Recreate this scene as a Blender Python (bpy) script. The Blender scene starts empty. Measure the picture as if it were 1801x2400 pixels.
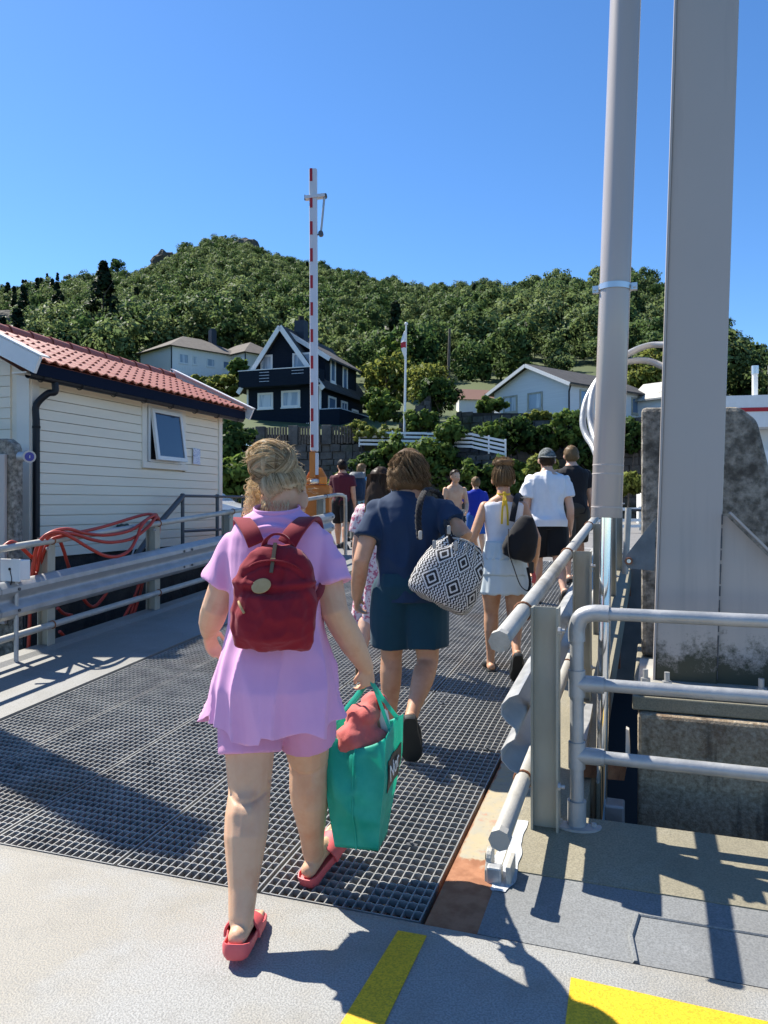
import bpy, bmesh, math, random
import numpy as np
from mathutils import Vector, Matrix, noise, Quaternion
R = math.radians
SC = bpy.context.scene
COL = SC.collection
random.seed(7)

# ------------------------------------------------------------------ camera
CAM_H = 1.52
cam = bpy.data.cameras.new('camera')
cam.sensor_fit = 'VERTICAL'; cam.sensor_height = 36.0; cam.lens = 27.0
cam.shift_y = -20.0 / 2400.0
cam.clip_start = 0.05; cam.clip_end = 3000
camo = bpy.data.objects.new('camera', cam); COL.objects.link(camo)
camo.location = (0, 0, CAM_H); camo.rotation_euler = (R(90), 0, 0)
SC.camera = camo

# ------------------------------------------------------------------ sky and sun
SUN_TO = Vector((-0.639, 0.531, 1.0)).normalized()
world = bpy.data.worlds.new('World'); SC.world = world; world.use_nodes = True
wn = world.node_tree.nodes; wl = world.node_tree.links; wn.clear()
sky = wn.new('ShaderNodeTexSky'); sky.sky_type = 'NISHITA'; sky.sun_disc = False
sky.sun_elevation = math.asin(SUN_TO.z)
sky.sun_rotation = math.atan2(SUN_TO.x, SUN_TO.y)
sky.air_density = 0.8; sky.dust_density = 0.1; sky.ozone_density = 6.0; sky.altitude = 0
bg = wn.new('ShaderNodeBackground'); bg.inputs['Strength'].default_value = 0.118
wo = wn.new('ShaderNodeOutputWorld')
hsv = wn.new('ShaderNodeHueSaturation'); hsv.inputs['Saturation'].default_value = 1.13
wl.new(sky.outputs[0], hsv.inputs['Color']); wl.new(hsv.outputs[0], bg.inputs[0]); wl.new(bg.outputs[0], wo.inputs[0])
sun = bpy.data.lights.new('sun', 'SUN'); sun.energy = 5.0; sun.angle = R(0.53); sun.color = (1.0, 0.94, 0.84)
suno = bpy.data.objects.new('sun', sun); COL.objects.link(suno)
suno.rotation_euler = (-SUN_TO).to_track_quat('-Z', 'Y').to_euler(); suno.location = (-6, 6, 12)
SC.view_settings.view_transform = 'Standard'; SC.view_settings.look = 'None'
SC.view_settings.gamma = 1.0; SC.view_settings.exposure = 0.88
SC.render.engine = 'CYCLES'
SC.cycles.max_bounces = 6; SC.cycles.transparent_max_bounces = 6
SC.cycles.caustics_reflective = False; SC.cycles.caustics_refractive = False
SC.cycles.sample_clamp_indirect = 6.0

# ------------------------------------------------------------------ frames of reference
DX, DY, SL = 0.3305, 0.9438, 0.0734            # the ramp's heading and its upward slope
def W(u, v, Y):                                # a point seen at photo pixel (u, v), Y metres ahead
    return Vector(((u - 900) / 1800 * Y, Y, CAM_H + (1180 - v) / 1800 * Y))
def RP(s, t, z=0.0):                           # s metres up the ramp, t metres to its right, z above its deck
    return Vector((0.129 + DX * s + DY * t, 2.80 + DY * s - DX * t, -0.03 + SL * s + z))
def LP(s, t, z=0.0):                           # the same heading, level
    return Vector((0.129 + DX * s + DY * t, 2.80 + DY * s - DX * t, z))
FWD = Vector((DX, DY, SL)).normalized(); SIDE = Vector((DY, -DX, 0)); UP = Vector((0, 0, 1))
LAND = 0.60

# ------------------------------------------------------------------ mesh helpers
class MB:
    def __init__(s): s.v = []; s.f = []; s.m = []; s.mi = 0
    def add(s, vs, fs):
        o = len(s.v); s.v.extend([tuple(x) for x in vs])
        s.f.extend([tuple(i + o for i in f) for f in fs]); s.m.extend([s.mi] * len(fs))
    def hexa(s, c): # 8 corners: bottom loop 0-3, top loop 4-7
        s.add(c, [(3, 2, 1, 0), (4, 5, 6, 7), (0, 1, 5, 4), (1, 2, 6, 5), (2, 3, 7, 6), (3, 0, 4, 7)])
    def box(s, c, size, ax=None):
        c = Vector(c); X, Y, Z = ax if ax else (Vector((1, 0, 0)), Vector((0, 1, 0)), Vector((0, 0, 1)))
        a, b, d = size[0] / 2, size[1] / 2, size[2] / 2
        p = [c + X * x * a + Y * y * b + Z * z * d for z in (-1, 1) for x, y in ((-1, -1), (1, -1), (1, 1), (-1, 1))]
        s.hexa(p)
    def beam(s, p0, p1, w, h, up=UP):
        p0 = Vector(p0); p1 = Vector(p1); d = (p1 - p0); L = d.length; d.normalize()
        x = d.cross(up).normalized(); z = x.cross(d)
        s.box((p0 + p1) / 2, (w, L, h), (x, d, z))
    def prism(s, pts, vec):
        pts = [Vector(p) for p in pts]; vec = Vector(vec); n = len(pts)
        s.add(pts + [p + vec for p in pts], [tuple(range(n))[::-1], tuple(range(n, 2 * n))] +
              [(i, (i + 1) % n, (i + 1) % n + n, i + n) for i in range(n)])
    def tube(s, pts, rad, n=10, cap=True, side=None, closed=False):
        pts = [Vector(p) for p in pts]; m = len(pts)
        if not isinstance(rad, (list, tuple)): rad = [rad] * m
        rings = []; nx = None
        for i in range(m):
            if closed: t = pts[(i + 1) % m] - pts[i - 1]
            else: t = pts[min(i + 1, m - 1)] - pts[max(i - 1, 0)]
            if t.length < 1e-9: t = Vector((0, 0, 1))
            t.normalize()
            if side is not None:
                nx = Vector(side); nx = (nx - t * nx.dot(t)).normalized()
            elif nx is None:
                a = UP if abs(t.z) < 0.9 else Vector((1, 0, 0)); nx = t.cross(a).normalized()
            else:
                nx = (nx - t * nx.dot(t)); nx = nx.normalized() if nx.length > 1e-6 else t.orthogonal().normalized()
            ny = t.cross(nx); r = rad[i]; ra, rb = r if isinstance(r, (list, tuple)) else (r, r)
            rings.append([pts[i] + nx * (ra * math.cos(2 * math.pi * k / n)) + ny * (rb * math.sin(2 * math.pi * k / n)) for k in range(n)])
        s.loft(rings, cap, closed)
    def loft(s, rings, cap=True, closed=False):
        n = len(rings[0]); m = len(rings); vs = [p for r in rings for p in r]; fs = []
        for i in range(m if closed else m - 1):
            for k in range(n):
                a = i * n + k; b = i * n + (k + 1) % n; j = (i + 1) % m
                fs.append((a, b, j * n + (k + 1) % n, j * n + k))
        if cap and not closed:
            fs.append(tuple(range(n))[::-1]); fs.append(tuple((m - 1) * n + k for k in range(n)))
        s.add(vs, fs)
    def capsule(s, pts, rad, n=12, side=None):   # tube with rounded ends
        pts = [Vector(p) for p in pts]; rad = [r if isinstance(r, tuple) else (r, r) for r in rad]
        d0 = (pts[0] - pts[1]).normalized(); d1 = (pts[-1] - pts[-2]).normalized()
        P = []; Q = []
        for a in (80, 55, 28):
            k = math.sin(R(a)); c = math.cos(R(a)); m_ = min(rad[0])
            P.append(pts[0] + d0 * m_ * k); Q.append((rad[0][0] * c, rad[0][1] * c))
        P += pts; Q += rad
        for a in (28, 55, 80):
            k = math.sin(R(a)); c = math.cos(R(a)); m_ = min(rad[-1])
            P.append(pts[-1] + d1 * m_ * k); Q.append((rad[-1][0] * c, rad[-1][1] * c))
        s.tube(P, Q, n, True, side)
    def ell(s, c, r, n=14, m=9, rot=None):
        c = Vector(c); rings = []
        for i in range(1, m):
            th = math.pi * i / m
            ring = []
            for k in range(n):
                ph = 2 * math.pi * k / n
                p = Vector((r[0] * math.sin(th) * math.cos(ph), r[1] * math.sin(th) * math.sin(ph), -r[2] * math.cos(th)))
                ring.append(c + (rot @ p if rot else p))
            rings.append(ring)
        s.loft(rings, True)
    def mesh(s, name='m'):
        me = bpy.data.meshes.new(name); me.from_pydata(s.v, [], s.f); me.update(); return me
    def build(s, name, mats, parent=None, smooth=False, bevel=0.0, local=False, angle=40):
        me = s.mesh(name)
        return link(name, me, mats, parent, smooth, bevel, local, s.m, angle)

def link(name, me, mats, parent=None, smooth=False, bevel=0.0, local=False, mi=None, angle=40):
    if mats is not None:
        for m in (mats if isinstance(mats, (list, tuple)) else [mats]): me.materials.append(m)
        if mi and isinstance(mats, (list, tuple)) and len(mats) > 1: me.polygons.foreach_set('material_index', mi)
    if smooth:
        me.polygons.foreach_set('use_smooth', [True] * len(me.polygons))
        if angle < 180: me.set_sharp_from_angle(angle=R(angle))
    o = bpy.data.objects.new(name, me); COL.objects.link(o)
    if parent is not None:
        o.parent = parent
        if not local: o.matrix_parent_inverse = wm(parent).inverted()
    if bevel:
        b = o.modifiers.new('bevel', 'BEVEL'); b.width = bevel; b.segments = 2; b.limit_method = 'ANGLE'; b.angle_limit = R(35)
    return o
def wm(o):
    m = Matrix.LocRotScale(o.location, o.rotation_euler, o.scale)
    if o.parent is not None: m = wm(o.parent) @ o.matrix_parent_inverse @ m
    return m
def tag(o, label, cat=None, group=None, kind=None):
    if label: o['label'] = label
    if cat: o['category'] = cat
    if group: o['group'] = group
    if kind: o['kind'] = kind
    return o
def thing(name, label, cat, loc=(0, 0, 0), rz=0.0, group=None):
    o = bpy.data.objects.new(name, None); COL.objects.link(o); o.location = loc; o.rotation_euler = (0, 0, rz)
    o.empty_display_size = 0.1
    return tag(o, label, cat, group)
def struct(name, loc=(0, 0, 0)):
    o = bpy.data.objects.new(name, None); COL.objects.link(o); o.location = loc; o['kind'] = 'structure'; return o
def inst(name, me, parent, M=None, local=True):   # another piece sharing mesh data, placed by a world matrix
    o = bpy.data.objects.new(name, me); COL.objects.link(o); o.parent = parent
    o.matrix_parent_inverse = wm(parent).inverted()
    if M is not None: o.matrix_basis = M
    return o
def fuse(mb, voxel, smooth=4):
    me = mb.mesh('tmp'); ob = bpy.data.objects.new('tmp', me); COL.objects.link(ob)
    m = ob.modifiers.new('r', 'REMESH'); m.mode = 'VOXEL'; m.voxel_size = voxel; m.adaptivity = 0
    if smooth:
        q = ob.modifiers.new('s', 'SMOOTH'); q.iterations = smooth; q.factor = 0.5
    ev = ob.evaluated_get(bpy.context.evaluated_depsgraph_get())
    out = bpy.data.meshes.new_from_object(ev)
    bpy.data.objects.remove(ob); bpy.data.meshes.remove(me)
    out.name = 'fused'
    return out
def cut(me, co, no, rad=None):                   # open a fused shell: cut off what lies beyond a plane
    bm = bmesh.new(); bm.from_mesh(me); co = Vector(co); no = Vector(no).normalized()
    fs = [f for f in bm.faces if rad is None or (f.calc_center_median() - co).length < rad]
    gs = set(fs)
    for f in fs: gs.update(f.verts); gs.update(f.edges)
    bmesh.ops.bisect_plane(bm, geom=list(gs), plane_co=co, plane_no=no, clear_outer=True)
    bm.to_mesh(me); bm.free(); me.update()
def displace(me, fn):
    n = len(me.vertices); co = np.empty(n * 3, np.float32); no = np.empty(n * 3, np.float32)
    me.vertices.foreach_get('co', co); me.vertices.foreach_get('normal', no)
    co = co.reshape(-1, 3); no = no.reshape(-1, 3)
    for i in range(n):
        d = fn(Vector(co[i].tolist()))
        if d: co[i] += no[i] * d
    me.vertices.foreach_set('co', co.reshape(-1)); me.update()
def move(me, fn):
    for v in me.vertices:
        r = fn(v.co)
        if r is not None: v.co = r
    me.update()
def smooth_all(me):
    me.polygons.foreach_set('use_smooth', [True] * len(me.polygons))
def spline(pts, n=8):                            # Catmull-Rom through the points
    pts = [Vector(p) for p in pts]; out = []
    for i in range(len(pts) - 1):
        p0 = pts[max(i - 1, 0)]; p1 = pts[i]; p2 = pts[i + 1]; p3 = pts[min(i + 2, len(pts) - 1)]
        for k in range(n):
            t = k / n
            out.append(0.5 * ((2 * p1) + (p2 - p0) * t + (2 * p0 - 5 * p1 + 4 * p2 - p3) * t * t + (3 * p1 - p0 - 3 * p2 + p3) * t ** 3))
    out.append(pts[-1]); return out
def ridge(p, fx, fy, fz, off=0.0):
    n = noise.noise(Vector((p.x * fx + off, p.y * fy - off, p.z * fz + off * 0.7)))
    return 1 - min(1, abs(n) * 2.2)

# ------------------------------------------------------------------ materials
MATS = {}
def mat(name, col, rough=0.6, metal=0.0, col2=None, nscale=3.0, ndet=5.0, lo=0.35, hi=0.65, bump=0.0, bscale=30.0, spec=0.5,
        col3=None, n3scale=1.0, lo3=0.55, hi3=0.7, stretch=None, bdist=0.01, transl=0.0, sheen=0.0, coat=0.0, rvar=0.0):
    m = bpy.data.materials.new(name); m.use_nodes = True; MATS[name] = m
    nt = m.node_tree; N = nt.nodes; L = nt.links; b = N['Principled BSDF']
    b.inputs['Base Color'].default_value = (*col, 1); b.inputs['Roughness'].default_value = rough
    b.inputs['Metallic'].default_value = metal; b.inputs['Specular IOR Level'].default_value = spec
    if sheen: b.inputs['Sheen Weight'].default_value = sheen
    if coat: b.inputs['Coat Weight'].default_value = coat
    tc = N.new('ShaderNodeTexCoord'); vec = tc.outputs['Object']
    if stretch:
        mp = N.new('ShaderNodeMapping'); mp.inputs['Scale'].default_value = stretch; L.new(vec, mp.inputs[0]); vec = mp.outputs[0]
    def nz(scale, det):
        t = N.new('ShaderNodeTexNoise'); t.inputs['Scale'].default_value = scale; t.inputs['Detail'].default_value = det
        t.inputs['Roughness'].default_value = 0.62; L.new(vec, t.inputs['Vector']); return t.outputs['Fac']
    def mr(f, a, c):
        t = N.new('ShaderNodeMapRange'); t.inputs['From Min'].default_value = a; t.inputs['From Max'].default_value = c
        L.new(f, t.inputs['Value']); return t.outputs[0]
    cs = None
    if col2:
        f = mr(nz(nscale, ndet), lo, hi)
        mx = N.new('ShaderNodeMix'); mx.data_type = 'RGBA'; mx.inputs[6].default_value = (*col, 1); mx.inputs[7].default_value = (*col2, 1)
        L.new(f, mx.inputs[0]); cs = mx.outputs[2]
        if rvar:
            rr = N.new('ShaderNodeMapRange'); rr.inputs['To Min'].default_value = rough - rvar; rr.inputs['To Max'].default_value = rough + rvar
            L.new(f, rr.inputs[0]); L.new(rr.outputs[0], b.inputs['Roughness'])
        if col3:
            f3 = mr(nz(n3scale, 6.0), lo3, hi3)
            m3 = N.new('ShaderNodeMix'); m3.data_type = 'RGBA'; m3.inputs[7].default_value = (*col3, 1)
            L.new(cs, m3.inputs[6]); L.new(f3, m3.inputs[0]); cs = m3.outputs[2]
        L.new(cs, b.inputs['Base Color'])
    if bump:
        bn = N.new('ShaderNodeBump'); bn.inputs['Strength'].default_value = bump; bn.inputs['Distance'].default_value = bdist
        L.new(nz(bscale, 4.0), bn.inputs['Height']); L.new(bn.outputs[0], b.inputs['Normal'])
    if transl:
        tr = N.new('ShaderNodeBsdfTranslucent'); tr.inputs[0].default_value = (*col, 1)
        if cs: L.new(cs, tr.inputs[0])
        ms = N.new('ShaderNodeMixShader'); ms.inputs[0].default_value = transl
        L.new(b.outputs[0], ms.inputs[1]); L.new(tr.outputs[0], ms.inputs[2])
        L.new(ms.outputs[0], N['Material Output'].inputs['Surface'])
    return m
def M(n): return MATS[n]
def leafmat(name, ca, cb, transl=0.35, rnd=True):
    m = bpy.data.materials.new(name); m.use_nodes = True; MATS[name] = m
    nt = m.node_tree; N = nt.nodes; L = nt.links; b = N['Principled BSDF']; b.inputs['Roughness'].default_value = 0.55
    b.inputs['Specular IOR Level'].default_value = 0.08
    oi = N.new('ShaderNodeObjectInfo'); g = N.new('ShaderNodeTexCoord'); nz = N.new('ShaderNodeTexNoise')
    nz.inputs['Scale'].default_value = 0.9; nz.inputs['Detail'].default_value = 4; L.new(g.outputs['Object'], nz.inputs['Vector'])
    ad = N.new('ShaderNodeMath'); ad.operation = 'MULTIPLY_ADD'; ad.inputs[1].default_value = 0.75 if rnd else 0.0; ad.inputs[2].default_value = -0.12 if rnd else 0.15
    L.new(oi.outputs['Random'], ad.inputs[0])
    a2 = N.new('ShaderNodeMath'); a2.operation = 'MULTIPLY_ADD'; a2.inputs[1].default_value = 0.55; L.new(nz.outputs['Fac'], a2.inputs[0]); L.new(ad.outputs[0], a2.inputs[2])
    mx = N.new('ShaderNodeMix'); mx.data_type = 'RGBA'; mx.inputs[6].default_value = (*ca, 1); mx.inputs[7].default_value = (*cb, 1)
    L.new(a2.outputs[0], mx.inputs[0]); L.new(mx.outputs[2], b.inputs['Base Color'])
    tr = N.new('ShaderNodeBsdfTranslucent'); L.new(mx.outputs[2], tr.inputs[0])
    an = N.new('ShaderNodeAttribute'); an.attribute_name = 'cn'; vt = N.new('ShaderNodeVectorTransform'); vt.vector_type = 'NORMAL'; vt.convert_from = 'OBJECT'; vt.convert_to = 'WORLD'
    L.new(an.outputs['Vector'], vt.inputs[0]); L.new(vt.outputs[0], b.inputs['Normal']); L.new(vt.outputs[0], tr.inputs['Normal'])
    ms = N.new('ShaderNodeMixShader'); ms.inputs[0].default_value = transl
    L.new(b.outputs[0], ms.inputs[1]); L.new(tr.outputs[0], ms.inputs[2]); L.new(ms.outputs[0], N['Material Output'].inputs['Surface'])
    return m

mat('galv', (0.36, 0.37, 0.37), 0.42, 0.35, (0.47, 0.47, 0.46), 9, 5, bump=0.15, bscale=60, rvar=0.1)
mat('galv_old', (0.40, 0.39, 0.35), 0.55, 0.25, (0.50, 0.48, 0.43), 5, 6, col3=(0.27, 0.25, 0.2), n3scale=2.2, bump=0.2, bscale=70)
mat('galv_grate', (0.23, 0.235, 0.23), 0.45, 0.2, (0.40, 0.395, 0.37), 6, 5, col3=(0.27, 0.24, 0.2), n3scale=0.9, bump=0.1)
mat('galv_post', (0.34, 0.33, 0.27), 0.55, 0.2, (0.42, 0.41, 0.34), 4, 6, col3=(0.22, 0.21, 0.16), n3scale=3.0, bump=0.15, bscale=50, stretch=(1, 1, 0.35))
mat('chrome', (0.75, 0.75, 0.74), 0.08, 1.0)
mat('paint_grey', (0.47, 0.415, 0.37), 0.5, 0.0, (0.50, 0.45, 0.405), 1.6, 6, bump=0.06, bscale=90, stretch=(1, 1, 0.3))
mat('paint_cyl', (0.44, 0.385, 0.345), 0.28, 0.0, (0.47, 0.415, 0.375), 2.0, 4, coat=0.3, stretch=(1, 1, 0.2))
mat('paint_darkgrey', (0.12, 0.14, 0.15), 0.5, 0.0, (0.17, 0.19, 0.2), 12, 5, bump=0.3, bscale=40)
mat('rust', (0.20, 0.075, 0.035), 0.85, 0.0, (0.30, 0.13, 0.06), 14, 6, bump=0.4, bscale=60)
mat('concrete', (0.13, 0.12, 0.10), 0.95, 0.0, (0.40, 0.36, 0.30), 22, 9, lo=0.36, hi=0.62, col3=(0.10, 0.09, 0.075), n3scale=4.5, lo3=0.50, hi3=0.66, spec=0.1, bump=0.9, bscale=45, bdist=0.012)
mat('concrete_dark', (0.028, 0.026, 0.023), 0.95, 0.0, (0.06, 0.056, 0.05), 5, 8, bump=0.8, bscale=30, bdist=0.015)
mat('rail_dark', (0.10, 0.105, 0.11), 0.5, 0.3)
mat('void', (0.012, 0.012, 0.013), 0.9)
mat('asphalt', (0.16, 0.155, 0.145), 0.9, 0.0, (0.22, 0.21, 0.2), 3, 8, bump=0.4, bscale=160)
mat('hose', (0.46, 0.045, 0.022), 0.5, 0.0, (0.38, 0.035, 0.02), 8, 4)
mat('white_paint', (0.78, 0.78, 0.76), 0.55, 0.0, (0.72, 0.72, 0.69), 3, 5)
mat('cream', (0.88, 0.78, 0.61), 0.55, 0.0, (0.82, 0.72, 0.56), 1.6, 7, bump=0.08, bscale=80, stretch=(0.5, 0.5, 3))
mat('cream_trim', (0.82, 0.75, 0.63), 0.5, 0.0, (0.78, 0.71, 0.6), 2.5, 6)
mat('gutter', (0.010, 0.012, 0.016), 0.45, 0.0, spec=0.3)
mat('fascia', (0.007, 0.012, 0.028), 0.8, spec=0.1)
mat('tile', (0.36, 0.115, 0.07), 0.45, 0.0, (0.44, 0.16, 0.10), 5, 6, bump=0.15, bscale=60)
mat('tile_ridge', (0.30, 0.085, 0.055), 0.65, 0.0, (0.36, 0.11, 0.075), 4, 6)
mat('glass', (0.10, 0.17, 0.28), 0.04, 0.0, spec=0.9)
mat('navy_wood', (0.012, 0.020, 0.032), 0.6, 0.0, (0.017, 0.027, 0.042), 3, 4)
mat('roof_dark', (0.035, 0.033, 0.032), 0.85, 0.0, (0.06, 0.055, 0.05), 2, 6, bump=0.5, bscale=8, bdist=0.05)
mat('roof_brown', (0.10, 0.085, 0.07), 0.9, 0.0, (0.14, 0.12, 0.10), 1.5, 6, bump=0.5, bscale=5, bdist=0.05)
mat('curtain', (0.55, 0.60, 0.66), 0.8, 0.0, (0.35, 0.42, 0.5), 2.0, 3, stretch=(4, 4, 0.3))
mat('stone', (0.06, 0.058, 0.055), 0.9, 0.0, (0.12, 0.115, 0.105), 1.5, 6, col3=(0.04, 0.055, 0.025), n3scale=0.6, bump=0.8, bscale=7, bdist=0.06)
mat('rock', (0.055, 0.05, 0.04), 0.95, 0.0, (0.11, 0.095, 0.07), 0.4, 8, bump=1.0, bscale=1.2, bdist=0.5)
mat('trunk', (0.07, 0.055, 0.042), 0.9, 0.0, (0.14, 0.12, 0.10), 6, 5, bump=0.6, bscale=12)
mat('water', (0.012, 0.025, 0.03), 0.08, 0.0, bump=0.3, bscale=2, bdist=0.05)
mat('barrier_white', (0.72, 0.72, 0.72), 0.4, 0.0, (0.66, 0.66, 0.67), 1, 5, stretch=(1, 1, 0.4))
mat('barrier_red', (0.42, 0.006, 0.012), 0.45)
mat('orange', (0.70, 0.22, 0.025), 0.45, 0.0, (0.60, 0.18, 0.02), 3, 5)
mat('orange_bright', (0.85, 0.25, 0.02), 0.4)
mat('grass', (0.045, 0.075, 0.018), 0.9, 0.0, (0.085, 0.11, 0.03), 0.5, 7, bump=0.6, bscale=6, bdist=0.1)
mat('hillsoil', (0.06, 0.085, 0.028), 0.95, 0.0, (0.09, 0.115, 0.045), 0.06, 8)
mat('black_plastic', (0.016, 0.017, 0.018), 0.5)
mat('steel_bright', (0.62, 0.62, 0.6), 0.3, 0.8)
leafmat('leaf_forest', (0.052, 0.118, 0.032), (0.215, 0.280, 0.115), 0.45)
leafmat('leaf_conifer', (0.010, 0.024, 0.012), (0.024, 0.042, 0.018), 0.15)
leafmat('leaf_bush', (0.07, 0.14, 0.028), (0.18, 0.25, 0.06), 0.4, False)
leafmat('leaf_dark', (0.035, 0.08, 0.02), (0.085, 0.14, 0.035), 0.4, False)
leafmat('leaf_yellow', (0.15, 0.20, 0.04), (0.28, 0.30, 0.08), 0.4, False)
# ------------------------------------------------------------------ special surface materials
def node_mat(name):
    m = bpy.data.materials.new(name); m.use_nodes = True; MATS[name] = m
    nt = m.node_tree; return m, nt.nodes, nt.links, nt.nodes['Principled BSDF']
def _noise(N, L, vec, sc, det=6, rough=0.6):
    t = N.new('ShaderNodeTexNoise'); t.inputs['Scale'].default_value = sc; t.inputs['Detail'].default_value = det
    t.inputs['Roughness'].default_value = rough; L.new(vec, t.inputs['Vector']); return t.outputs['Fac']
def _mr(N, L, f, a, b, c=0.0, d=1.0):
    t = N.new('ShaderNodeMapRange'); t.inputs[1].default_value = a; t.inputs[2].default_value = b
    t.inputs[3].default_value = c; t.inputs[4].default_value = d; L.new(f, t.inputs[0]); return t.outputs[0]
def _mix(N, L, f, a, b):
    t = N.new('ShaderNodeMix'); t.data_type = 'RGBA'
    for s, k in ((a, 6), (b, 7)):
        if isinstance(s, tuple): t.inputs[k].default_value = (*s, 1)
        else: L.new(s, t.inputs[k])
    if isinstance(f, float): t.inputs[0].default_value = f
    else: L.new(f, t.inputs[0])
    return t.outputs[2]
def _math(N, L, op, a, b):
    t = N.new('ShaderNodeMath'); t.operation = op
    for k, s in enumerate((a, b)):
        if isinstance(s, (int, float)): t.inputs[k].default_value = s
        else: L.new(s, t.inputs[k])
    return t.outputs[0]
def _along(N, L, vec, d, off):
    t = N.new('ShaderNodeVectorMath'); t.operation = 'DOT_PRODUCT'; t.inputs[1].default_value = d; L.new(vec, t.inputs[0])
    return _math(N, L, 'SUBTRACT', t.outputs['Value'], off)
def deck_mat(name, c1, c2, c3, grit=0.55):
    m, N, L, b = node_mat(name); tc = N.new('ShaderNodeTexCoord'); v = tc.outputs['Object']
    g = _noise(N, L, v, 140, 3, 0.55); big = _noise(N, L, v, 0.9, 5); mid = _noise(N, L, v, 6, 7)
    c = _mix(N, L, _mr(N, L, big, 0.46, 0.56), c1, c2)
    c = _mix(N, L, _mr(N, L, mid, 0.55, 0.72, 0, 0.45), c, c3)
    c = _mix(N, L, _mr(N, L, g, 0.40, 0.62, 0, 0.75), c, tuple(x * 0.55 for x in c1))
    sm_ = _noise(N, L, v, 2.3, 6, .7); c = _mix(N, L, _mr(N, L, sm_, .56, .72, 0, .38), c, tuple(x * .5 for x in c2))
    sp = _noise(N, L, v, 60, 2); c = _mix(N, L, _mr(N, L, sp, 0.70, 0.74, 0, 0.6), c, (0.10, 0.09, 0.08))
    L.new(c, b.inputs['Base Color']); b.inputs['Roughness'].default_value = 0.62
    bn = N.new('ShaderNodeBump'); bn.inputs['Strength'].default_value = grit; bn.inputs['Distance'].default_value = 0.004
    L.new(g, bn.inputs['Height']); L.new(bn.outputs[0], b.inputs['Normal']); return m
deck_mat('ferry_deck', (0.345, 0.345, 0.325), (0.325, 0.30, 0.245), (0.24, 0.23, 0.2), 0.8)
deck_mat('yellow_deck', (0.86, 0.52, 0.012), (0.82, 0.49, 0.012), (0.72, 0.44, 0.015), 0.45)
deck_mat('apron_grey', (0.235, 0.245, 0.245), (0.21, 0.215, 0.21), (0.36, 0.365, 0.36), 0.15)
deck_mat('apron_tan', (0.30, 0.27, 0.19), (0.26, 0.235, 0.165), (0.36, 0.34, 0.28), 0.12)
deck_mat('side_plate', (0.265, 0.265, 0.25), (0.23, 0.225, 0.20), (0.30, 0.29, 0.26), 0.25)
def rust_strip():
    m, N, L, b = node_mat('rust_strip'); tc = N.new('ShaderNodeTexCoord'); v = tc.outputs['Object']
    s = _along(N, L, v, (DX, DY, 0), 0.129 * DX + 2.80 * DY); t = _along(N, L, v, (DY, -DX, 0), 0.129 * DY - 2.80 * DX)
    n1 = _noise(N, L, v, 7, 8); n2 = _noise(N, L, v, 14, 6); n3 = _noise(N, L, v, 40, 5)
    tan = _mix(N, L, _mr(N, L, n2, 0.4, 0.62), (0.42, 0.35, 0.22), (0.36, 0.33, 0.25))
    tan = _mix(N, L, _mr(N, L, n1, 0.58, 0.64, 0, 0.8), tan, (0.42, 0.21, 0.13))
    tan = _mix(N, L, _mr(N, L, n3, 0.6, 0.7, 0, 0.5), tan, (0.20, 0.18, 0.13))
    k = _math(N, L, 'ADD', s, _math(N, L, 'MULTIPLY', n1, 0.45))
    rs = _mix(N, L, _mr(N, L, n2, 0.4, 0.6), (0.27, 0.11, 0.05), (0.38, 0.17, 0.085))
    c = _mix(N, L, _mr(N, L, k, 0.70, 0.73), rs, tan)
    e = _math(N, L, 'ADD', t, _math(N, L, 'MULTIPLY', n1, 0.06)); c = _mix(N, L, _mr(N, L, e, 0.042, 0.052), rs, c)
    L.new(c, b.inputs['Base Color']); b.inputs['Roughness'].default_value = 0.8
    bn = N.new('ShaderNodeBump'); bn.inputs['Strength'].default_value = 0.5; bn.inputs['Distance'].default_value = 0.006
    L.new(n2, bn.inputs['Height']); L.new(bn.outputs[0], b.inputs['Normal'])
rust_strip()
def smear_mat():
    m, N, L, b = node_mat('white_smear'); tc = N.new('ShaderNodeTexCoord'); v = tc.outputs['Object']
    mp = N.new('ShaderNodeMapping'); mp.inputs['Rotation'].default_value = (0, 0, R(19.3)); mp.inputs['Scale'].default_value = (60, 9, 10); L.new(v, mp.inputs[0])
    n = _noise(N, L, mp.outputs[0], 1.0, 6); c = _mix(N, L, _mr(N, L, n, 0.38, 0.6), (0.40, 0.43, 0.45), (0.60, 0.63, 0.66))
    n2 = _noise(N, L, v, 25, 6); c = _mix(N, L, _mr(N, L, n2, 0.6, 0.7), c, (0.28, 0.25, 0.2))
    L.new(c, b.inputs['Base Color']); b.inputs['Roughness'].default_value = 0.7
smear_mat()
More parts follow.
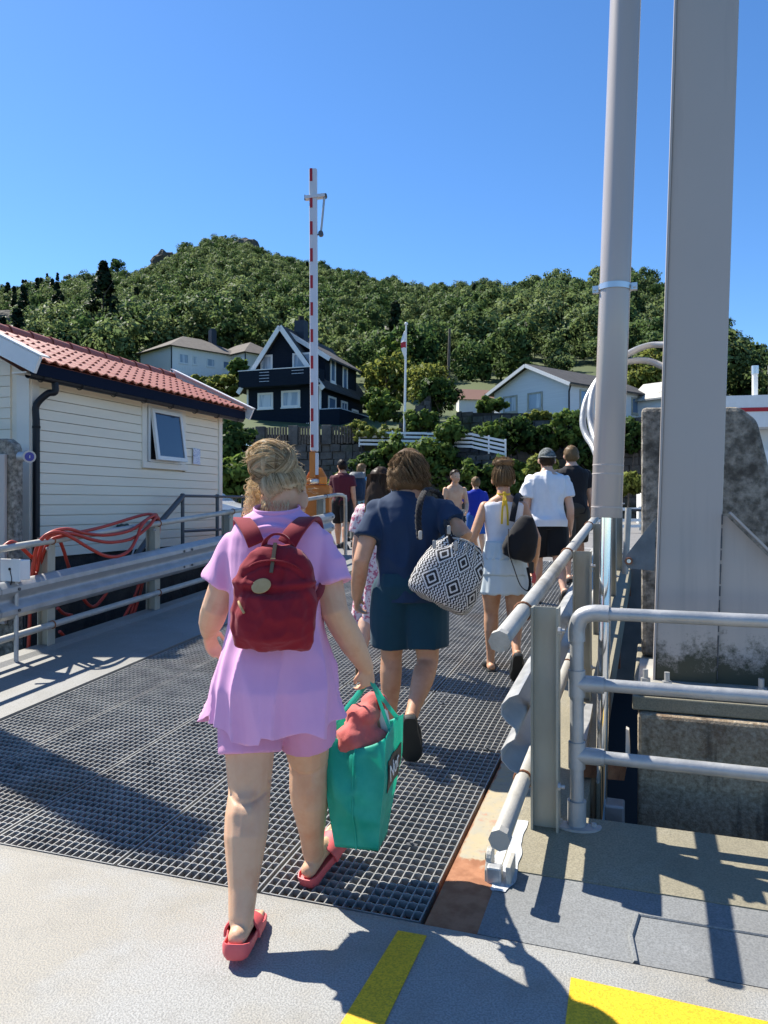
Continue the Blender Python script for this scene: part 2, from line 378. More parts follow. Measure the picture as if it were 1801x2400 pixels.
def column_mat():   # grey paint, green-black growth at the foot
    m, N, L, b = node_mat('column_paint'); tc = N.new('ShaderNodeTexCoord'); v = tc.outputs['Object']
    sx = N.new('ShaderNodeSeparateXYZ'); L.new(v, sx.inputs[0]); z = sx.outputs[2]
    n = _noise(N, L, v, 7, 10, 0.8); n2 = _noise(N, L, v, 45, 6, 0.8); n3 = _noise(N, L, v, 1.2, 4)
    c = _mix(N, L, n3, (0.48, 0.42, 0.37), (0.53, 0.465, 0.41))
    ms_ = N.new('ShaderNodeMapping'); ms_.inputs['Scale'].default_value = (9, 9, .5); L.new(v, ms_.inputs[0]); st_ = _noise(N, L, ms_.outputs[0], 1.0, 7); c = _mix(N, L, _mr(N, L, st_, .55, .75, 0, .4), c, (0.30, 0.27, 0.24))
    k = _math(N, L, 'ADD', z, _math(N, L, 'MULTIPLY', n, -0.75)); k = _math(N, L, 'ADD', k, _math(N, L, 'MULTIPLY', n2, -0.25))
    c = _mix(N, L, _mr(N, L, k, 0.12, 0.26, 1, 0), c, (0.045, 0.05, 0.03))
    L.new(c, b.inputs['Base Color']); b.inputs['Roughness'].default_value = 0.5
column_mat()
def plinth_mat():
    m, N, L, b = node_mat('plinth_concrete'); tc = N.new('ShaderNodeTexCoord'); v = tc.outputs['Object']
    sx = N.new('ShaderNodeSeparateXYZ'); L.new(v, sx.inputs[0])
    mp = N.new('ShaderNodeMapping'); mp.inputs['Scale'].default_value = (9, 9, 1.2); L.new(v, mp.inputs[0])
    st = _noise(N, L, mp.outputs[0], 1.0, 6); g = _noise(N, L, v, 45, 5, 0.7); n = _noise(N, L, v, 3, 7)
    c = _mix(N, L, _mr(N, L, g, 0.38, 0.66), (0.25, 0.19, 0.12), (0.48, 0.40, 0.29))
    c = _mix(N, L, _mr(N, L, st, 0.53, 0.67, 0, 0.8), c, (0.035, 0.03, 0.024))
    c = _mix(N, L, _mr(N, L, n, 0.56, 0.66, 0, 0.7), c, (0.13, 0.065, 0.032))
    L.new(c, b.inputs['Base Color']); b.inputs['Roughness'].default_value = 0.92
    bn = N.new('ShaderNodeBump'); bn.inputs['Strength'].default_value = 0.9; bn.inputs['Distance'].default_value = 0.012
    L.new(g, bn.inputs['Height']); L.new(bn.outputs[0], b.inputs['Normal'])
plinth_mat()

# ------------------------------------------------------------------ water, quay, ferry flap
mb = MB(); mb.add([(-900, -300, -2.3), (900, -300, -2.3), (900, 80, -2.3), (-900, 80, -2.3)], [(0, 1, 2, 3)])
mb.build('water', M('water'))['kind'] = 'structure'
mb = MB()
def slab(mb, poly, z0, z1): mb.prism([Vector((p[0], p[1], z0)) for p in poly], (0, 0, z1 - z0))
pl = [LP(9.25, -5.45), LP(9.25, 40), LP(70, 40), LP(70, -45), LP(3.7, -45), LP(3.7, -5.45)]
slab(mb, pl, -3, LAND)
mb.build('quay_ground', M('asphalt'))['kind'] = 'structure'
mb = MB(); slab(mb, [LP(3.72, -5.44), LP(9.24, -5.44), LP(9.24, -5.8), LP(3.72, -5.8)], -3.0, LAND + 0.12)
tag(mb.build('quay_wall', M('concrete_dark')), None, None, None, 'structure')
mb = MB(); mb.hexa([LP(.99, -5.43, -1.6), LP(.99, 5.5, -1.6), LP(9.24, 5.5, -1.6), LP(9.24, -5.43, -1.6), LP(.99, -5.43, -1.1), LP(.99, 5.5, -1.1), LP(9.24, 5.5, -1.1), LP(9.24, -5.43, -1.1)])
mb.build('gap_shade_sheet', M('void'))['kind'] = 'structure'  # near-black sheet added to stand in for deep shade beside the ramp
# road lines beyond the ramp
mb = MB()
for s, t0, t1 in ((9.6, -4.2, 0.2), (13.5, -1.0, 3.6)):
    mb.add([LP(s, t0, LAND + .004), LP(s, t1, LAND + .004), LP(s + .14, t1, LAND + .004), LP(s + .14, t0, LAND + .004)], [(0, 1, 2, 3)])
ln = mb.build('road_marking', M('white_paint')); ln['kind'] = 'structure'

ferry = struct('ferry_flap', LP(-1, 0, 0))
mb = MB()
prof = [(0.0, -0.045), (0.0, -0.012), (-0.05, 0.0), (-5.0, 0.0), (-5.0, -0.06)]
mb.prism([LP(s, -7.5, z) for s, z in prof], LP(0, 5.5) - LP(0, -7.5))
mb.build('flap_plate', M('ferry_deck'), ferry)
mb = MB()
def sheet(mb, pts, z): mb.prism([Vector((p[0], p[1], z)) for p in pts], (0, 0, 0.003))
def gnd(u, v): return W(u, v, CAM_H * 1800 / (v - 1180))
sheet(mb, [gnd(1000, 2195), gnd(933, 2183), gnd(790, 2415), gnd(700, 2580), gnd(815, 2580)], 0.001)
mb.build('yellow_line', M('yellow_deck'), ferry)
mb = MB()
sheet(mb, [gnd(1338, 2293), gnd(1318, 2460), gnd(2100, 2660), gnd(1990, 2440)], 0.001)
mb.build('yellow_marking', M('yellow_deck'), ferry)

# ------------------------------------------------------------------ link-span ramp
ramp = struct('ramp_bridge', RP(4, -1.6, -0.3))
SEAM = [0.0, -0.68, -1.37, -2.07, -2.74, -3.31]
ROWS = [0.03, 2.64, 5.28, 7.92, 9.2]
PL, PS = 0.0385, 0.051
UPR = SIDE.cross(FWD).normalized(); UPR = UPR if UPR.z > 0 else -UPR
AX = (SIDE, FWD, UPR)
def longbar_mesh(L):
    mb = MB(); mb.box((0, L / 2, -0.0165), (0.0045, L, 0.033)); me = mb.mesh('grating_bar'); me.materials.append(M('galv_grate')); return me
def crossbar_mesh(Wd):      # serrated top edge
    mb = MB(); n = max(2, round(Wd / PL) * 2); w = 0.0022
    for k in range(n):
        x0 = -Wd + Wd * k / n; x1 = -Wd + Wd * (k + 1) / n; z0 = 0.0045 * (k % 2); z1 = 0.0045 * ((k + 1) % 2)
        mb.add([(x0, -w, -0.024), (x1, -w, -0.024), (x1, -w, z1), (x0, -w, z0), (x0, w, -0.024), (x1, w, -0.024), (x1, w, z1), (x0, w, z0)],
               [(0, 1, 2, 3), (7, 6, 5, 4), (3, 2, 6, 7)])
    me = mb.mesh('grating_crossbar'); me.materials.append(M('galv_grate')); return me
RM = Matrix(((SIDE.x, FWD.x, UPR.x), (SIDE.y, FWD.y, UPR.y), (SIDE.z, FWD.z, UPR.z))).to_4x4()
def at_ramp(s, t, z=0): return Matrix.Translation(RP(s, t, z)) @ RM
for r in range(4):
    s0, s1 = ROWS[r] + 0.012, ROWS[r + 1] - 0.012; Ls = s1 - s0
    for c in range(5):
        t1, t0 = SEAM[c] - 0.008, SEAM[c + 1] + 0.008; Wd = t1 - t0
        mb = MB()
        for tt in (t0 + 0.004, t1 - 0.004): mb.beam(RP(s0, tt, -0.017), RP(s1, tt, -0.017), 0.006, 0.036)
        for ss in (s0, s1): mb.beam(RP(ss, t0, -0.018), RP(ss, t1, -0.018), 0.006, 0.034)
        pan = mb.build('grating_panel', M('galv_grate'), ramp)
        near = (r == 0 and c == 0) or (r == 0 and c == 1)
        nl = round(Wd / PL); ns = round(Ls / PS)
        if near:
            lm = longbar_mesh(Ls); cm = crossbar_mesh(Wd)
            for k in range(1, nl): inst('grating_bar', lm, pan, at_ramp(s0, t0 + Wd * k / nl))
            for k in range(1, ns): inst('grating_crossbar', cm, pan, at_ramp(s0 + Ls * k / ns, t1))
        else:
            mb = MB(); a = longbar_mesh(Ls); b_ = crossbar_mesh(Wd)
            def put(me, Mx): mb.add([Mx @ v.co for v in me.vertices], [tuple(p.vertices) for p in me.polygons])
            for k in range(1, nl): put(a, at_ramp(s0, t0 + Wd * k / nl))
            for k in range(1, ns): put(b_, at_ramp(s0 + Ls * k / ns, t1))
            g = mb.build('grating_bars', M('galv_grate'), pan); g['kind'] = 'stuff'
# grating clips (bolts with a saddle) here and there
clip = MB(); clip.box((0, 0, 0.004), (0.05, 0.022, 0.003)); clip.tube([(0, 0, 0.004), (0, 0, 0.016)], 0.008, 6)
cme = clip.mesh('grating_clip'); cme.materials.append(M('rail_dark'))
for s, t in ((0.55, -0.2), (0.9, -0.5), (1.7, -0.1), (1.45, -1.2), (1.0, -1.9), (1.6, -2.0), (2.4, -0.55), (0.75, -2.6), (3.4, -1.0), (2.1, -1.5)):
    inst('grating_clip', cme, ramp, at_ramp(s, t, 0.002))
# beams under the gratings
for c, t in enumerate(SEAM):
    mb = MB(); mb.beam(RP(0.1, t, -0.14), RP(9.2, t, -0.14), 0.03, 0.2); mb.beam(RP(0.1, t, -0.25), RP(9.2, t, -0.25), 0.16, 0.02)
    mb.build('girder', M('rust'), ramp)
for s in (0.2, 2.64, 5.28, 7.92, 9.1):
    mb = MB(); mb.beam(RP(s, -4.4, -0.32), RP(s, 0.5, -0.32), 0.08, 0.3); mb.build('cross_beam', M('rust'), ramp)
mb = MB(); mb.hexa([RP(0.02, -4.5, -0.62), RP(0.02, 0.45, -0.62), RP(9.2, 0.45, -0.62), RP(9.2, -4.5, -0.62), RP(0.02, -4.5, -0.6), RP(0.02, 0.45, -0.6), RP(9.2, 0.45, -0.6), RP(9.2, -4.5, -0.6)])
mb.build('under_shade_sheet', M('void'), ramp)  # added near-black sheet: painted darkness seen through the grating holes
# side plates
mb = MB()
rings = [[RP(s, t, z) for t, z in ((-3.325, -0.05), (-3.325, 0.012), (-4.3, 0.018), (-4.36, 0.045), (-4.52, 0.045), (-4.52, -0.3))] for s in (0.02, 2.6, 9.2)]
mb.loft(rings); mb.build('side_plate', M('side_plate'), ramp)
mb = MB()
mb.loft([[RP(s, t, z) for t, z in ((0.014, -0.06), (0.014, 0.006), (0.215, 0.006), (0.215, -0.06))] for s in (0.02, 3.0, 9.2)])
mb.build('side_plate', M('rust_strip'), ramp)
def ragged(edge0, edge1, n=40, amp=0.018, seed=0):
    pass
mb = MB()
mb.loft([[RP(s, t, z) for t, z in ((0.21, -0.3), (0.21, 0.008), (0.50, 0.008), (0.50, -0.3))] for s in (0.97, 3.0, 9.2)])
mb.build('edge_plate', M('apron_tan'), ramp)
mb = MB()   # the apron to the right of the strip
mb.hexa([RP(0.02, 0.21, -0.3), RP(0.02, 5.0, -0.3), RP(0.46, 5.0, -0.3), RP(0.46, 0.21, -0.3), RP(0.02, 0.21, 0.008), RP(0.02, 5.0, 0.008), RP(0.46, 5.0, 0.008), RP(0.46, 0.21, 0.008)])
mb.build('apron_plate', M('apron_grey'), ramp)
mb = MB()
mb.hexa([RP(0.463, 0.21, -0.3), RP(0.463, 5.0, -0.3), RP(0.965, 5.0, -0.3), RP(0.965, 0.21, -0.3), RP(0.463, 0.21, 0.012), RP(0.463, 5.0, 0.012), RP(0.965, 5.0, 0.03), RP(0.965, 0.21, 0.03)])
mb.build('apron_plate', M('apron_tan'), ramp)
mb = MB(); mb.tube([RP(0.30, 0.75, 0.010), RP(0.16, 0.73, 0.010), RP(0.02, 0.75, 0.010)], 0.010, 6); mb.tube([RP(0.30, 0.75, 0.010), RP(0.31, 2.5, 0.010), RP(0.31, 5.0, 0.010)], 0.006, 6)
mb.build('weld_seam', M('apron_grey'), ramp, True)
# ragged white paint along the joint
mb = MB(); rng = random.Random(3); n = 60; L0 = []; L1 = []
for k in range(n + 1):
    s = 0.30 + 0.56 * k / n; w = 0.045 * (0.5 + 0.5 * math.sin(math.pi * min(1, k / n * 1.6))) + 0.012
    z = 0.015 + 0.018 * (s - 0.463) / 0.502 if s > 0.455 else 0.0115
    L0.append(RP(s, 0.216, z)); L1.append(RP(s, 0.232 + w * .9 + .022 * noise.noise(Vector((s * 9, 0, 0))), z + 0.001))
mb.add(L0 + L1, [(k, k + 1, n + 2 + k, n + 1 + k) for k in range(n)])
n2 = len(L0); L2 = [RP(0.30 + 0.56 * k / n, 0.206 - 0.035 * math.sin(math.pi * k / n) - .012 * noise.noise(Vector((k * .35, 5, 0))) , 0.0095) for k in range(n + 1)]
L3 = [RP(0.30 + 0.56 * k / n, 0.2145, 0.0096) for k in range(n + 1)]
mb.add(L2 + L3, [(k, k + 1, n + 2 + k, n + 1 + k) for k in range(n)])
mb.build('paint_patch', M('white_smear'), ramp)
# hinge lug by the end of the lower pipe
lug = thing('hinge_lug', 'small white steel hinge lug standing on the rusty strip below the pipe end', 'lug', RP(0.44, 0.20, 0))
def plate(mb, pts, vec): mb.prism(pts, vec)
mb = MB()
for dt in (0.165, ):
    pts = [RP(0.36, dt, 0.0), RP(0.36, dt, 0.05)] + [RP(0.42 + 0.04 * math.cos(R(a)), dt, 0.075 + 0.04 * math.sin(R(a))) for a in range(180, -1, -20)] + [RP(0.46, dt, 0.0)]
    mb.prism(pts, SIDE * 0.022)
mb.build('lug_plate', M('galv_old'), lug, bevel=0.003)
mb = MB(); mb.box(RP(0.37, 0.205, 0.035), (0.06, 0.045, 0.075), AX); mb.build('lug_block', M('galv'), lug, bevel=0.008)
mb = MB(); mb.box(RP(0.41, 0.262, 0.045), (0.02, 0.12, 0.075), AX); mb.build('lug_plate', M('galv_old'), lug, bevel=0.003)
mb = MB(); mb.tube([RP(0.42, 0.158, 0.075), RP(0.42, 0.166, 0.075)], 0.015, 12); mb.build('bolt_hole', M('void'), lug)

# ------------------------------------------------------------------ guardrails
def wprofile(o):    # (offset towards the road, height)
    pts = [(0.0, -.165), (.035, -.15), (.068, -.115), (.07, -.075), (.045, -.045), (.012, -.022), (.006, 0), (.012, .022), (.045, .045), (.07, .075), (.068, .115), (.035, .15), (0.0, .165)]
    return [(a * o, b) for a, b in pts]
def wbeam(mb, s0, s1, t, z, o, n=2):
    rings = []
    for k in range(n + 1):
        s = s0 + (s1 - s0) * k / n
        front = [RP(s, t + a, z + b) for a, b in wprofile(o)]
        back = [RP(s, t + a - 0.004 * o, z + b) for a, b in wprofile(o)][::-1]
        rings.append(front + back)
    mb.loft(rings)
def ipost_mesh(h):
    mb = MB()
    mb.box((0, 0, h / 2), (0.108, 0.008, h)); 
    for x in (-0.056, 0.056): mb.box((x, 0, h / 2), (0.010, 0.09, h))
    me = mb.mesh('post'); me.materials.append(M('galv_post')); return me
PH = 1.0
pm = ipost_mesh(PH + 0.05)
bolt = MB(); bolt.tube([(0, 0, 0), (0.012, 0, 0)], 0.017, 6); bolt.tube([(0.012, 0, 0), (0.03, 0, 0)], 0.009, 8); bme = bolt.mesh('bolt'); bme.materials.append(M('galv'))
def clampring(mb, p, r):   # a U-bolt round a pipe
    mb.tube([p + (SIDE * math.cos(R(a)) + UP * math.sin(R(a))) * (r + .004) for a in range(0, 360, 30)], 0.006, 6, closed=True)
def guardrail(name, label, t, o, posts, s_pipe, s_beam, s_end, pr, poststep_t):
    g = thing(name, label, 'guardrail', RP(posts[0], t, 0))
    for s in posts:
        Mx = Matrix.Translation(RP(s, t, -0.03)) @ Matrix.Rotation(-R(19.3), 4, 'Z')
        p = inst('post', pm, g, Mx)
        inst('bolt', bme, p, Matrix.Translation(RP(s - 0.06, t + 0.062, 0.93)) @ Matrix.Rotation(-R(19.3), 4, 'Z'))
        inst('bolt', bme, p, Matrix.Translation(RP(s - 0.06, t + 0.062, 0.24)) @ Matrix.Rotation(-R(19.3), 4, 'Z'))
    bt = t + o * 0.075
    cuts = s_beam
    for i in range(len(cuts) - 1):
        mb = MB(); wbeam(mb, cuts[i] - (0.12 if i else 0), cuts[i + 1], bt + (0.006 * o if i % 2 else 0), 0.55, o)
        bmo = mb.build('rail_beam', M('galv'), g, True)
        mb = MB()
        for e in (cuts[i] + 0.06, cuts[i + 1] - 0.10):
            for zz in (-.09, .09):
                p = RP(e, bt + o * 0.076, 0.55 + zz); mb.tube([p, p + SIDE * o * 0.008], 0.014, 8)
        if i: mb.build('splice_bolt', M('rail_dark'), bmo)
        if i == 0:
            mb2 = MB()
            for e in (cuts[0] + 0.08, cuts[0] + 0.26):
                for zz in (-.10, .10):
                    p = RP(e, bt + o * 0.0715, 0.55 + zz); mb2.tube([p, p + SIDE * o * 0.004], [(0.022, 0.010)] * 2, 8, side=FWD)
            mb2.build('bolt_slot', M('void'), bmo)
    for z in (1.0, 0.235):
        pt = t + o * (0.056 + pr + 0.006)
        mb = MB(); mb.tube([RP(s_pipe, pt, z), RP(s_end, pt, z)], pr, 14); pp = mb.build('pipe', M('galv_old'), g, True)
        mb = MB(); mb.tube([RP(s_pipe - 0.012, pt, z), RP(s_pipe + 0.03, pt, z)], pr * 1.17, 8); mb.build('end_cap', M('galv_old'), pp)
        for s in posts: mb = MB(); clampring(mb, RP(s - .02, pt, z), pr); mb.build('pipe_clamp', M('rust'), pp, True)
    return g
gr_r = guardrail('guardrail', 'weathered galvanised guardrail with pipe handrails along the right side of the ramp', 0.345, -1,
                 [0.84, 2.75, 4.65, 6.55, 8.45], 0.26, [0.52, 4.6, 8.9], 9.0, 0.037, 0)
gr_l = guardrail('guardrail', 'galvanised guardrail in front of the cream shed, red hose hung over its pipe', -4.44, 1,
                 [1.35, 2.93, 4.52, 6.1, 7.7, 9.1], -1.5, [-1.5, 2.4, 5.0, 9.35], 9.3, 0.03, 0)
# bent pipe end where the left guardrail stops
mb = MB(); e = [RP(9.3, -4.37, 1.0), RP(9.55, -4.30, 1.0), RP(9.68, -4.26, 0.96), RP(9.72, -4.25, 0.85), RP(9.72, -4.25, -0.1)]
mb.tube(spline(e, 4), 0.03, 10); mb.build('pipe_end', M('galv_old'), gr_l, True)

# ------------------------------------------------------------------ right-hand tubular handrail
hr = thing('handrail', 'galvanised tubular handrail with three horizontal pipes in front of the concrete plinth', 'handrail', RP(0.89, 0.478, 0.02))
hb = RP(0.89, 0.478, 0.03); mb = MB()
TOPZ = [0.96, 0.64, 0.315]
mb.tube([hb, hb + UP * (TOPZ[0] - .06)], 0.031, 16); mb.build('post', M('galv'), hr, True)
mb = MB(); c = hb + UP * TOPZ[0]
mb.tube(spline([c - UP * .13, c - UP * .07, c - UP * .02 + SIDE * .02, c + SIDE * .07, c + SIDE * .14], 5), 0.038, 16); mb.build('elbow', M('galv'), hr, True)
for k, z in enumerate(TOPZ):
    p = hb + UP * z
    mb = MB(); mb.tube([p + SIDE * (0.10 if k == 0 else 0.03), p + SIDE * 4.2], 0.029, 16); mb.build('rail', M('galv'), hr, True)
    if k:
        mb = MB(); mb.tube([p - UP * .06, p + UP * .06], 0.038, 16); mb.tube([p, p + SIDE * .12], 0.038, 16); mb.build('tee_fitting', M('galv'), hr, True)
mb = MB(); mb.tube([hb - UP * .02, hb + UP * .11], 0.042, 16); mb.tube([hb - UP * .025, hb + UP * .0], [(0.11, 0.07), (0.11, 0.07)], 20, side=SIDE)
for dd in (-.075, .075): mb.tube([hb + SIDE * dd, hb + SIDE * dd + UP * .015], .012, 6)
mb.build('base_flange', M('galv'), hr, True)
mb = MB(); q = hb + SIDE * 2.1; mb.tube([q, q + UP * .96], 0.031, 16); mb.build('post', M('galv'), hr, True)

# ------------------------------------------------------------------ right pier, column, cylinder
def lv(s, t, z): return LP(s, t, z)
pl_ = struct('concrete_plinth', LP(2, 1.8, -2.3)); del pl_['kind']; tag(pl_, 'rough stained concrete plinth under the grey steel column', 'plinth')
mb = MB(); slab(mb, [LP(1.55, .727), LP(1.55, 4.6), LP(3.6, 4.6), LP(3.6, .727)], -2.6, .42); mb.build('block', M('plinth_concrete'), pl_, bevel=0.02)
mb = MB(); slab(mb, [LP(1.60, .70), LP(1.60, 4.6), LP(3.2, 4.6), LP(3.2, .70)], .425, .50); mb.build('grout_slab', M('apron_tan'), pl_, bevel=0.008)
pier = thing('concrete_pier', 'blackened concrete pier with sloping right edge behind the grey steel column', 'pier', LP(2.9, 1.2, .5))
mb = MB(); prof = [(.73, .502), (.73, 2.16), (1.33, 2.14), (1.43, 2.05), (1.60, 1.3), (1.82, .502)]
mb.prism([LP(2.7, t, z) for t, z in prof], LP(3.25, 0) - LP(2.7, 0)); mb.build('block', M('concrete'), pier, bevel=0.03)
mb = MB(); mb.box(LP(2.69, 1.17, 1.80), (.13, .02, .06), (SIDE, Vector((DX, DY, 0)), UP)); mb.build('bracket', M('white_paint'), pier)
mb = MB(); mb.box(LP(2.678, 1.18, 1.80), (.05, .006, .018), (SIDE, Vector((DX, DY, 0)), UP)); mb.build('bracket_slot', M('void'), pier)
LEAN = Vector((0.030 * DY, -0.030 * DX, 1.0))
HF = Vector((DX, DY, 0))
def colbox(mb, s0, s1, t0, t1, z0, z1):
    c = []
    for z in (z0, z1):
        off = LEAN * (z - z0); off.z = 0
        for s, t in ((s0, t0), (s0, t1), (s1, t1), (s1, t0)): c.append(LP(s, t, z) + off)
    mb.hexa(c)
def tower(label_col, sgn, tb, sb, h):
    col = thing('steel_column', label_col, 'column', LP(sb + .18, tb + .18, .5))
    mb = MB(); colbox(mb, sb, sb + .30, tb, tb + .318, .53, h); mb.build('shaft', M('column_paint'), col, bevel=0.006)
    mb = MB()
    for t in (tb - .012, ): colbox(mb, sb - .01, sb + .37, t, t + .012, .53, h)
    mb.build('flange', M('paint_grey'), col)
    g = 1 if sgn > 0 else -1; tx = tb + (.320 if g > 0 else -.014)
    mb = MB(); mb.prism([LP(sb + .02, tx, .53), LP(sb + .02, tx, 1.45), LP(sb + .02, tx + g * .05, 1.45), LP(sb + .02, tx + g * .85, .60), LP(sb + .02, tx + g * .85, .53)], HF * .02); mb.build('gusset', M('column_paint'), col)
    mb = MB(); mb.beam(LP(sb - .02, tx + g * .06, 1.47), LP(sb - .02, tx + g * .86, .62), .1, .012); mb.build('gusset_flange', M('paint_grey'), col)
    mb = MB()
    for q in range(14): mb.tube([LP(sb - .001, tb + .318 + .03 * z_, .53 + z_) for z_ in (.03 + q * .065, .075 + q * .065 + .010 * (q % 3))], .0030 + .0012 * (q % 2), 5)
    mb.build('weld_seam', M('rail_dark'), col)['kind'] = 'stuff'
    mb = MB(); slab(mb, [LP(sb - .25, tb - .09), LP(sb - .25, tb + 1.3), LP(sb + .6, tb + 1.3), LP(sb + .6, tb - .09)] if g > 0 else [LP(sb - .25, tb - 1), LP(sb - .25, tb + .45), LP(sb + .6, tb + .45), LP(sb + .6, tb - 1)], .504, .535); mb.build('base_plate', M('galv_old'), col, bevel=0.004)
    mb0 = MB(); mb0.tube([(0, 0, 0), (0, 0, .028)], .026, 6); mb0.tube([(0, 0, .028), (0, 0, .075)], .015, 8); ame = mb0.mesh('anchor_bolt'); ame.materials.append(M('galv'))
    if g > 0:
        for s, t in ((sb - .1, tb - .05), (sb - .14, tb + .06), (sb - .14, tb + .52), (sb - .14, tb + .95)): inst('anchor_bolt', ame, col, Matrix.Translation(LP(s, t, .535)))
    return col
colr = tower('tall grey painted steel column rising out of frame beside the handrail', 1, .815, 1.87, 5.25)
mb = MB(); P = [W(1537, 1213, 4.30), W(1470, 1298, 4.36), W(1462, 1316, 4.36), W(1472, 1332, 4.36), W(1534, 1338, 4.30)]
mb.prism(P, HF * .025); br = mb.build('lifting_bracket', M('paint_darkgrey'), colr)
mb = MB(); c = W(1474, 1315, 4.345); mb.tube([c - HF * .006, c + HF * .02], .021, 14); mb.build('rust_ring', M('rust'), br)
mb = MB(); mb.tube([c - HF * .009, c + HF * .0], .011, 12); mb.build('pin', M('steel_bright'), br)
# the far column on the left, only its shadow and pier show
coll = tower('tall grey steel column at the left edge beside the cream shed', -1, -5.5, 1.62, 5.05)
# hydraulic cylinder
cyl = thing('hydraulic_cylinder', 'thick grey hydraulic cylinder with chrome rod standing beside the ramp', 'cylinder', W(1405, 1940, 3.95))
bot = W(1421, 1213, 3.95); top = W(1466, 0, 3.95); axis = (top - bot).normalized(); top = bot + axis * 5.5
mb = MB(); mb.tube([bot, bot + axis * .004, bot + axis * 1.5, top], [.074, .077, .077, .077], 32); mb.build('barrel', M('paint_cyl'), cyl, True)
mb = MB(); mb.tube([bot + axis * .05, bot + axis * .056], .0785, 32); mb.tube([bot + axis * .22, bot + axis * .226], .0785, 32); mb.tube([bot + axis * .265, bot + axis * .271], .0785, 32); mb.build('groove_ring', M('paint_grey'), cyl, True)
rb = W(1402, 1990, 3.93); mb = MB(); mb.tube([rb - UP * .6, bot + axis * .02], .030, 24); mb.build('rod', M('chrome'), cyl, True)
k = bot + axis * 1.165; mb = MB(); mb.tube([k, k + axis * .03], .083, 32)
for sg in (-1, 1): mb.box(k + SIDE * sg * .095 + axis * .015, (.03, .03, .035), (SIDE, HF, UP)); mb.tube([k + SIDE * sg * .098 - HF * .03 + axis * .015, k + SIDE * sg * .098 + HF * .03 + axis * .015], .009, 8)
mb.build('hose_clamp', M('steel_bright'), cyl, True)
mb = MB(); mb.box(W(1440, 1925, 3.95), (.1, .12, .2), (SIDE, HF, UP)); mb.build('rod_end', M('galv'), cyl, bevel=.01)
# hydraulic hoses looping between column and cylinder
for i, (pts, lab) in enumerate((([(1560, 808, 4.6), (1520, 810, 4.65), (1475, 828, 4.6), (1420, 868, 4.55), (1378, 930, 4.5), (1366, 985, 4.45), (1374, 1020, 4.4), (1392, 1050, 4.3), (1412, 1110, 4.15)],
                                 'outer grey hydraulic hose looping from the column to the cylinder'),
                                ([(1560, 862, 4.55), (1520, 846, 4.6), (1470, 848, 4.6), (1425, 868, 4.5), (1395, 905, 4.42), (1384, 955, 4.36), (1388, 1005, 4.3), (1408, 1060, 4.12)],
                                 'inner grey hydraulic hose looping from the column to the cylinder'))):
    mb = MB(); mb.tube(spline([W(*p) for p in pts], 6), .019, 12); tag(mb.build('hydraulic_hose', M('galv'), None, True), lab, 'hose')
# yoke down in the gap
yk = thing('rod_yoke', 'pale steel yoke bracket in the dark gap beside the chrome rod', 'bracket', W(1460, 1800, 4.1))
mb = MB(); mb.prism([W(1467, 1708, 4.1), W(1474, 1712, 4.1), W(1477, 1770, 4.1), W(1468, 1802, 4.1), W(1456, 1800, 4.1), W(1456, 1782, 4.1), W(1466, 1772, 4.1)], HF * .05); mb.build('yoke_plate', M('white_paint'), yk)
mb = MB(); mb.beam(W(1360, 1790, 4.0), W(1460, 1800, 4.12), .05, .12); mb.build('yoke_arm', M('rust'), yk)
mb = MB(); mb.beam(W(1425, 1995, 3.9), W(1432, 1920, 3.95), .03, .05); mb.build('stay', M('galv'), yk)
mb = MB(); mb.beam(W(1362, 1745, 4.2), W(1378, 1660, 4.9), .06, .06); mb.build('side_beam', M('galv'), yk)

# ------------------------------------------------------------------ left pier, meter, white box
pr = thing('concrete_pier', 'concrete pier with grey painted face at the left edge, behind the guardrail', 'pier', LP(3.4, -5.6, -2.3))
mb = MB(); prof = [(-7.2, -2.6), (-5.29, -2.6), (-5.29, 2.05), (-5.32, 2.13), (-5.40, 2.18), (-7.2, 2.21)]
mb.prism([LP(3.40, t, z) for t, z in prof], HF * .13); mb.build('block', M('concrete'), pr, bevel=.02)
mb = MB(); slab(mb, [LP(3.36, -7.1), LP(3.36, -5.37), LP(3.398, -5.37), LP(3.398, -7.1)], 0.3, 2.02); mb.build('painted_face', M('paint_grey'), pr, bevel=.006)
mt = thing('pressure_sensor', 'small grey round sensor with blue dial on the edge of the left pier', 'sensor', W(60, 1075, 7.75))
c = W(54, 1070, 7.72); d = Vector((.55, -.8, -.1)).normalized()
mb = MB(); mb.tube([c - SIDE * .04, c + SIDE * .05], .05, 14); mb.build('arm', M('galv'), mt, True)
mb = MB(); c2 = c + SIDE * .07; mb.tube([c2 - d * .05, c2 + d * .05], .062, 18); mb.build('housing', M('galv'), mt, True)
mb = MB(); mb.tube([c2 + d * .05, c2 + d * .056], .045, 18); mb.build('dial', mat('dial_blue', (.03, .04, .28), .3), mt)
mb = MB(); mb.box(c2 + d * .058, (.014, .004, .026), (SIDE, d, UP)); mb.build('dial_mark', M('white_paint'), mt)
bx = thing('junction_box', 'white junction box with keyhole behind the left end of the guardrail', 'box', RP(2.3, -4.75, .8))
c = W(38, 1335, 6.55); mb = MB(); mb.box(c, (.19, .12, .17), (SIDE, HF, UP)); mb.build('case', M('white_paint'), bx, bevel=.006)
mb = MB(); mb.box(c - HF * .062, (.21, .012, .19), (SIDE, HF, UP)); lid = mb.build('lid', M('white_paint'), bx, bevel=.004)
mb = MB(); p = c - HF * .069 + UP * .01; mb.tube([p, p - HF * .006], .012, 10)
mb.build('keyhole', M('void'), lid)
mb = MB(); mb.tube(spline([p, p - UP * .04 + SIDE * .01, p - UP * .09 + SIDE * .02, p - UP * .16], 4), .004, 6); mb.build('key_cord', M('void'), lid)
mb = MB(); mb.tube([c - UP * .08, c - UP * 1.2], .02, 8); mb.build('stand', M('galv'), bx)
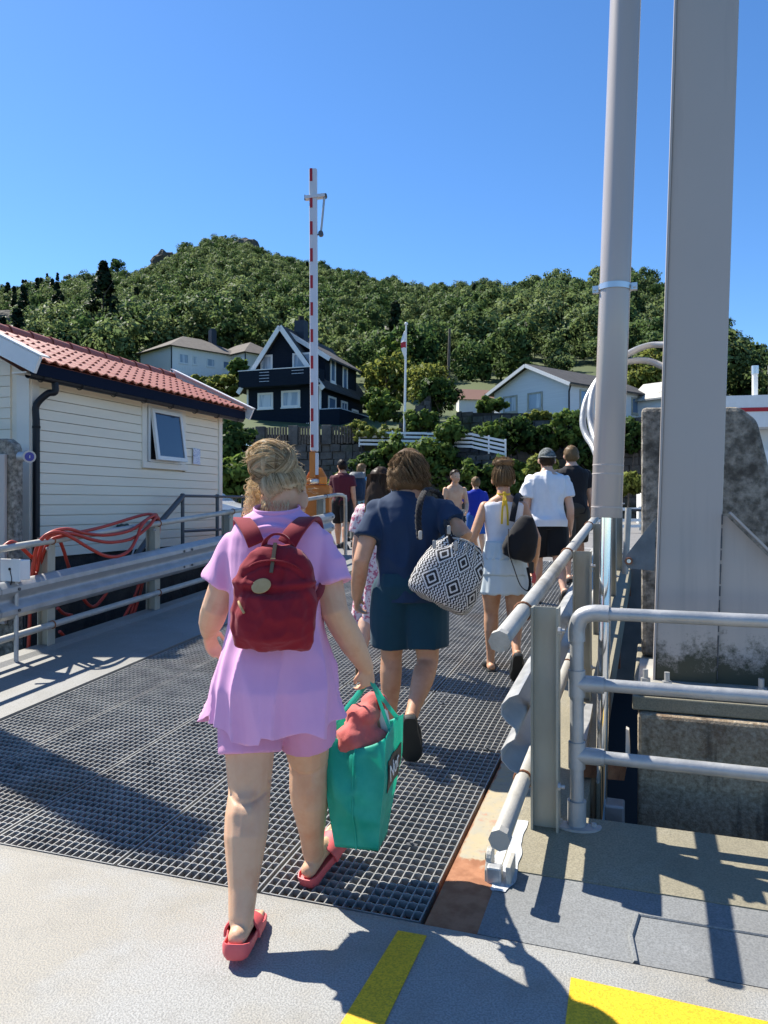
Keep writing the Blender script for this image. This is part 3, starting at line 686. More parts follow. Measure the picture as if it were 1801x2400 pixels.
# ------------------------------------------------------------------ hill and forest
from bisect import bisect_right
def lerp_tab(tab, x):
    if x <= tab[0][0]: return tab[0][1]
    for (a, b), (c, d) in zip(tab, tab[1:]):
        if x <= c: return b + (d - b) * (x - a) / (c - a)
    return tab[-1][1]
RIDGE = [(-500, 760), (-200, 700), (0, 668), (100, 648), (200, 632), (280, 622), (325, 628), (360, 600), (430, 566), (500, 556), (580, 558), (640, 588), (700, 606), (770, 612),
         (850, 632), (930, 645), (1000, 658), (1100, 652), (1180, 655), (1240, 632), (1320, 634), (1400, 622), (1500, 618), (1545, 655), (1620, 700), (1700, 765), (1760, 800), (1801, 830), (1950, 930), (2300, 1040)]
RDIST = [(-500, 320), (0, 340), (350, 400), (550, 420), (760, 380), (1000, 320), (1250, 240), (1500, 205), (1700, 190), (2300, 170)]
def terrain(x, y):
    a = x / max(y, 1.0); u = a * 1800 + 900
    Rd = lerp_tab(RDIST, u); zr = CAM_H + (1180 - lerp_tab(RIDGE, u)) / 1800 * Rd - 8.5
    r = y; q = (r - 50) / (Rd - 50)
    if q < 0: return 6.0
    base = 6.0 + 0.0 * q
    if q <= 1: z = base + (zr - base) * q ** 1.12
    else: z = zr - (zr - base) * (q - 1) * 0.8
    return z + 2.2 * noise.noise(Vector((x * .03, y * .03, 0))) * min(1, max(0, q * 6))
mb = MB(); na, nr = 150, 90; vs = []
for j in range(nr + 1):
    r = 50 + (j / nr) ** 1.3 * 560
    for i in range(na + 1):
        a = -0.95 + 1.9 * i / na; vs.append((a * r, r, terrain(a * r, r)))
mb.add(vs, [(j * (na + 1) + i, j * (na + 1) + i + 1, (j + 1) * (na + 1) + i + 1, (j + 1) * (na + 1) + i) for j in range(nr) for i in range(na)])
hill = mb.build('hillside_terrain', M('hillsoil'), None, True, angle=180); hill['kind'] = 'structure'

def crown_mesh(name, seed, n, rx, ry, rz, leaf, clumps, matn, lo=0.0, cone=False):
    rng = np.random.default_rng(seed); V = []; 
    cs = []
    for k in range(clumps):
        while True:
            p = rng.uniform(-1, 1, 3)
            d = np.linalg.norm(p)
            if d < 1 and (d > 0.45 or rng.random() < .25): break
        if cone:
            h = rng.random() ** 0.8; ang = rng.random() * 6.283; rr = (1 - h) * (0.75 + .25 * rng.random())
            c = np.array([rr * math.cos(ang) * rx, rr * math.sin(ang) * ry, (h * 2 - 1) * rz]); R_ = rx * (.16 + .22 * (1 - h))
        else:
            c = p * np.array([rx, ry, rz]) * .82; R_ = min(rx, rz) * rng.uniform(.22, .42)
        cs.append((c, R_))
    per = n // clumps
    allq = []; alln = []
    for c, R_ in cs:
        d = rng.normal(size=(per, 3)); d /= np.linalg.norm(d, axis=1)[:, None]
        rad = R_ * rng.uniform(.55, 1.08, (per, 1)); P = c + d * rad * np.array([1, 1, .8])
        cnv = d * .75 + (P / np.array([rx, ry, rz])) * .45 + rng.normal(size=(per, 3)) * .15 + np.array([0, 0, .12]); cnv /= np.linalg.norm(cnv, axis=1)[:, None]; alln.append(np.repeat(cnv, 4, 0))
        nrm = d * .8 + rng.normal(size=(per, 3)) * .55 + np.array([0, 0, .35]); nrm /= np.linalg.norm(nrm, axis=1)[:, None]
        tmp = rng.normal(size=(per, 3)); t = np.cross(nrm, tmp); t /= np.linalg.norm(t, axis=1)[:, None]; b = np.cross(nrm, t)
        s = leaf * rng.uniform(.6, 1.3, (per, 1))
        allq.append(np.stack([P - t * s, P + b * s * .55, P + t * s, P - b * s * .55], 1))
    Q = np.concatenate(allq).reshape(-1, 3); Q[:, 2] += lo
    m = len(Q) // 4; me = bpy.data.meshes.new(name); me.vertices.add(len(Q)); me.vertices.foreach_set('co', Q.astype(np.float32).ravel())
    me.loops.add(m * 4); me.loops.foreach_set('vertex_index', np.arange(m * 4, dtype=np.int32))
    me.polygons.add(m); me.polygons.foreach_set('loop_start', np.arange(0, m * 4, 4, dtype=np.int32)); me.polygons.foreach_set('loop_total', np.full(m, 4, np.int32))
    me.update(calc_edges=True); an_ = me.attributes.new('cn', 'FLOAT_VECTOR', 'POINT'); an_.data.foreach_set('vector', np.concatenate(alln).astype(np.float32).ravel())
    me.materials.append(M(matn)); return me
variants = []
for k in range(6):
    me = crown_mesh('forest_crown', 20 + k, 2000, 3.7 + .5 * (k % 3), 3.7, 4.2 + .8 * (k % 2), .33, 24, 'leaf_forest', 5.6)
    variants.append(me)
for k in range(2):
    variants.append(crown_mesh('forest_spruce', 60 + k, 1500, 2.6, 2.6, 6.2, .42, 60, 'leaf_conifer', 6.0, True))
ROCKS = [((u_ - 900) / 1800 * y_, y_, r_) for u_, y_, r_ in ((385, 378, 5), (440, 372, 6), (575, 392, 6), (500, 388, 4))]
rng = random.Random(11); pts = []; rot = []; scl = []; var = []
for _ in range(14000):
    u = rng.uniform(-150, 1950); Rd = lerp_tab(RDIST, u); q = rng.random() ** 0.6
    y = 62 + q * (Rd - 58); x = (u - 900) / 1800 * y
    if y < 100 and 320 < u < 640: continue
    if y < 78: continue
    z = terrain(x, y)
    if any(abs(x - q[0]) < q[2] and -16 < y - q[1] < 6 for q in ROCKS): continue
    if 20 < u and noise.noise(Vector((x * .02, y * .02, 7))) > .46: continue
    pts.append((x, y, z - .6)); 
    ok = True
kept = []; grid = {}
for p in pts:
    key = (int(p[0] // 4.3), int(p[1] // 4.3)); bad = False
    for i in (-1, 0, 1):
        for j in (-1, 0, 1):
            for o in grid.get((key[0] + i, key[1] + j), ()):
                if (o[0] - p[0]) ** 2 + (o[1] - p[1]) ** 2 < 4.3 ** 2: bad = True
    if not bad: grid.setdefault(key, []).append(p); kept.append(p)
fme = bpy.data.meshes.new('forest'); fme.from_pydata(kept, [], [])
at_r = fme.attributes.new('rz', 'FLOAT', 'POINT'); at_s = fme.attributes.new('sc', 'FLOAT', 'POINT'); at_v = fme.attributes.new('vr', 'INT', 'POINT')
for i, p in enumerate(kept):
    u = p[0] / p[1] * 1800 + 900
    at_r.data[i].value = rng.uniform(0, 6.28); s = rng.uniform(.55, 1.22)
    pc = .015 if not u < 150 else .30
    con = rng.random() < pc; at_v.data[i].value = rng.choice((6, 7)) if con else rng.randrange(6)
    at_s.data[i].value = s * (.85 if p[1] > 150 else .8)
forest = bpy.data.objects.new('forest', fme); COL.objects.link(forest); fme.materials.append(M('leaf_forest'))
tag(forest, 'dense green wood of broadleaf trees covering the hillside', 'forest', None, 'stuff')
src = []
for k, me in enumerate(variants):
    o = bpy.data.objects.new('forest_tree_source', me); src.append(o)
ng = bpy.data.node_groups.new('forest_scatter', 'GeometryNodeTree')
ng.interface.new_socket('Geometry', in_out='INPUT', socket_type='NodeSocketGeometry'); ng.interface.new_socket('Geometry', in_out='OUTPUT', socket_type='NodeSocketGeometry')
gi = ng.nodes.new('NodeGroupInput'); go = ng.nodes.new('NodeGroupOutput'); jn = ng.nodes.new('GeometryNodeJoinGeometry')
def named(n, dt):
    a = ng.nodes.new('GeometryNodeInputNamedAttribute'); a.data_type = dt; a.inputs['Name'].default_value = n; return a.outputs['Attribute']
cx = ng.nodes.new('ShaderNodeCombineXYZ'); ng.links.new(named('rz', 'FLOAT'), cx.inputs[2])
for k, o in enumerate(src):
    oi = ng.nodes.new('GeometryNodeObjectInfo'); oi.inputs['Object'].default_value = o; oi.inputs['As Instance'].default_value = True
    ip = ng.nodes.new('GeometryNodeInstanceOnPoints'); cp = ng.nodes.new('FunctionNodeCompare'); cp.data_type = 'INT'; cp.operation = 'EQUAL'
    ng.links.new(named('vr', 'INT'), cp.inputs[2]); cp.inputs[3].default_value = k
    ng.links.new(gi.outputs[0], ip.inputs['Points']); ng.links.new(cp.outputs[0], ip.inputs['Selection']); ng.links.new(oi.outputs['Geometry'], ip.inputs['Instance'])
    ng.links.new(cx.outputs[0], ip.inputs['Rotation']); ng.links.new(named('sc', 'FLOAT'), ip.inputs['Scale']); ng.links.new(ip.outputs[0], jn.inputs[0])
ng.links.new(jn.outputs[0], go.inputs[0])
gm = forest.modifiers.new('scatter', 'NODES'); gm.node_group = ng
# bare rocks near the summit and at the left
for k, (u, v, Y, sx, sz) in enumerate(((385, 618, 378, 7, 6), (440, 622, 372, 8, 6), (575, 590, 392, 8, 6.5), (15, 765, 118, 5, 2.5), (500, 594, 388, 6, 5.5))):
    me_b = MB(); me_b.ell((0, 0, 0), (sx, sx * .6, sz), 16, 12); me = me_b.mesh('rock')
    move(me, lambda c: Vector(c) * (1 + .35 * noise.noise(Vector(c) * .35 + Vector((k, 0, 0)))))
    p = W(u, v, Y); o = link('hill_rock', me, M('rock'), None, False); o.location = p
    tag(o, ['grey rock face left of the hilltop', 'grey rock outcrop below the hilltop trees', 'grey rock cliff on the right of the hilltop', 'bare grey rock slope at the left edge above the shed roof', 'grey rock in the middle of the hilltop'][k], 'rock')

# ------------------------------------------------------------------ trees and shrubs one can pick out
def tree(name, label, p, h, r, matn, seed, n=2600, leaf=.16, clumps=30, cone=False, group=None, trunk=.35, squash=1.0):
    t = thing(name, label, 'tree' if 'tree' in name else 'shrub', p, 0, group)
    z0 = h * trunk * .6; rz = (h - z0) / 2
    me = crown_mesh('crown', seed, n, r, r, rz, leaf, clumps, matn, z0 + rz, cone)
    o = bpy.data.objects.new('crown', me); COL.objects.link(o); o.parent = t; o.scale = (1, squash, 1)
    mb = MB(); rg = random.Random(seed)
    tr = max(.04, h * .016)
    mb.tube([(0, 0, -.3), (rg.uniform(-.1, .1), 0, h * .3), (rg.uniform(-.2, .2), rg.uniform(-.2, .2), h * .75)], [tr, tr * .8, tr * .25], 7)
    for k in range(6):
        a = rg.uniform(0, 6.28); z = h * rg.uniform(.25, .6); e = Vector((math.cos(a) * r * .7, math.sin(a) * r * .7, z + h * .18)); 
        mb.tube([(0, 0, z), e * .5 + Vector((0, 0, z * .5)), e], [tr * .5, tr * .35, tr * .12], 5)
    mb.build('trunk', M('trunk'), t, True, local=True)
    return t
TR = [
 ('spruce_tree', 'tall dark spruce standing alone on the slope above the shed roof', 243, 800, 112, 11.5, 2.9, 'leaf_conifer', True),
 ('broadleaf_tree', 'dark rounded tree left of the hip-roofed white house', 395, 815, 112, 5.5, 2.9, 'leaf_dark', False),
 ('broadleaf_tree', 'dark green tree between the spruce and the hip-roofed house', 320, 815, 118, 6, 2.6, 'leaf_dark', False),
 ('garden_shrub', 'loose pale green shrub below the spruce at the shed ridge', 290, 850, 90, 4.0, 2.2, 'leaf_bush', False),
 ('garden_shrub', 'yellow green shrub just left of the dark blue house', 522, 950, 66, 2.6, 2.0, 'leaf_yellow', False),
 ('garden_shrub', 'yellow green shrub below the balcony of the white house', 484, 935, 68, 2.2, 2.0, 'leaf_yellow', False),
 ('garden_shrub', 'leafy green shrub against the corner of the white hip-roofed house', 556, 905, 78, 2.9, 1.1, 'leaf_bush', False),
 ('hedge_shrub', 'dark green shrub touching the far corner of the shed', 548, 1190, 33, 3.9, 1.2, 'leaf_dark', False),
 ('hedge_shrub', 'green shrub low beside the shed corner under the stone wall', 565, 1225, 28, 2.6, 1.2, 'leaf_bush', False),
 ('hedge_shrub', 'tall dark shrub between the shed roof end and the blue house', 532, 1140, 40, 4.2, 1.2, 'leaf_dark', False),
 ('garden_tree', 'yellow green tree just right of the dark blue house', 905, 1000, 64, 6.4, 2.6, 'leaf_yellow', False),
 ('garden_tree', 'slim pale green tree behind the top of the flagpole', 925, 930, 76, 6.5, 2.0, 'leaf_bush', False),
 ('garden_shrub', 'bushy green shrub between the blue house and flagpole', 880, 985, 58, 2.6, 1.6, 'leaf_bush', False),
 ('garden_tree', 'yellow green tree right of the flagpole above the ivy rock', 1005, 985, 58, 4.6, 1.9, 'leaf_yellow', False),
 ('garden_shrub', 'dark ivy covered tree stump between flagpole and red roofed hut', 1030, 1015, 50, 4.0, 1.5, 'leaf_dark', False),
 ('garden_shrub', 'low pale flowering hedge hanging over the left end of the white fence', 880, 1050, 46.5, 1.5, 2.0, 'leaf_yellow', False),
 ('garden_shrub', 'small pale flowering hedge left of the white fence by the blue house', 835, 1040, 47.5, 1.4, 1.0, 'leaf_yellow', False),
 ('garden_shrub', 'round bright green shrub growing through the white fence', 1062, 1085, 43.5, 2.6, 1.05, 'leaf_bush', False),
 ('garden_shrub', 'ragged green shrub at the right end of the white fence', 1145, 1085, 43, 2.4, 1.1, 'leaf_bush', False),
 ('ivy_shrub', 'green ivy hanging on the stone wall above the boys', 1085, 1190, 42.5, 3.0, 2.2, 'leaf_bush', False),
 ('ivy_shrub', 'dark ivy hanging on the wall behind the girl with the yellow strap', 1180, 1200, 42, 3.2, 1.8, 'leaf_dark', False),
 ('ivy_shrub', 'yellow green bush at the foot of the wall behind the grey cap', 1270, 1170, 40, 2.4, 1.2, 'leaf_yellow', False),
 ('ivy_shrub', 'small dark bush at the foot of the wall left of the grey cap', 1215, 1185, 41, 2.6, 1.0, 'leaf_bush', False),
 ('garden_shrub', 'small light tuft on top of the wall below the white bungalow', 1262, 1000, 48, 1.0, 1.0, 'leaf_yellow', False),
 ('garden_tree', 'yellow green tree behind the right gable of the white bungalow', 1525, 985, 68, 6.5, 2.8, 'leaf_yellow', False),
 ('garden_shrub', 'small conical shrub on the wall between cylinder and concrete pier', 1482, 1085, 44, 2.6, .9, 'leaf_dark', False),
 ('garden_shrub', 'bright yellow green round bush low between cylinder and concrete pier', 1472, 1175, 34, 1.3, .75, 'leaf_yellow', False),
 ('hedge_shrub', 'bright green hedge at the foot of the wall right of the orange barrier', 800, 1200, 44, 2.4, 1.5, 'leaf_bush', False),
 ('hedge_shrub', 'green creeper spilling over the wall below the white fence', 940, 1120, 43.5, 2.6, 1.4, 'leaf_bush', False),
 ('ivy_shrub', 'green creeper covering the wall just left of the white fence end', 1010, 1150, 42.8, 3.0, 1.5, 'leaf_bush', False),
 ('ivy_shrub', 'green creeper hanging down the high wall below the bungalow corner', 1330, 1090, 43.8, 3.4, 1.2, 'leaf_bush', False),
 ('ivy_shrub', 'dark creeper on the high wall behind the black T-shirt', 1385, 1150, 43.2, 3.2, 1.2, 'leaf_dark', False),
 ('garden_shrub', 'rounded green bush on the terrace between blue house and flagpole', 905, 1010, 50, 2.4, 1.5, 'leaf_bush', False),
 ('garden_shrub', 'light green bush behind the middle of the white fence', 985, 1040, 47, 2.2, 1.3, 'leaf_bush', False),
 ('garden_shrub', 'green bush on the wall top left of the bungalow', 1150, 985, 50.5, 1.6, 1.3, 'leaf_bush', False),
 ('ivy_shrub', 'broad dark creeper on the wall right of the dark blue house parapet', 880, 1165, 44.5, 2.8, 1.7, 'leaf_dark', False),
 ('ivy_shrub', 'dark creeper hanging from the wall below the bungalow', 1265, 1090, 44.5, 2.6, 1.4, 'leaf_dark', False),
 ('ivy_shrub', 'tall dark shrub on the wall right behind the white fence end', 1200, 1090, 44.8, 3.0, 1.3, 'leaf_dark', False),
 ('skyline_tree', 'lone bushy tree on the skyline at the left of the hill', 275, 648, 330, 8, 3.4, 'leaf_forest', False),
]
for i, (nm, lab, u, v, Y, h, r, mt_, cone) in enumerate(TR):
    far = Y > 90
    tree(nm, lab, W(u, v, Y), h, r, mt_, 100 + i, n=2600 if not far else 1600, leaf=.15 if Y < 60 else (.22 if not far else .38), clumps=34 if not cone else 70, cone=cone)

# ------------------------------------------------------------------ houses
def window(par, c, ex, n, w, h, fr='white_paint', gl='glass', fw=.1, mull=0, sill=True):
    c = Vector(c); mb = MB(); ax = (ex, n, UP)
    for sx in (-1, 1): mb.box(c + ex * sx * (w / 2 - fw / 2) + n * .03, (fw, .06, h), ax)
    for sz in (-1, 1): mb.box(c + UP * sz * (h / 2 - fw / 2) + n * .03, (w - 2 * fw, .06, fw), ax)
    for k in range(mull): mb.box(c + ex * ((k + 1) / (mull + 1) - .5) * (w - fw) + n * .03, (fw * .6, .05, h - 2 * fw), ax)
    if sill: mb.box(c - UP * (h / 2 + .04) + n * .05, (w + .08, .1, .08), ax)
    f = mb.build('window', M(fr), par)
    mb = MB(); mb.box(c + n * .012, (w - 2 * fw + .01, .012, h - 2 * fw + .01), ax); mb.build('pane', M(gl), f)
    return f
mat('win_curtain', (.30, .37, .45), .12, 0, (.55, .60, .65), 1.2, 2, stretch=(3, 3, .25), lo=.45, hi=.55)
def wallbox(mb, o, ea, la, eb, lb, z0, z1):
    P = [o, o + ea * la, o + ea * la + eb * lb, o + eb * lb]; mb.prism([Vector((p.x, p.y, z0)) for p in P], (0, 0, z1 - z0))
# dark blue house
C0 = Vector((-4.67, 56, 0)); el = Vector((-.943, .333, 0)); eb = Vector((.333, .943, 0)); nf = -eb; nr_ = -el
H1 = thing('dark_blue_house', 'dark blue wooden house with white gable boards and balcony behind the barrier pole', 'house', Vector((C0.x, C0.y, 6.9)))
Wd = 5.9; Dp = 8.7; ze = 10.45; zp = 14.45
m_, N_, L_, b_ = node_mat('navy_clad'); tc = N_.new('ShaderNodeTexCoord'); sx_ = N_.new('ShaderNodeSeparateXYZ'); L_.new(tc.outputs['Object'], sx_.inputs[0])
fr_ = _math(N_, L_, 'FRACT', _math(N_, L_, 'MULTIPLY', sx_.outputs[2], 5.5), 0.0); nn_ = _noise(N_, L_, tc.outputs['Object'], 2, 4)
L_.new(_mix(N_, L_, nn_, (.008, .014, .026), (.012, .020, .034)), b_.inputs['Base Color']); b_.inputs['Roughness'].default_value = .8; b_.inputs['Specular IOR Level'].default_value = .12
bn_ = N_.new('ShaderNodeBump'); bn_.inputs['Strength'].default_value = 1.0; bn_.inputs['Distance'].default_value = .03; L_.new(fr_, bn_.inputs['Height']); L_.new(bn_.outputs[0], b_.inputs['Normal'])
mb = MB(); prof = [C0 + UP * 6.0, C0 + UP * ze, C0 + el * Wd / 2 + UP * zp, C0 + el * Wd + UP * ze, C0 + el * Wd + UP * 6.0]
mb.prism(prof, eb * Dp); mb.build('wall', M('navy_clad'), H1)
sl = (zp - ze) / (Wd / 2); ov = .55
mb = MB()
for sg in (1, -1):
    a = C0 + el * Wd / 2 + UP * (zp + .14); e_ = C0 + el * (Wd / 2 + sg * (Wd / 2 + ov)) + UP * (ze - ov * sl + .14)
    mb.hexa([a - eb * .6, e_ - eb * .6, e_ + eb * (Dp + .5), a + eb * (Dp + .5), a - eb * .6 + UP * .1, e_ - eb * .6 + UP * .1, e_ + eb * (Dp + .5) + UP * .1, a + eb * (Dp + .5) + UP * .1])
roof = mb.build('roof', M('roof_dark'), H1)
mb = MB()
for sg in (1, -1):
    a = C0 + el * Wd / 2 + UP * (zp + .06); e_ = C0 + el * (Wd / 2 + sg * (Wd / 2 + ov)) + UP * (ze - ov * sl + .06)
    mb.beam(a - eb * .63, e_ - eb * .63, .06, .34, up=eb.cross(a - e_))
mb.build('bargeboard', M('white_paint'), H1)
mb = MB(); c = C0 + el * (Wd / 2 - .3) + eb * 2.4 + UP * zp; mb.box(c + UP * .3, (.8, .8, 1.6), (el, eb, UP)); ch = mb.build('chimney', M('navy_wood'), roof)
mb = MB(); mb.tube([c + UP * 1.1, c + UP * 1.45], .22, 10); mb.build('chimney_cap', M('void'), roof)
# dormer on the right slope
mb = MB(); d0 = C0 + eb * 1.0; zr_ = zp - .2; zd = 12.35
prof = [d0 + el * Wd / 2 + UP * (zr_ - .3), d0 + nr_ * .0 + UP * zd, d0 + UP * 10.0, d0 + el * Wd / 2 + UP * 10.0]
mb.prism(prof, eb * 6.2); mb.build('dormer', M('navy_clad'), H1)
mb = MB(); a = d0 + el * (Wd / 2) + UP * (zr_ + .05); e_ = d0 + nr_ * .55 + UP * (zd - .25)
mb.hexa([a - eb * .45, e_ - eb * .45, e_ + eb * 6.6, a + eb * 6.6, a - eb * .45 + UP * .14, e_ - eb * .45 + UP * .14, e_ + eb * 6.6 + UP * .14, a + eb * 6.6 + UP * .14]); mb.build('dormer_roof', M('roof_dark'), H1)
mb = MB(); mb.beam(a - eb * .48 + UP * .02, e_ - eb * .48 + UP * .02, .06, .34, up=eb.cross(a - e_)); mb.build('bargeboard', M('white_paint'), H1)
# balcony
mb = MB(); bo = C0 - eb * 1.1 + nr_ * .15
mb.box(bo + el * (Wd / 2 + .15) + UP * 10.72, (Wd + .35, .08, 1.15), (el, eb, UP)); mb.box(bo + eb * .75 + UP * 10.72, (.08, 1.5, 1.15), (el, eb, UP)); mb.box(bo + eb * .5 + el * (Wd / 2) + UP * 10.16, (Wd + .3, 1.1, .12), (el, eb, UP))
bal = mb.build('balcony', M('navy_clad'), H1)
mb = MB(); mb.box(bo + el * (Wd / 2 + .15) + UP * 11.33, (Wd + .45, .14, .06), (el, eb, UP)); mb.build('balcony_cap', M('white_paint'), bal)
mb = MB()
for x, w_ in ((1.4, .95), (4.1, .8)):
    for k in range(2 if x < 2 else 4): mb = MB(); mb.box(bo - eb * .045 + el * x + UP * (11.12 - k * .22), (w_, .02, .04), (el, eb, UP)); mb.build('balcony_slot', M('curtain'), bal)
for (x, z, w, h) in ((4.35, 11.95, 1.0, 1.35), (1.45, 12.0, 1.5, 1.2), (4.45, 9.2, 1.3, 1.2), (2.35, 9.25, 1.55, 1.25)):
    window(H1, C0 + el * x + UP * z, nr_, nf, w, h, gl='win_curtain', fw=.15)
for (y, z, w, h) in ((2.3, 11.6, 1.0, 1.9), (4.7, 11.3, 1.0, 1.9)):
    window(H1, C0 + eb * y + UP * z + nr_ * .02, eb, nr_, w, h, gl='glass', fw=.16)
for (y, z, w, h, mu) in ((2.2, 8.95, 1.5, 1.3, 0), (4.6, 8.85, 1.3, 1.4, 1), (6.9, 8.7, 1.4, .9, 0)):
    window(H1, C0 + eb * y + UP * z, eb, nr_, w, h, gl='glass', fw=.16, mull=mu)
mb = MB(); mb.box(C0 + nr_ * .03 - eb * .03 + UP * 8.3, (.14, .14, 3.6), (el, eb, UP)); mb.build('corner_board', M('white_paint'), H1)
mb = MB(); mb.box(C0 + el * (Wd + .03) - eb * .03 + UP * 8.7, (.12, .14, 2.8), (el, eb, UP)); mb.build('corner_board', M('white_paint'), H1)
mb = MB(); mb.box(C0 + nr_ * 1.6 + eb * 3.6 + UP * 7.6, (.08, 7.4, 1.5), (el, eb, UP)); mb.box(C0 + nr_ * .8 - eb * .1 + UP * 7.6, (1.6, .08, 1.5), (el, eb, UP)); ter = mb.build('terrace_rail', M('navy_clad'), H1)
mb = MB(); mb.box(C0 + nr_ * 1.6 + eb * 3.6 + UP * 8.38, (.14, 7.5, .06), (el, eb, UP)); mb.box(C0 + nr_ * .8 - eb * .1 + UP * 8.38, (1.6, .14, .06), (el, eb, UP)); mb.build('terrace_cap', M('curtain'), ter)
mb = MB(); c = C0 + el * .95 - eb * .04 + UP * 7.32
for dx_ in (-.06, .07): mb.tube([c + el * dx_ - eb * .03 - UP * .1, c + el * dx_ - eb * .03 + UP * .1], .035, 8)
mb.build('wall_lamp', M('white_paint'), H1)

# white hip-roofed house, far left
H2 = thing('white_hip_house', 'white two-storey house with brown hip roof and balcony on the left slope', 'house', (-23.5, 85, 15.5))
e1 = Vector((.70, .714, 0)); e2 = Vector((-.714, .70, 0)); P0 = Vector((-23.5, 85, 0)); z0, z1, zr2 = 13.5, 18.95, 21.1
mat('white_clad', (.80, .79, .76), .6, 0, (.75, .74, .71), 2, 5, stretch=(6, 6, .3))
mb = MB(); wallbox(mb, P0, e1, 7.8, e2, 7.0, z0, z1); mb.build('wall', M('white_clad'), H2)
E = P0 + e1 * 7.8; mb = MB(); wallbox(mb, E - e2 * 2.9, e1, 5.0, e2, 8.0, z0, z1 - .02); mb.build('wall', M('white_clad'), H2)
def hip(mb, o, ea, la, eb_, lb, z, zr, ov=.6):
    a = o - ea * ov - eb_ * ov; la += 2 * ov; lb += 2 * ov
    c = [a, a + ea * la, a + ea * la + eb_ * lb, a + eb_ * lb]; c = [Vector((p.x, p.y, z)) for p in c]; h = min(la, lb) / 2
    if la >= lb: r0 = a + ea * h + eb_ * h; r1 = a + ea * (la - h) + eb_ * h
    else: r0 = a + ea * h + eb_ * h; r1 = a + ea * h + eb_ * (lb - h)
    r0 = Vector((r0.x, r0.y, zr)); r1 = Vector((r1.x, r1.y, zr))
    fs = [(0, 1, 5, 4), (1, 2, 5), (2, 3, 4, 5), (3, 0, 4), (3, 2, 1, 0)] if la >= lb else [(0, 1, 4), (1, 2, 5, 4), (2, 3, 5), (3, 0, 4, 5), (3, 2, 1, 0)]
    mb.add(c + [r0, r1], fs)
mb = MB(); hip(mb, P0, e1, 9.5, e2, 7.0, z1, zr2); rf = mb.build('roof', M('roof_brown'), H2)
mb = MB(); hip(mb, E - e2 * 2.9, e1, 5.0, e2, 8.0, z1 - .03, zr2 - .25); mb.build('roof', M('roof_brown'), H2)
mb = MB(); mb.box(E + e2 * 3.0 - e1 * .6 + UP * 21.2, (.7, .7, 2.2), (e1, e2, UP)); mb.tube([E + e2 * 3.0 - e1 * .6 + UP * 22.3, E + e2 * 3.0 - e1 * .6 + UP * 22.5], .3, 8); mb.build('chimney', M('navy_wood'), rf)
for x, w, h in ((1.5, 1.2, 1.1), (2.9, .6, 1.0), (5.0, 1.1, .95), (7.1, .9, .9)): window(H2, P0 + e1 * x + UP * 17.75, e1, -e2, w, h, gl='glass' if x > 6 else 'win_curtain', fw=.1)
window(H2, E - e2 * 2.92 + e1 * 2.4 + UP * 17.7, e1, -e2, 1.2, 1.0, gl='win_curtain')
mb = MB(); mb.box(P0 - e2 * 1.2 + e1 * 4.0 + UP * 16.1, (8.4, .06, .1), (e1, e2, UP)); mb.box(P0 - e2 * 1.2 + e1 * 4.0 + UP * 15.95, (8.4, .05, .08), (e1, e2, UP)); mb.box(P0 - e2 * .6 + e1 * 4.0 + UP * 15.55, (8.4, 1.3, .12), (e1, e2, UP))
bl = mb.build('balcony', M('white_clad'), H2)
mb = MB()
for k in range(42): mb.box(P0 - e2 * 1.2 + e1 * (-.1 + 8.2 * k / 41) + UP * 16.15, (.12, .03, .95), (e1, e2, UP))
b2 = mb.build('baluster', M('white_paint'), bl); b2['kind'] = 'stuff'
mb = MB(); mb.tube([P0 - e1 * .08 - e2 * .1 + UP * 18.9, P0 - e1 * .08 - e2 * .1 + UP * 14], .07, 6); mb.tube([E - e2 * 3.0 - e1 * .1 + UP * 18.9, E - e2 * 3.0 - e1 * .1 + UP * 14], .07, 6); mb.build('downpipe', M('gutter'), H2)

# white bungalow on the right
H3 = thing('white_bungalow', 'white wooden bungalow with low gable above the stone wall on the right', 'house', (12.5, 52, 7.0))
Q0 = Vector((12.5, 52, 0)); fl = Vector((-.63, .777, 0)); fb = Vector((.777, .63, 0)); z0, z1, zp3 = 7.55, 9.7, 11.25; w3 = 6.8
mat('white_board', (.70, .71, .72), .55, 0, (.64, .65, .66), 1.5, 5, stretch=(.3, .3, 9))
mb = MB(); mb.prism([Q0 + UP * z0, Q0 + UP * z1, Q0 + fl * w3 / 2 + UP * zp3, Q0 + fl * w3 + UP * z1, Q0 + fl * w3 + UP * z0], fb * 9.5); mb.build('wall', M('white_board'), H3)
mb = MB(); wallbox(mb, Q0 + fl * .03 + fb * .03, fl, w3 - .06, fb, 9.4, 5.5, z0 - .01); mb.build('foundation', M('concrete'), H3)
mb = MB(); s3 = (zp3 - z1) / (w3 / 2)
for sg in (1, -1):
    a = Q0 + fl * w3 / 2 + UP * (zp3 + .05); e_ = Q0 + fl * (w3 / 2 + sg * (w3 / 2 + .45)) + UP * (z1 - .45 * s3 + .05)
    mb.hexa([a - fb * .5, e_ - fb * .5, e_ + fb * 10, a + fb * 10, a - fb * .5 + UP * .12, e_ - fb * .5 + UP * .12, e_ + fb * 10 + UP * .12, a + fb * 10 + UP * .12])
mb.build('roof', M('roof_dark'), H3)
mb = MB()
for sg in (1, -1):
    a = Q0 + fl * w3 / 2 + UP * (zp3 + .02); e_ = Q0 + fl * (w3 / 2 + sg * (w3 / 2 + .47)) + UP * (z1 - .47 * s3 + .02); mb.beam(a - fb * .52, e_ - fb * .52, .05, .24, up=fb.cross(a - e_))
mb.build('bargeboard', M('white_clad'), H3)
for x in (5.2, 2.9): window(H3, Q0 + fl * x + UP * 8.75, -fl, -fb, 1.35, 1.25, fr='galv_post', gl='win_curtain', fw=.12)
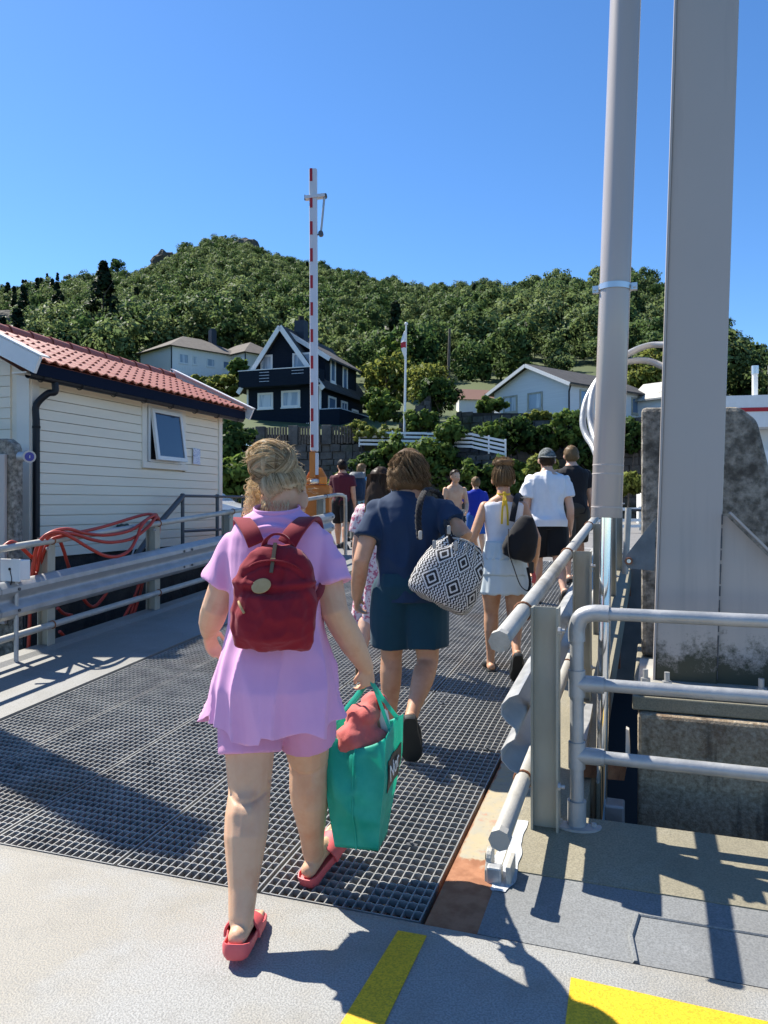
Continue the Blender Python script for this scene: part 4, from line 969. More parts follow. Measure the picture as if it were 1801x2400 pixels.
for y in (1.8, 4.2, 8.0): window(H3, Q0 + fb * y + UP * 8.75, fb, -fl, 1.2, 1.25, fr='galv_post', gl='glass', fw=.12)
mb = MB(); mb.tube([Q0 - fl * .25 - fb * .1 + UP * 9.5, Q0 - fl * .1 - fb * .08 + UP * 9.1, Q0 - fl * .1 - fb * .08 + UP * 7.0], .06, 6); mb.build('downpipe', M('gutter'), H3)
# its side wing with the large window
G0 = Q0 + fb * 8.2 - fl * 2.4; mb = MB(); g1 = fb; wd = 3.4
mb.prism([G0 + UP * 6.0, G0 + UP * 9.3, G0 + g1 * wd / 2 + UP * 10.45, G0 + g1 * wd + UP * 9.3, G0 + g1 * wd + UP * 6.0], fl * 3); mb.build('wing', M('white_board'), H3)
mb = MB()
for sg in (1, -1):
    a = G0 + g1 * wd / 2 + UP * 10.5; e_ = G0 + g1 * (wd / 2 + sg * (wd / 2 + .4)) + UP * 9.05
    mb.hexa([a - fl * .4, e_ - fl * .4, e_ + fl * 3, a + fl * 3, a - fl * .4 + UP * .12, e_ - fl * .4 + UP * .12, e_ + fl * 3 + UP * .12, a + fl * 3 + UP * .12])
mb.build('wing_roof', M('galv_old'), H3)
window(H3, G0 + g1 * 1.7 + UP * 8.0, g1, -fl, 2.4, 1.9, fr='galv_post', gl='win_curtain', fw=.12, mull=3)
# hut with a brown roof between them
H4 = thing('small_hut', 'small white hut with reddish brown roof left of the white bungalow', 'hut', W(1110, 985, 66))
mb = MB(); c = W(1110, 985, 66); mb.box(c + UP * .3, (2.8, 3, 2.6)); mb.build('wall', M('white_clad'), H4)
mb = MB(); a = c + UP * 2.6; mb.add([a + Vector((-1.9, -1.8, -1.0)), a + Vector((1.9, -1.8, -1.1)), a + Vector((1.3, 0, .0)), a + Vector((-1.5, 0, .1)), a + Vector((1.9, 1.8, -1)), a + Vector((-1.9, 1.8, -1))], [(0, 1, 2, 3), (3, 2, 4, 5)]); mb.build('roof', mat('roof_red', (.20, .10, .07), .8), H4)

# ------------------------------------------------------------------ stone walls
def stone_wall(label, p0, p1, z0, z1a, z1b, sx, sz, seed, name='stone_wall', depth=.5):
    w = thing(name, label, 'wall', Vector((p0[0], p0[1], z0))); p0 = Vector((p0[0], p0[1], 0)); p1 = Vector((p1[0], p1[1], 0)); d = p1 - p0; L = d.length; d.normalize(); n = d.cross(UP)
    if n.y > 0: n = -n
    mb = MB(); mb.hexa([p0 + UP * z0, p1 + UP * z0, p1 - n * depth + UP * z0, p0 - n * depth + UP * z0, p0 + UP * z1a, p1 + UP * z1b, p1 - n * depth + UP * z1b, p0 - n * depth + UP * z1a]); mb.build('core', M('concrete_dark'), w)
    rg = random.Random(seed); mb = MB(); z = z0; row = 0
    while z < max(z1a, z1b) - .05:
        h = sz * rg.uniform(.7, 1.3); x = -rg.random() * sx
        while x < L:
            l = sx * rg.uniform(.6, 1.5); xa = max(0, x); xb = min(L, x + l); x += l
            zt = z1a + (z1b - z1a) * ((xa + xb) / 2 / L)
            if xb - xa < .06 or z + h * .5 > zt: continue
            pr = rg.uniform(.03, .14); j = lambda: rg.uniform(-.04, .04); c = []
            for dz, zz in ((0, z + .015), (1, min(z + h, zt + .06) - .015)):
                a = p0 + d * (xa + .015 + abs(j())) + UP * (zz + j()); b = p0 + d * (xb - .015 - abs(j())) + UP * (zz + j())
                c += [a + n * pr, b + n * (pr + j()), b - n * .1, a - n * .1]
            mb.hexa(c)
        z += h
    s = mb.build('stones', M('stone'), w); s['kind'] = 'stuff'
    return w
stone_wall('dark stone retaining wall below the dark blue house', W(505, 0, 49)[:2], W(850, 0, 47)[:2], LAND, 5.15, 5.1, .7, .42, 1)
stone_wall('dark stone retaining wall under the white fence', W(843, 0, 46.4)[:2], W(1195, 0, 41.5)[:2], LAND, 4.7, 4.05, .7, .42, 2)
stone_wall('high overgrown stone wall below the white bungalow', W(1175, 0, 47)[:2], W(1650, 0, 43)[:2], LAND, 6.55, 6.4, .8, .45, 3)
stone_wall('upper dark stone wall in front of the white bungalow', W(1070, 0, 51)[:2], W(1275, 0, 48.5)[:2], 3.5, 7.55, 7.2, .6, .4, 4)
stone_wall('ivy grown stone buttress right of the flagpole', W(935, 0, 49.5)[:2], W(1010, 0, 49.2)[:2], 4.0, 6.6, 8.6, .6, .4, 5)
bk = thing('parapet_wall', 'brick and timber parapet on the wall below the dark blue house', 'parapet', W(560, 1045, 48.5))
a, b = W(525, 0, 48.7), W(848, 0, 47.0); d = (b - a); d.z = 0; L = d.length; d.normalize(); n_ = d.cross(UP); k = 0; x = 0
while x < L - .5:
    zb = 5.15; q = Vector((a.x, a.y, 0)) + d * x
    mb = MB(); mb.box(q + d * .3 + UP * (zb + .6), (.6, .4, 1.2), (d, n_, UP)); mb.build('pillar', M('stone'), bk, bevel=.03)
    for j in range(8):
        mb = MB(); mb.box(q + d * (.7 + j * .18) + UP * (zb + .6), (.13, .06, 1.05 + .05 * (j % 2)), (d, n_, UP)); mb.build('plank', M('trunk'), bk)
    x += 2.15
# white plank fence
wf = thing('plank_fence', 'white horizontal plank fence on top of the stone wall', 'fence', W(980, 1050, 45))
fp = [W(842, 1043, 46.2), W(1000, 1047, 44.3), W(1108, 1050, 42.6), W(1185, 1068, 41.4)]
for i in range(3):
    a, b = fp[i], fp[i + 1]; 
    for k in range(4):
        mb = MB(); z = .06 + k * .23; mb.beam(a + UP * z, b + UP * (z + .02), .03, .13); mb.build('plank', M('white_paint'), wf)
    nps = max(2, int((b - a).length / 1.7))
    for k in range(nps + 1):
        p = a + (b - a) * (k / nps); mb = MB(); mb.box(p + Vector((0, .06, .4)), (.09, .09, 1.0)); mb.build('post', M('white_paint'), wf)
# flagpole
fgp = thing('flagpole', 'white flagpole with a limp white and red pennant on the stone wall', 'flagpole', W(948, 1003, 47))
a = W(948, 1003, 47); b = W(952, 762, 47)
mb = MB(); mb.tube([a - UP * .5, b], [.09, .05], 10); mb.ell(b + UP * .08, (.11, .11, .11), 8, 6); mb.build('pole', M('white_paint'), fgp, True)
mb = MB(); mb.mi = 0; pts = []
nz_ = 10
for k in range(nz_ + 1):
    z = k / nz_; q = b - UP * (.35 + z * 1.75); w_ = .12 + .22 * math.sin(math.pi * min(1, z * 1.1)); pts.append([q + Vector((-.02, -.1, 0)), q + Vector((-w_ * .5, -.16 + .05 * math.sin(z * 9), 0)), q + Vector((-w_, -.1 + .04 * math.sin(z * 7), -.05))])
for k in range(nz_):
    for j in range(2): mb.mi = 1 if 4 <= k <= 5 else 0; mb.add([pts[k][j], pts[k][j + 1], pts[k + 1][j + 1], pts[k + 1][j]], [(0, 1, 2, 3)])
pn = mb.build('pennant', [M('white_paint'), M('barrier_red')], fgp); so = pn.modifiers.new('t', 'SOLIDIFY'); so.thickness = .02
up_ = thing('utility_pole', 'dark wooden utility pole with cross brace in front of the forest', 'pole', W(1052, 905, 72))
mb = MB(); mb.tube([W(1050, 915, 72), W(1054, 770, 72)], [.16, .11], 8); mb.build('pole', M('trunk'), up_, True)
mb = MB(); mb.tube([W(1043, 905, 72), W(1052, 880, 72)], .06, 6); mb.build('stay', M('trunk'), up_)

# ------------------------------------------------------------------ the shed
SA = Vector((-4.61, 10, 0)); SB = Vector((-3.11, 14.6, 0)); s1 = (SB - SA).normalized(); SLn = (SB - SA).length; s2 = Vector((-s1.y, s1.x, 0)); sn = -s2
ZB, ZT = .80, 3.2; DEP = 2.6
shed = thing('cream_shed', 'cream boarded shed with red pantile roof beside the left guardrail', 'shed', Vector((SA.x, SA.y, LAND)))
AXS = (s1, s2, UP)
mb = MB(); mb.prism([SA + s2 * .04 + UP * ZB, SA + s2 * (DEP - .04) + UP * ZB, SA + s2 * (DEP - .04) + UP * ZT, SA + s2 * DEP / 2 + UP * (ZT + .68), SA + s2 * .04 + UP * ZT], s1 * SLn); mb.build('wall_core', M('cream'), shed)
mb = MB(); mb.box(SA + s1 * SLn / 2 + s2 * (DEP / 2 + .03) + UP * .62, (SLn - .02, DEP, .42), AXS); mb.build('foundation', M('concrete_dark'), shed)
nb = 17; bh = (ZT - ZB) / nb
w0, w1 = 2.36, 3.60
def board(x0, x1, z, th=.015):
    o = SA + UP * z; h = bh + .012; p = []
    for x in (x0, x1):
        p += [o + s1 * x + s2 * .03, o + s1 * x + sn * (.006 + th), o + s1 * x + sn * (.006 + th * .55) + UP * (h - .02), o + s1 * x + s2 * .03 + UP * (h - .02)]
    m_ = MB(); m_.add(p, [(3, 2, 1, 0), (4, 5, 6, 7), (0, 1, 5, 4), (1, 2, 6, 5), (2, 3, 7, 6), (3, 0, 4, 7)]); m_.build('board', M('cream'), shed)
rg = random.Random(5)
for k in range(nb):
    z = ZB + k * bh
    if z > 2.02: board(.13, w0, z); board(w1, SLn - .11, z)
    else: board(.13, SLn - .11, z)
for k in range(nb + 1):   # boards of the near gable wall
    z = ZB + k * bh; m_ = MB(); m_.box(SA - s1 * .012 + s2 * (DEP / 2 + .1) + UP * (z + bh / 2), (.022, DEP - .4, bh - .008), AXS); m_.build('board', M('cream'), shed)
def trim(x, z0, z1, w, th=.03):
    m_ = MB(); m_.box(SA + s1 * x + sn * (th / 2 + .004) + UP * (z0 + z1) / 2, (w, th, z1 - z0), AXS); m_.build('trim_board', M('cream_trim'), shed, bevel=.003)
trim(.06, ZB, ZT, .13, .036); trim(SLn - .05, ZB, ZT, .12, .036)
m_ = MB(); m_.box(SA - s1 * .02 + s2 * .08 + UP * (ZB + ZT) / 2, (.036, .2, ZT - ZB), AXS); m_.build('trim_board', M('cream_trim'), shed)
trim(2.42, 2.12, ZT, .12); trim(3.53, 2.12, ZT, .14); 
m_ = MB(); m_.box(SA + s1 * 2.98 + sn * .034 + UP * 2.14, (1.28, .06, .10), AXS); m_.build('sill_board', M('cream_trim'), shed, bevel=.004)
m_ = MB(); m_.box(SA + s1 * 2.98 + sn * .02 + UP * 3.14, (.98, .036, .1), AXS); m_.build('trim_board', M('cream_trim'), shed)
m_ = MB(); m_.box(SA + s1 * 2.98 + sn * .004 + UP * 2.66, (.98, .01, .92), AXS); m_.build('window_opening', M('void'), shed)
fr_ = MB(); 
for sx in (-1, 1): fr_.box(SA + s1 * (2.98 + sx * .455) + sn * .03 + UP * 2.65, (.05, .05, .9), AXS)
fr_.box(SA + s1 * 2.98 + sn * .03 + UP * 2.215, (.86, .05, .04), AXS); fr_.box(SA + s1 * 2.98 + sn * .03 + UP * 3.08, (.86, .05, .04), AXS)
wfm = fr_.build('window_frame', M('white_paint'), shed)
hg = SA + s1 * 2.98 + sn * .06 + UP * 3.06; th_ = R(8); dn = (-UP * math.cos(th_) + sn * math.sin(th_)); on = (sn * math.cos(th_) + UP * math.sin(th_)); ax = (s1, on, dn)
m_ = MB()
for sx in (-1, 1): m_.box(hg + s1 * sx * .395 + dn * .42, (.065, .045, .84), ax)
for dz in (.03, .81): m_.box(hg + dn * dz, (.725, .045, .065), ax)
sash = m_.build('window_sash', M('white_paint'), shed)
m_ = MB(); m_.box(hg + dn * .42, (.73, .012, .73), ax); m_.build('pane', mat('sky_glass', (.03, .05, .09), .03, 0.0, spec=1.0), sash)
# roof
OV = .33; E0 = SA - s1 * .36 + sn * OV; LR = SLn + .72; wr = DEP / 2 + OV; ZE = 3.30; ZRg = 4.0; sd = (s2 * wr + UP * (ZRg - ZE)); SLR = sd.length; sd.normalize(); rn = s1.cross(sd); rn = rn if rn.z > 0 else -rn
mb = MB(); a = E0 + UP * (ZE - .03)
for q0, q1 in ((a, a + s2 * wr + UP * (ZRg - ZE)),):
    mb.hexa([q0, q0 + s1 * LR, q1 + s1 * LR, q1, q0 + rn * .03, q0 + s1 * LR + rn * .03, q1 + s1 * LR + rn * .03, q1 + rn * .03])
bk2 = a + s2 * (wr * 2); q1 = a + s2 * wr + UP * (ZRg - ZE)
mb.hexa([q1, q1 + s1 * LR, bk2 + s1 * LR, bk2, q1 + UP * .06, q1 + s1 * LR + UP * .06, bk2 + s1 * LR + UP * .06, bk2 + UP * .06])
roof = mb.build('roof', M('tile_ridge'), shed)
NC, NR = 27, 6; tw = (LR - .16) / NC; tl = SLR / NR
tm = MB(); n = 8; rings = []
for yy, zz in ((-.03, .036), (tl + .03, .012)):
    f = []; b2_ = []
    for k in range(n + 1):
        x = k / n; hgt = .030 * (0.5 - 0.5 * math.cos(2 * math.pi * min(1, max(0, (x - .05) / .62)))) if x < .67 else -.012 * math.sin(math.pi * (x - .67) / .33)
        f.append(Vector((x * tw * 1.06, yy, zz + hgt + .012))); b2_.append(Vector((x * tw * 1.06, yy, zz + hgt - .004)))
    rings.append(f + b2_[::-1])
tm.loft(rings); tme = tm.mesh('tile'); tme.materials.append(M('tile')); tme.polygons.foreach_set('use_smooth', [True] * len(tme.polygons)); tme.set_sharp_from_angle(angle=R(50))
TMX = Matrix(((s1.x, sd.x, rn.x), (s1.y, sd.y, rn.y), (s1.z, sd.z, rn.z))).to_4x4()
for r in range(NR):
    for c in range(NC):
        p = E0 + UP * ZE + s1 * (.08 + c * tw) + sd * (r * tl - .03) + rn * (.004 + rg.uniform(0, .004))
        inst('tile', tme, roof, Matrix.Translation(p) @ TMX @ Matrix.Rotation(rg.uniform(-.012, .012), 4, 'Z'))
rt = MB(); Lr = .46; rt.loft([[Vector((x, math.cos(R(aa)) * rr, math.sin(R(aa)) * rr)) for aa in range(-20, 201, 22)] + [Vector((x, math.cos(R(aa)) * (rr - .015), math.sin(R(aa)) * (rr - .015))) for aa in range(200, -21, -22)] for x, rr in ((0, .125), (.05, .118), (Lr, .10))])
rme = rt.mesh('ridge_tile'); rme.materials.append(M('tile_ridge')); rme.polygons.foreach_set('use_smooth', [True] * len(rme.polygons)); rme.set_sharp_from_angle(angle=R(50))
RMX = Matrix(((s1.x, s2.x, 0), (s1.y, s2.y, 0), (0, 0, 1))).to_4x4()
for k in range(int(LR / .42)): inst('ridge_tile', rme, roof, Matrix.Translation(E0 + s2 * wr + UP * (ZRg + .03) + s1 * (.02 + k * .425)) @ RMX)
mb = MB(); mb.box(E0 + s1 * LR / 2 + s2 * .0 + UP * (ZE - .085), (LR - .04, .03, .155), AXS); mb.build('fascia', M('fascia'), shed)
mb = MB(); g0 = E0 + s2 * .055 + UP * (ZE - .165); rr = .05
mb.loft([[g0 + s1 * x + sn * (rr * math.cos(R(aa))) + UP * (rr * math.sin(R(aa))) for aa in range(180, 361, 20)] + [g0 + s1 * x + sn * ((rr - .005) * math.cos(R(aa))) + UP * ((rr - .005) * math.sin(R(aa))) for aa in range(360, 179, -20)] for x in (.03, LR - .02)])
gt = mb.build('gutter', M('gutter'), shed, True)
for k in range(8):
    x = .25 + k * (LR - .5) / 7; m_ = MB(); m_.tube([g0 + s1 * x + sn * (.062 * math.cos(R(aa))) + UP * (.062 * math.sin(R(aa))) for aa in range(150, 371, 20)], .007, 6); m_.build('gutter_bracket', M('gutter'), gt)
mb = MB(); mb.box(E0 + s1 * LR / 2 + s2 * (OV / 2 + .05) + UP * (ZE - .13), (LR - .1, OV - .1, .02), AXS); mb.build('soffit', M('cream_trim'), shed)
# downpipe
dp = SA + s1 * .03 + sn * .075; top_ = E0 + s2 * .055 + s1 * .5 + UP * (ZE - .2)
mb = MB(); mb.tube(spline([top_, top_ - UP * .12, dp + sn * .12 + s1 * .06 + UP * 2.95, dp + UP * 2.8, dp + UP * 2.6], 6) + [dp + UP * .3], .045, 14); dpo = mb.build('downpipe', M('gutter'), shed, True)
for z in (2.5, 1.0): mb = MB(); mb.tube([dp + UP * z, dp + UP * (z + .03)], .052, 14); mb.build('pipe_bracket', M('void'), dpo)
# bargeboards
for x, nm in ((-.01, 0), (LR + .01, 1)):
    mb = MB(); f0 = E0 + s1 * x + sn * .12 + UP * (ZE - .06); f1 = E0 + s1 * x + s2 * wr + UP * (ZRg + .07); dd = (f1 - f0).normalized()
    mb.beam(f0 - dd * .02, f1, .05, .22, up=s1.cross(dd)); mb.beam(f1, f1 + (s2 * wr - UP * (ZRg - ZE)) * 1.05, .05, .22, up=s1.cross(dd))
    mb.build('bargeboard', M('white_paint'), shed, bevel=.004)
    mb = MB(); o_ = -1 if nm == 0 else 1; mb.beam(f0 - dd * .03 + rn * .125 - s1 * o_ * .05, f1 + rn * .125 - s1 * o_ * .05, .17, .018, up=rn); mb.build('verge_cap', M('white_paint'), shed)
# the shed is a small one: set its real size and place
KS = .86; CP = Vector((0, 0, CAM_H))
def nearer(p): return CP + (Vector(p) - CP) * KS
def resize(o): o.location = nearer(o.location); o.scale = (KS, KS, KS)
shed.location = nearer(shed.location); shed.scale = (KS, KS, KS)
# notice, pipe and bolts on the wall
nt_ = mat('notice_paper', (.70, .72, .78), .8, 0, (.33, .36, .52), 26, 3, lo=.52, hi=.6, stretch=(1, 1, 2.2))
mb = MB(); nrow = 8; P = SA + sn * .042 + s1 * 3.82 + UP * 2.22
vs = [P + s1 * (.23 * i / 6) + UP * (.28 * j / 7) + sn * (.006 + .006 * noise.noise(Vector((i * .9, j * .9, 0)))) for j in range(8) for i in range(7)]
mb.add(vs, [(j * 7 + i, j * 7 + i + 1, j * 7 + i + 8, j * 7 + i + 7) for j in range(7) for i in range(6)])
no = mb.build('paper_notice', nt_); tag(no, 'crumpled white paper notice pinned to the shed wall by the window', 'notice'); no.scale = (KS,) * 3; no.location = CP * (1 - KS); so = no.modifiers.new('t', 'SOLIDIFY'); so.thickness = .002
tp = thing('wall_tap', 'pair of small dark green tap valves low on the shed wall', 'tap', SA + s1 * 1.8 + UP * 1.15)
for k in range(2):
    c = SA + s1 * (1.72 + .13 * k) + sn * .05 + UP * 1.17; mb = MB(); mb.tube([c, c + sn * .06], .035, 12); mb.tube([c + sn * .06, c + sn * .08], .045, 12); mb.build('valve', mat('valve%d' % k, (.015, .05, .05), .4), tp, True)
tp.location = nearer(tp.location); tp.scale = (KS,) * 3
lp_ = MB(); lp_.tube([W(300, 1330, 9.5), W(372, 1228, 10.3), W(428, 1163, 10.8)], .038, 12); tag(lp_.build('leaning_pipe', M('rail_dark'), None, True), 'thick grey pipe leaning against the shed wall', 'pipe')
# railing beside the shed
rl = thing('steel_railing', 'dark grey tubular railing standing on the quay at the shed corner', 'railing', W(450, 1300, 11.0))
pp = [W(428, 1162, 10.8), W(460, 1160, 11.1), W(620, 1166, 12.9)]
mb = MB(); mb.tube([pp[0], pp[2]], .02, 8); mb.build('rail', M('rail_dark'), rl, True)
mb = MB(); mb.tube([pp[0] - UP * .5, pp[2] - UP * .5], .02, 8); mb.build('rail', M('rail_dark'), rl, True)
for f in (0, .38, .7, 1):
    q = pp[0].lerp(pp[2], f); mb = MB(); mb.tube([q - UP * 1.05, q + UP * .02], .026, 8); mb.ell(q, (.04, .04, .04), 8, 6); mb.build('post', M('rail_dark'), rl, True)

# ------------------------------------------------------------------ red hose over the guardrail
def TP(u, v, t):
    x0 = 0.129 + DY * t; y0 = 2.80 - DX * t; a = (u - 900) / 1800; s = (a * y0 - x0) / (DX - a * DY); return W(u, v, y0 + DY * s)
hs = thing('rubber_hose', 'red rubber hose hung in loops over the left guardrail pipe', 'hose', TP(230, 1300, -4.4))
HS = [
 [(78, 1345, -4.5), (84, 1292, -4.42), (98, 1264, -4.33), (124, 1246, -4.30), (160, 1240, -4.31), (200, 1250, -4.32), (250, 1254, -4.32), (305, 1243, -4.30), (345, 1217, -4.30), (362, 1209, -4.33), (373, 1220, -4.42), (371, 1262, -4.5), (368, 1290, -4.52)],
 [(86, 1350, -4.52), (93, 1295, -4.44), (107, 1266, -4.34), (134, 1250, -4.29), (175, 1252, -4.28), (217, 1265, -4.29), (262, 1271, -4.29), (312, 1261, -4.28), (348, 1234, -4.28), (366, 1213, -4.33), (374, 1226, -4.45)],
 [(72, 1380, -4.52), (80, 1310, -4.46), (92, 1272, -4.36), (112, 1252, -4.30), (140, 1248, -4.27), (172, 1262, -4.24), (210, 1285, -4.22), (245, 1302, -4.22), (276, 1304, -4.22), (303, 1290, -4.23), (320, 1262, -4.25), (332, 1232, -4.27), (352, 1212, -4.32), (362, 1220, -4.45)],
 [(94, 1345, -4.54), (101, 1300, -4.46), (116, 1270, -4.36), (140, 1258, -4.33), (240, 1235, -4.37), (330, 1208, -4.39), (358, 1206, -4.40), (368, 1216, -4.46), (352, 1290, -4.55), (334, 1345, -4.58), (318, 1392, -4.6), (300, 1430, -4.62), (284, 1458, -4.64)],
 [(140, 1266, -4.45), (150, 1292, -4.52), (160, 1325, -4.55), (186, 1388, -4.58), (216, 1422, -4.6), (244, 1398, -4.6), (262, 1362, -4.58), (270, 1340, -4.56)],
 [(345, 1300, -4.57), (338, 1350, -4.6), (326, 1400, -4.62), (310, 1450, -4.64)], [(350, 1300, -4.6), (334, 1345, -4.63), (322, 1380, -4.64), (306, 1446, -4.66)],
 [(-20, 1310, -4.40), (8, 1282, -4.36), (28, 1270, -4.36), (48, 1282, -4.42), (70, 1302, -4.48), (95, 1326, -4.52)],
 [(66, 1340, -4.56), (70, 1420, -4.58), (66, 1540, -4.6)], [(84, 1340, -4.5), (92, 1420, -4.56), (102, 1470, -4.6)], [(90, 1345, -4.53), (100, 1430, -4.58), (112, 1475, -4.6)],
 [(135, 1425, -4.58), (150, 1438, -4.6), (168, 1442, -4.62)], [(140, 1480, -4.58), (152, 1492, -4.6), (166, 1500, -4.62)]]
for h in HS:
    mb = MB(); mb.tube(spline([TP(*p) for p in h], 6), .0165, 10); mb.build('hose_loop', M('hose'), hs, True)
# conduit on the far side
mb = MB(); mb.tube(spline([TP(300, 1330, -5.3), TP(330, 1245, -5.35), TP(345, 1245, -5.35), TP(352, 1275, -5.35)], 5), .012, 6); tag(mb.build('thin_conduit', M('galv'), None, True), 'thin bent grey conduit between the hose and the shed wall', 'conduit')

# ------------------------------------------------------------------ barrier
BY = 13.0
ba = thing('barrier', 'raised red and white barrier boom on an orange housing at the ramp head', 'barrier', W(744, 1307, BY))
bx0 = W(737, 1058, BY); bx1 = W(734, 396, BY); mb = MB(); ax_b = (bx1 - bx0).normalized()
mb.beam(bx0, bx1, .135, .09, up=Vector((0, 1, 0))); mb.build('boom', M('barrier_white'), ba, bevel=.02)
for v0, v1 in ((397, 427), (464, 489), (521, 552), (584, 615), (647, 677), (710, 741), (773, 803), (835, 865), (897, 927), (958, 988), (1019, 1049)):
    mb = MB(); k0 = (1058 - v0) / (1058 - 396); k1 = (1058 - v1) / (1058 - 396); p0 = bx0.lerp(bx1, k0); p1 = bx0.lerp(bx1, k1); o_ = Vector((-.032, -.047, 0))
    mb.beam(p1 + o_, p0 + o_, .045, .006, up=Vector((0, 1, 0))); mb.build('red_stripe', M('barrier_red'), ba)
c = bx0.lerp(bx1, (1058 - 462) / 662)
mb = MB(); mb.beam(c + Vector((-.14, 0, -.02)), c + Vector((.20, 0, .02)), .13, .05); hb_ = mb.build('tip_bracket', M('barrier_white'), ba)
mb = MB(); mb.tube([c + Vector((-.14, -.02, -.06)), c + Vector((-.14, -.02, .03))], .012, 6); mb.tube([c + Vector((.2, -.04, .02)), c + Vector((.2, .05, .02))], .035, 10); mb.build('hinge', M('rail_dark'), hb_)
mb = MB(); e_ = W(752, 548, BY); mb.tube([c + Vector((.19, -.02, 0)), e_], .02, 8); mb.build('strut', M('galv'), ba, True)
mb = MB(); mb.tube([e_ + Vector((0, -.04, 0)), e_ + Vector((0, .04, 0))], .045, 10); mb.beam(e_, e_ + Vector((-.1, 0, -.03)), .02, .02); mb.build('strut_foot', M('rail_dark'), ba)
mb = MB(); mb.beam(W(733, 1120, BY), W(733, 1060, BY), .10, .13, up=Vector((0, 1, 0))); mb.build('boom_arm', M('orange'), ba)
mb = MB(); mb.beam(W(743, 1113, BY), W(743, 1062, BY), .045, .14, up=Vector((0, 1, 0))); mb.build('counter_bar', M('barrier_white'), ba)
mb = MB(); P = [W(716, 1118, BY), W(728, 1098, BY), W(752, 1096, BY), W(764, 1118, BY), W(764, 1134, BY), W(716, 1134, BY)]; mb.prism([p + Vector((0, .06, 0)) for p in P], (0, .25, 0)); mb.build('hood', M('orange'), ba, bevel=.01)
mb = MB(); q = W(743, 1135, BY); mb.box(q + Vector((0, .28, -.62)), (.42, .46, 1.22)); mb.build('housing', M('orange'), ba, bevel=.015)
mb = MB(); mb.box(q + Vector((0, .045, -.35)), (.32, .012, .40)); mb.build('housing_door', M('orange'), ba, bevel=.004)
mb = MB(); mb.box(W(757, 1126, BY - .05), (.12, .1, .12)); mb.build('warning_lamp', M('orange_bright'), ba, bevel=.01)
mb = MB(); mb.ell(W(739, 1128, BY - .03), (.09, .06, .045), 10, 7); mb.build('rag', M('white_paint'), ba, True)

# ------------------------------------------------------------------ parked car behind the shed corner
car = thing('parked_car', 'white parked car half hidden behind the shed corner', 'car', Vector((-5.75, 22.4, LAND)), R(-8))
car.location.z = LAND
def carbuild(car):
    mb = MB(); secs = []
    for x, zb, zt, w in ((-2.1, .45, .78, .70), (-1.95, .3, .95, .82), (-1.2, .22, 1.0, .86), (0, .22, .98, .87), (1.2, .22, .96, .86), (1.9, .28, .78, .80), (2.1, .42, .62, .68)):
        secs.append([Vector((x, -w, zb)), Vector((x, -w * 1.02, (zb + zt) / 2)), Vector((x, -w * .93, zt)), Vector((x, 0, zt + .03)), Vector((x, w * .93, zt)), Vector((x, w * 1.02, (zb + zt) / 2)), Vector((x, w, zb))])
    mb.loft(secs); mb.build('body', mat('car_white', (.70, .71, .72), .2, coat=.6), car, True, local=True)
    mb = MB(); secs = []
    for x, z, w in ((-1.9, .95, .78), (-1.3, 1.40, .66), (-.2, 1.47, .66), (.5, 1.38, .66), (1.2, .97, .78)):
        secs.append([Vector((x, -.8, .93)), Vector((x, -w, z)), Vector((x, w, z)), Vector((x, .8, .93))])
    mb.loft(secs); mb.build('cabin', M('car_white'), car, True, local=True)
    for sg in (-1, 1):
        mb = MB(); mb.prism([(-1.35, sg * .80, 1.0), (-1.05, sg * .715, 1.33), (.35, sg * .715, 1.33), (.85, sg * .80, 1.0)], (0, sg * .012, 0)); mb.build('side_window', M('glass'), car, local=True)
        for x in (-1.3, 1.3):
            mb = MB(); mb.tube([(x, sg * .72, .32), (x, sg * .90, .32)], .32, 20); wh = mb.build('wheel', M('black_plastic'), car, True, local=True)
            mb = MB(); mb.tube([(x, sg * .90, .32), (x, sg * .912, .32)], .2, 14); r_ = mb.build('rim', M('steel_bright'), wh, local=True)
        mb = MB(); mb.box((2.02, sg * .58, .68), (.1, .3, .12)); mb.build('headlight', M('steel_bright'), car, local=True, bevel=.02)
        mb = MB(); mb.box((-2.0, sg * .6, .78), (.1, .25, .14)); mb.build('tail_light', M('barrier_red'), car, local=True, bevel=.02)
    mb = MB(); mb.prism([(.62, -.66, 1.34), (1.12, -.74, 1.02), (1.12, .74, 1.02), (.62, .66, 1.34)], (.015, 0, .015)); mb.build('windscreen', M('glass'), car, local=True)
carbuild(car)
# white crash barrier and pole on the right shore
cb = thing('crash_barrier', 'low white crash barrier across the road right of the cylinder', 'barrier', W(1450, 1240, 24))
for v in (1192, 1218, 1232):
    mb = MB(); mb.beam(W(1330, v + 3, 24), W(1560, v, 24), .03, .09); mb.build('rail', M('white_paint'), cb)
for u in (1340, 1400, 1455, 1500, 1545):
    mb = MB(); mb.box(W(u, 1215, 24.1), (.08, .08, .75)); mb.build('post', M('galv'), cb)
ps = thing('pipe_post', 'blue grey pipe post with a side arm between cylinder and pier', 'post', W(1470, 1325, 8.0))
mb = MB(); mb.tube([W(1465, 1345, 8.0), W(1473, 1190, 8.0)], .032, 10); mb.build('post', M('galv_old'), ps, True)
mb = MB(); mb.tube([W(1473, 1195, 8.0), W(1515, 1196, 8.0)], .014, 8); mb.build('side_arm', M('rail_dark'), ps, True)

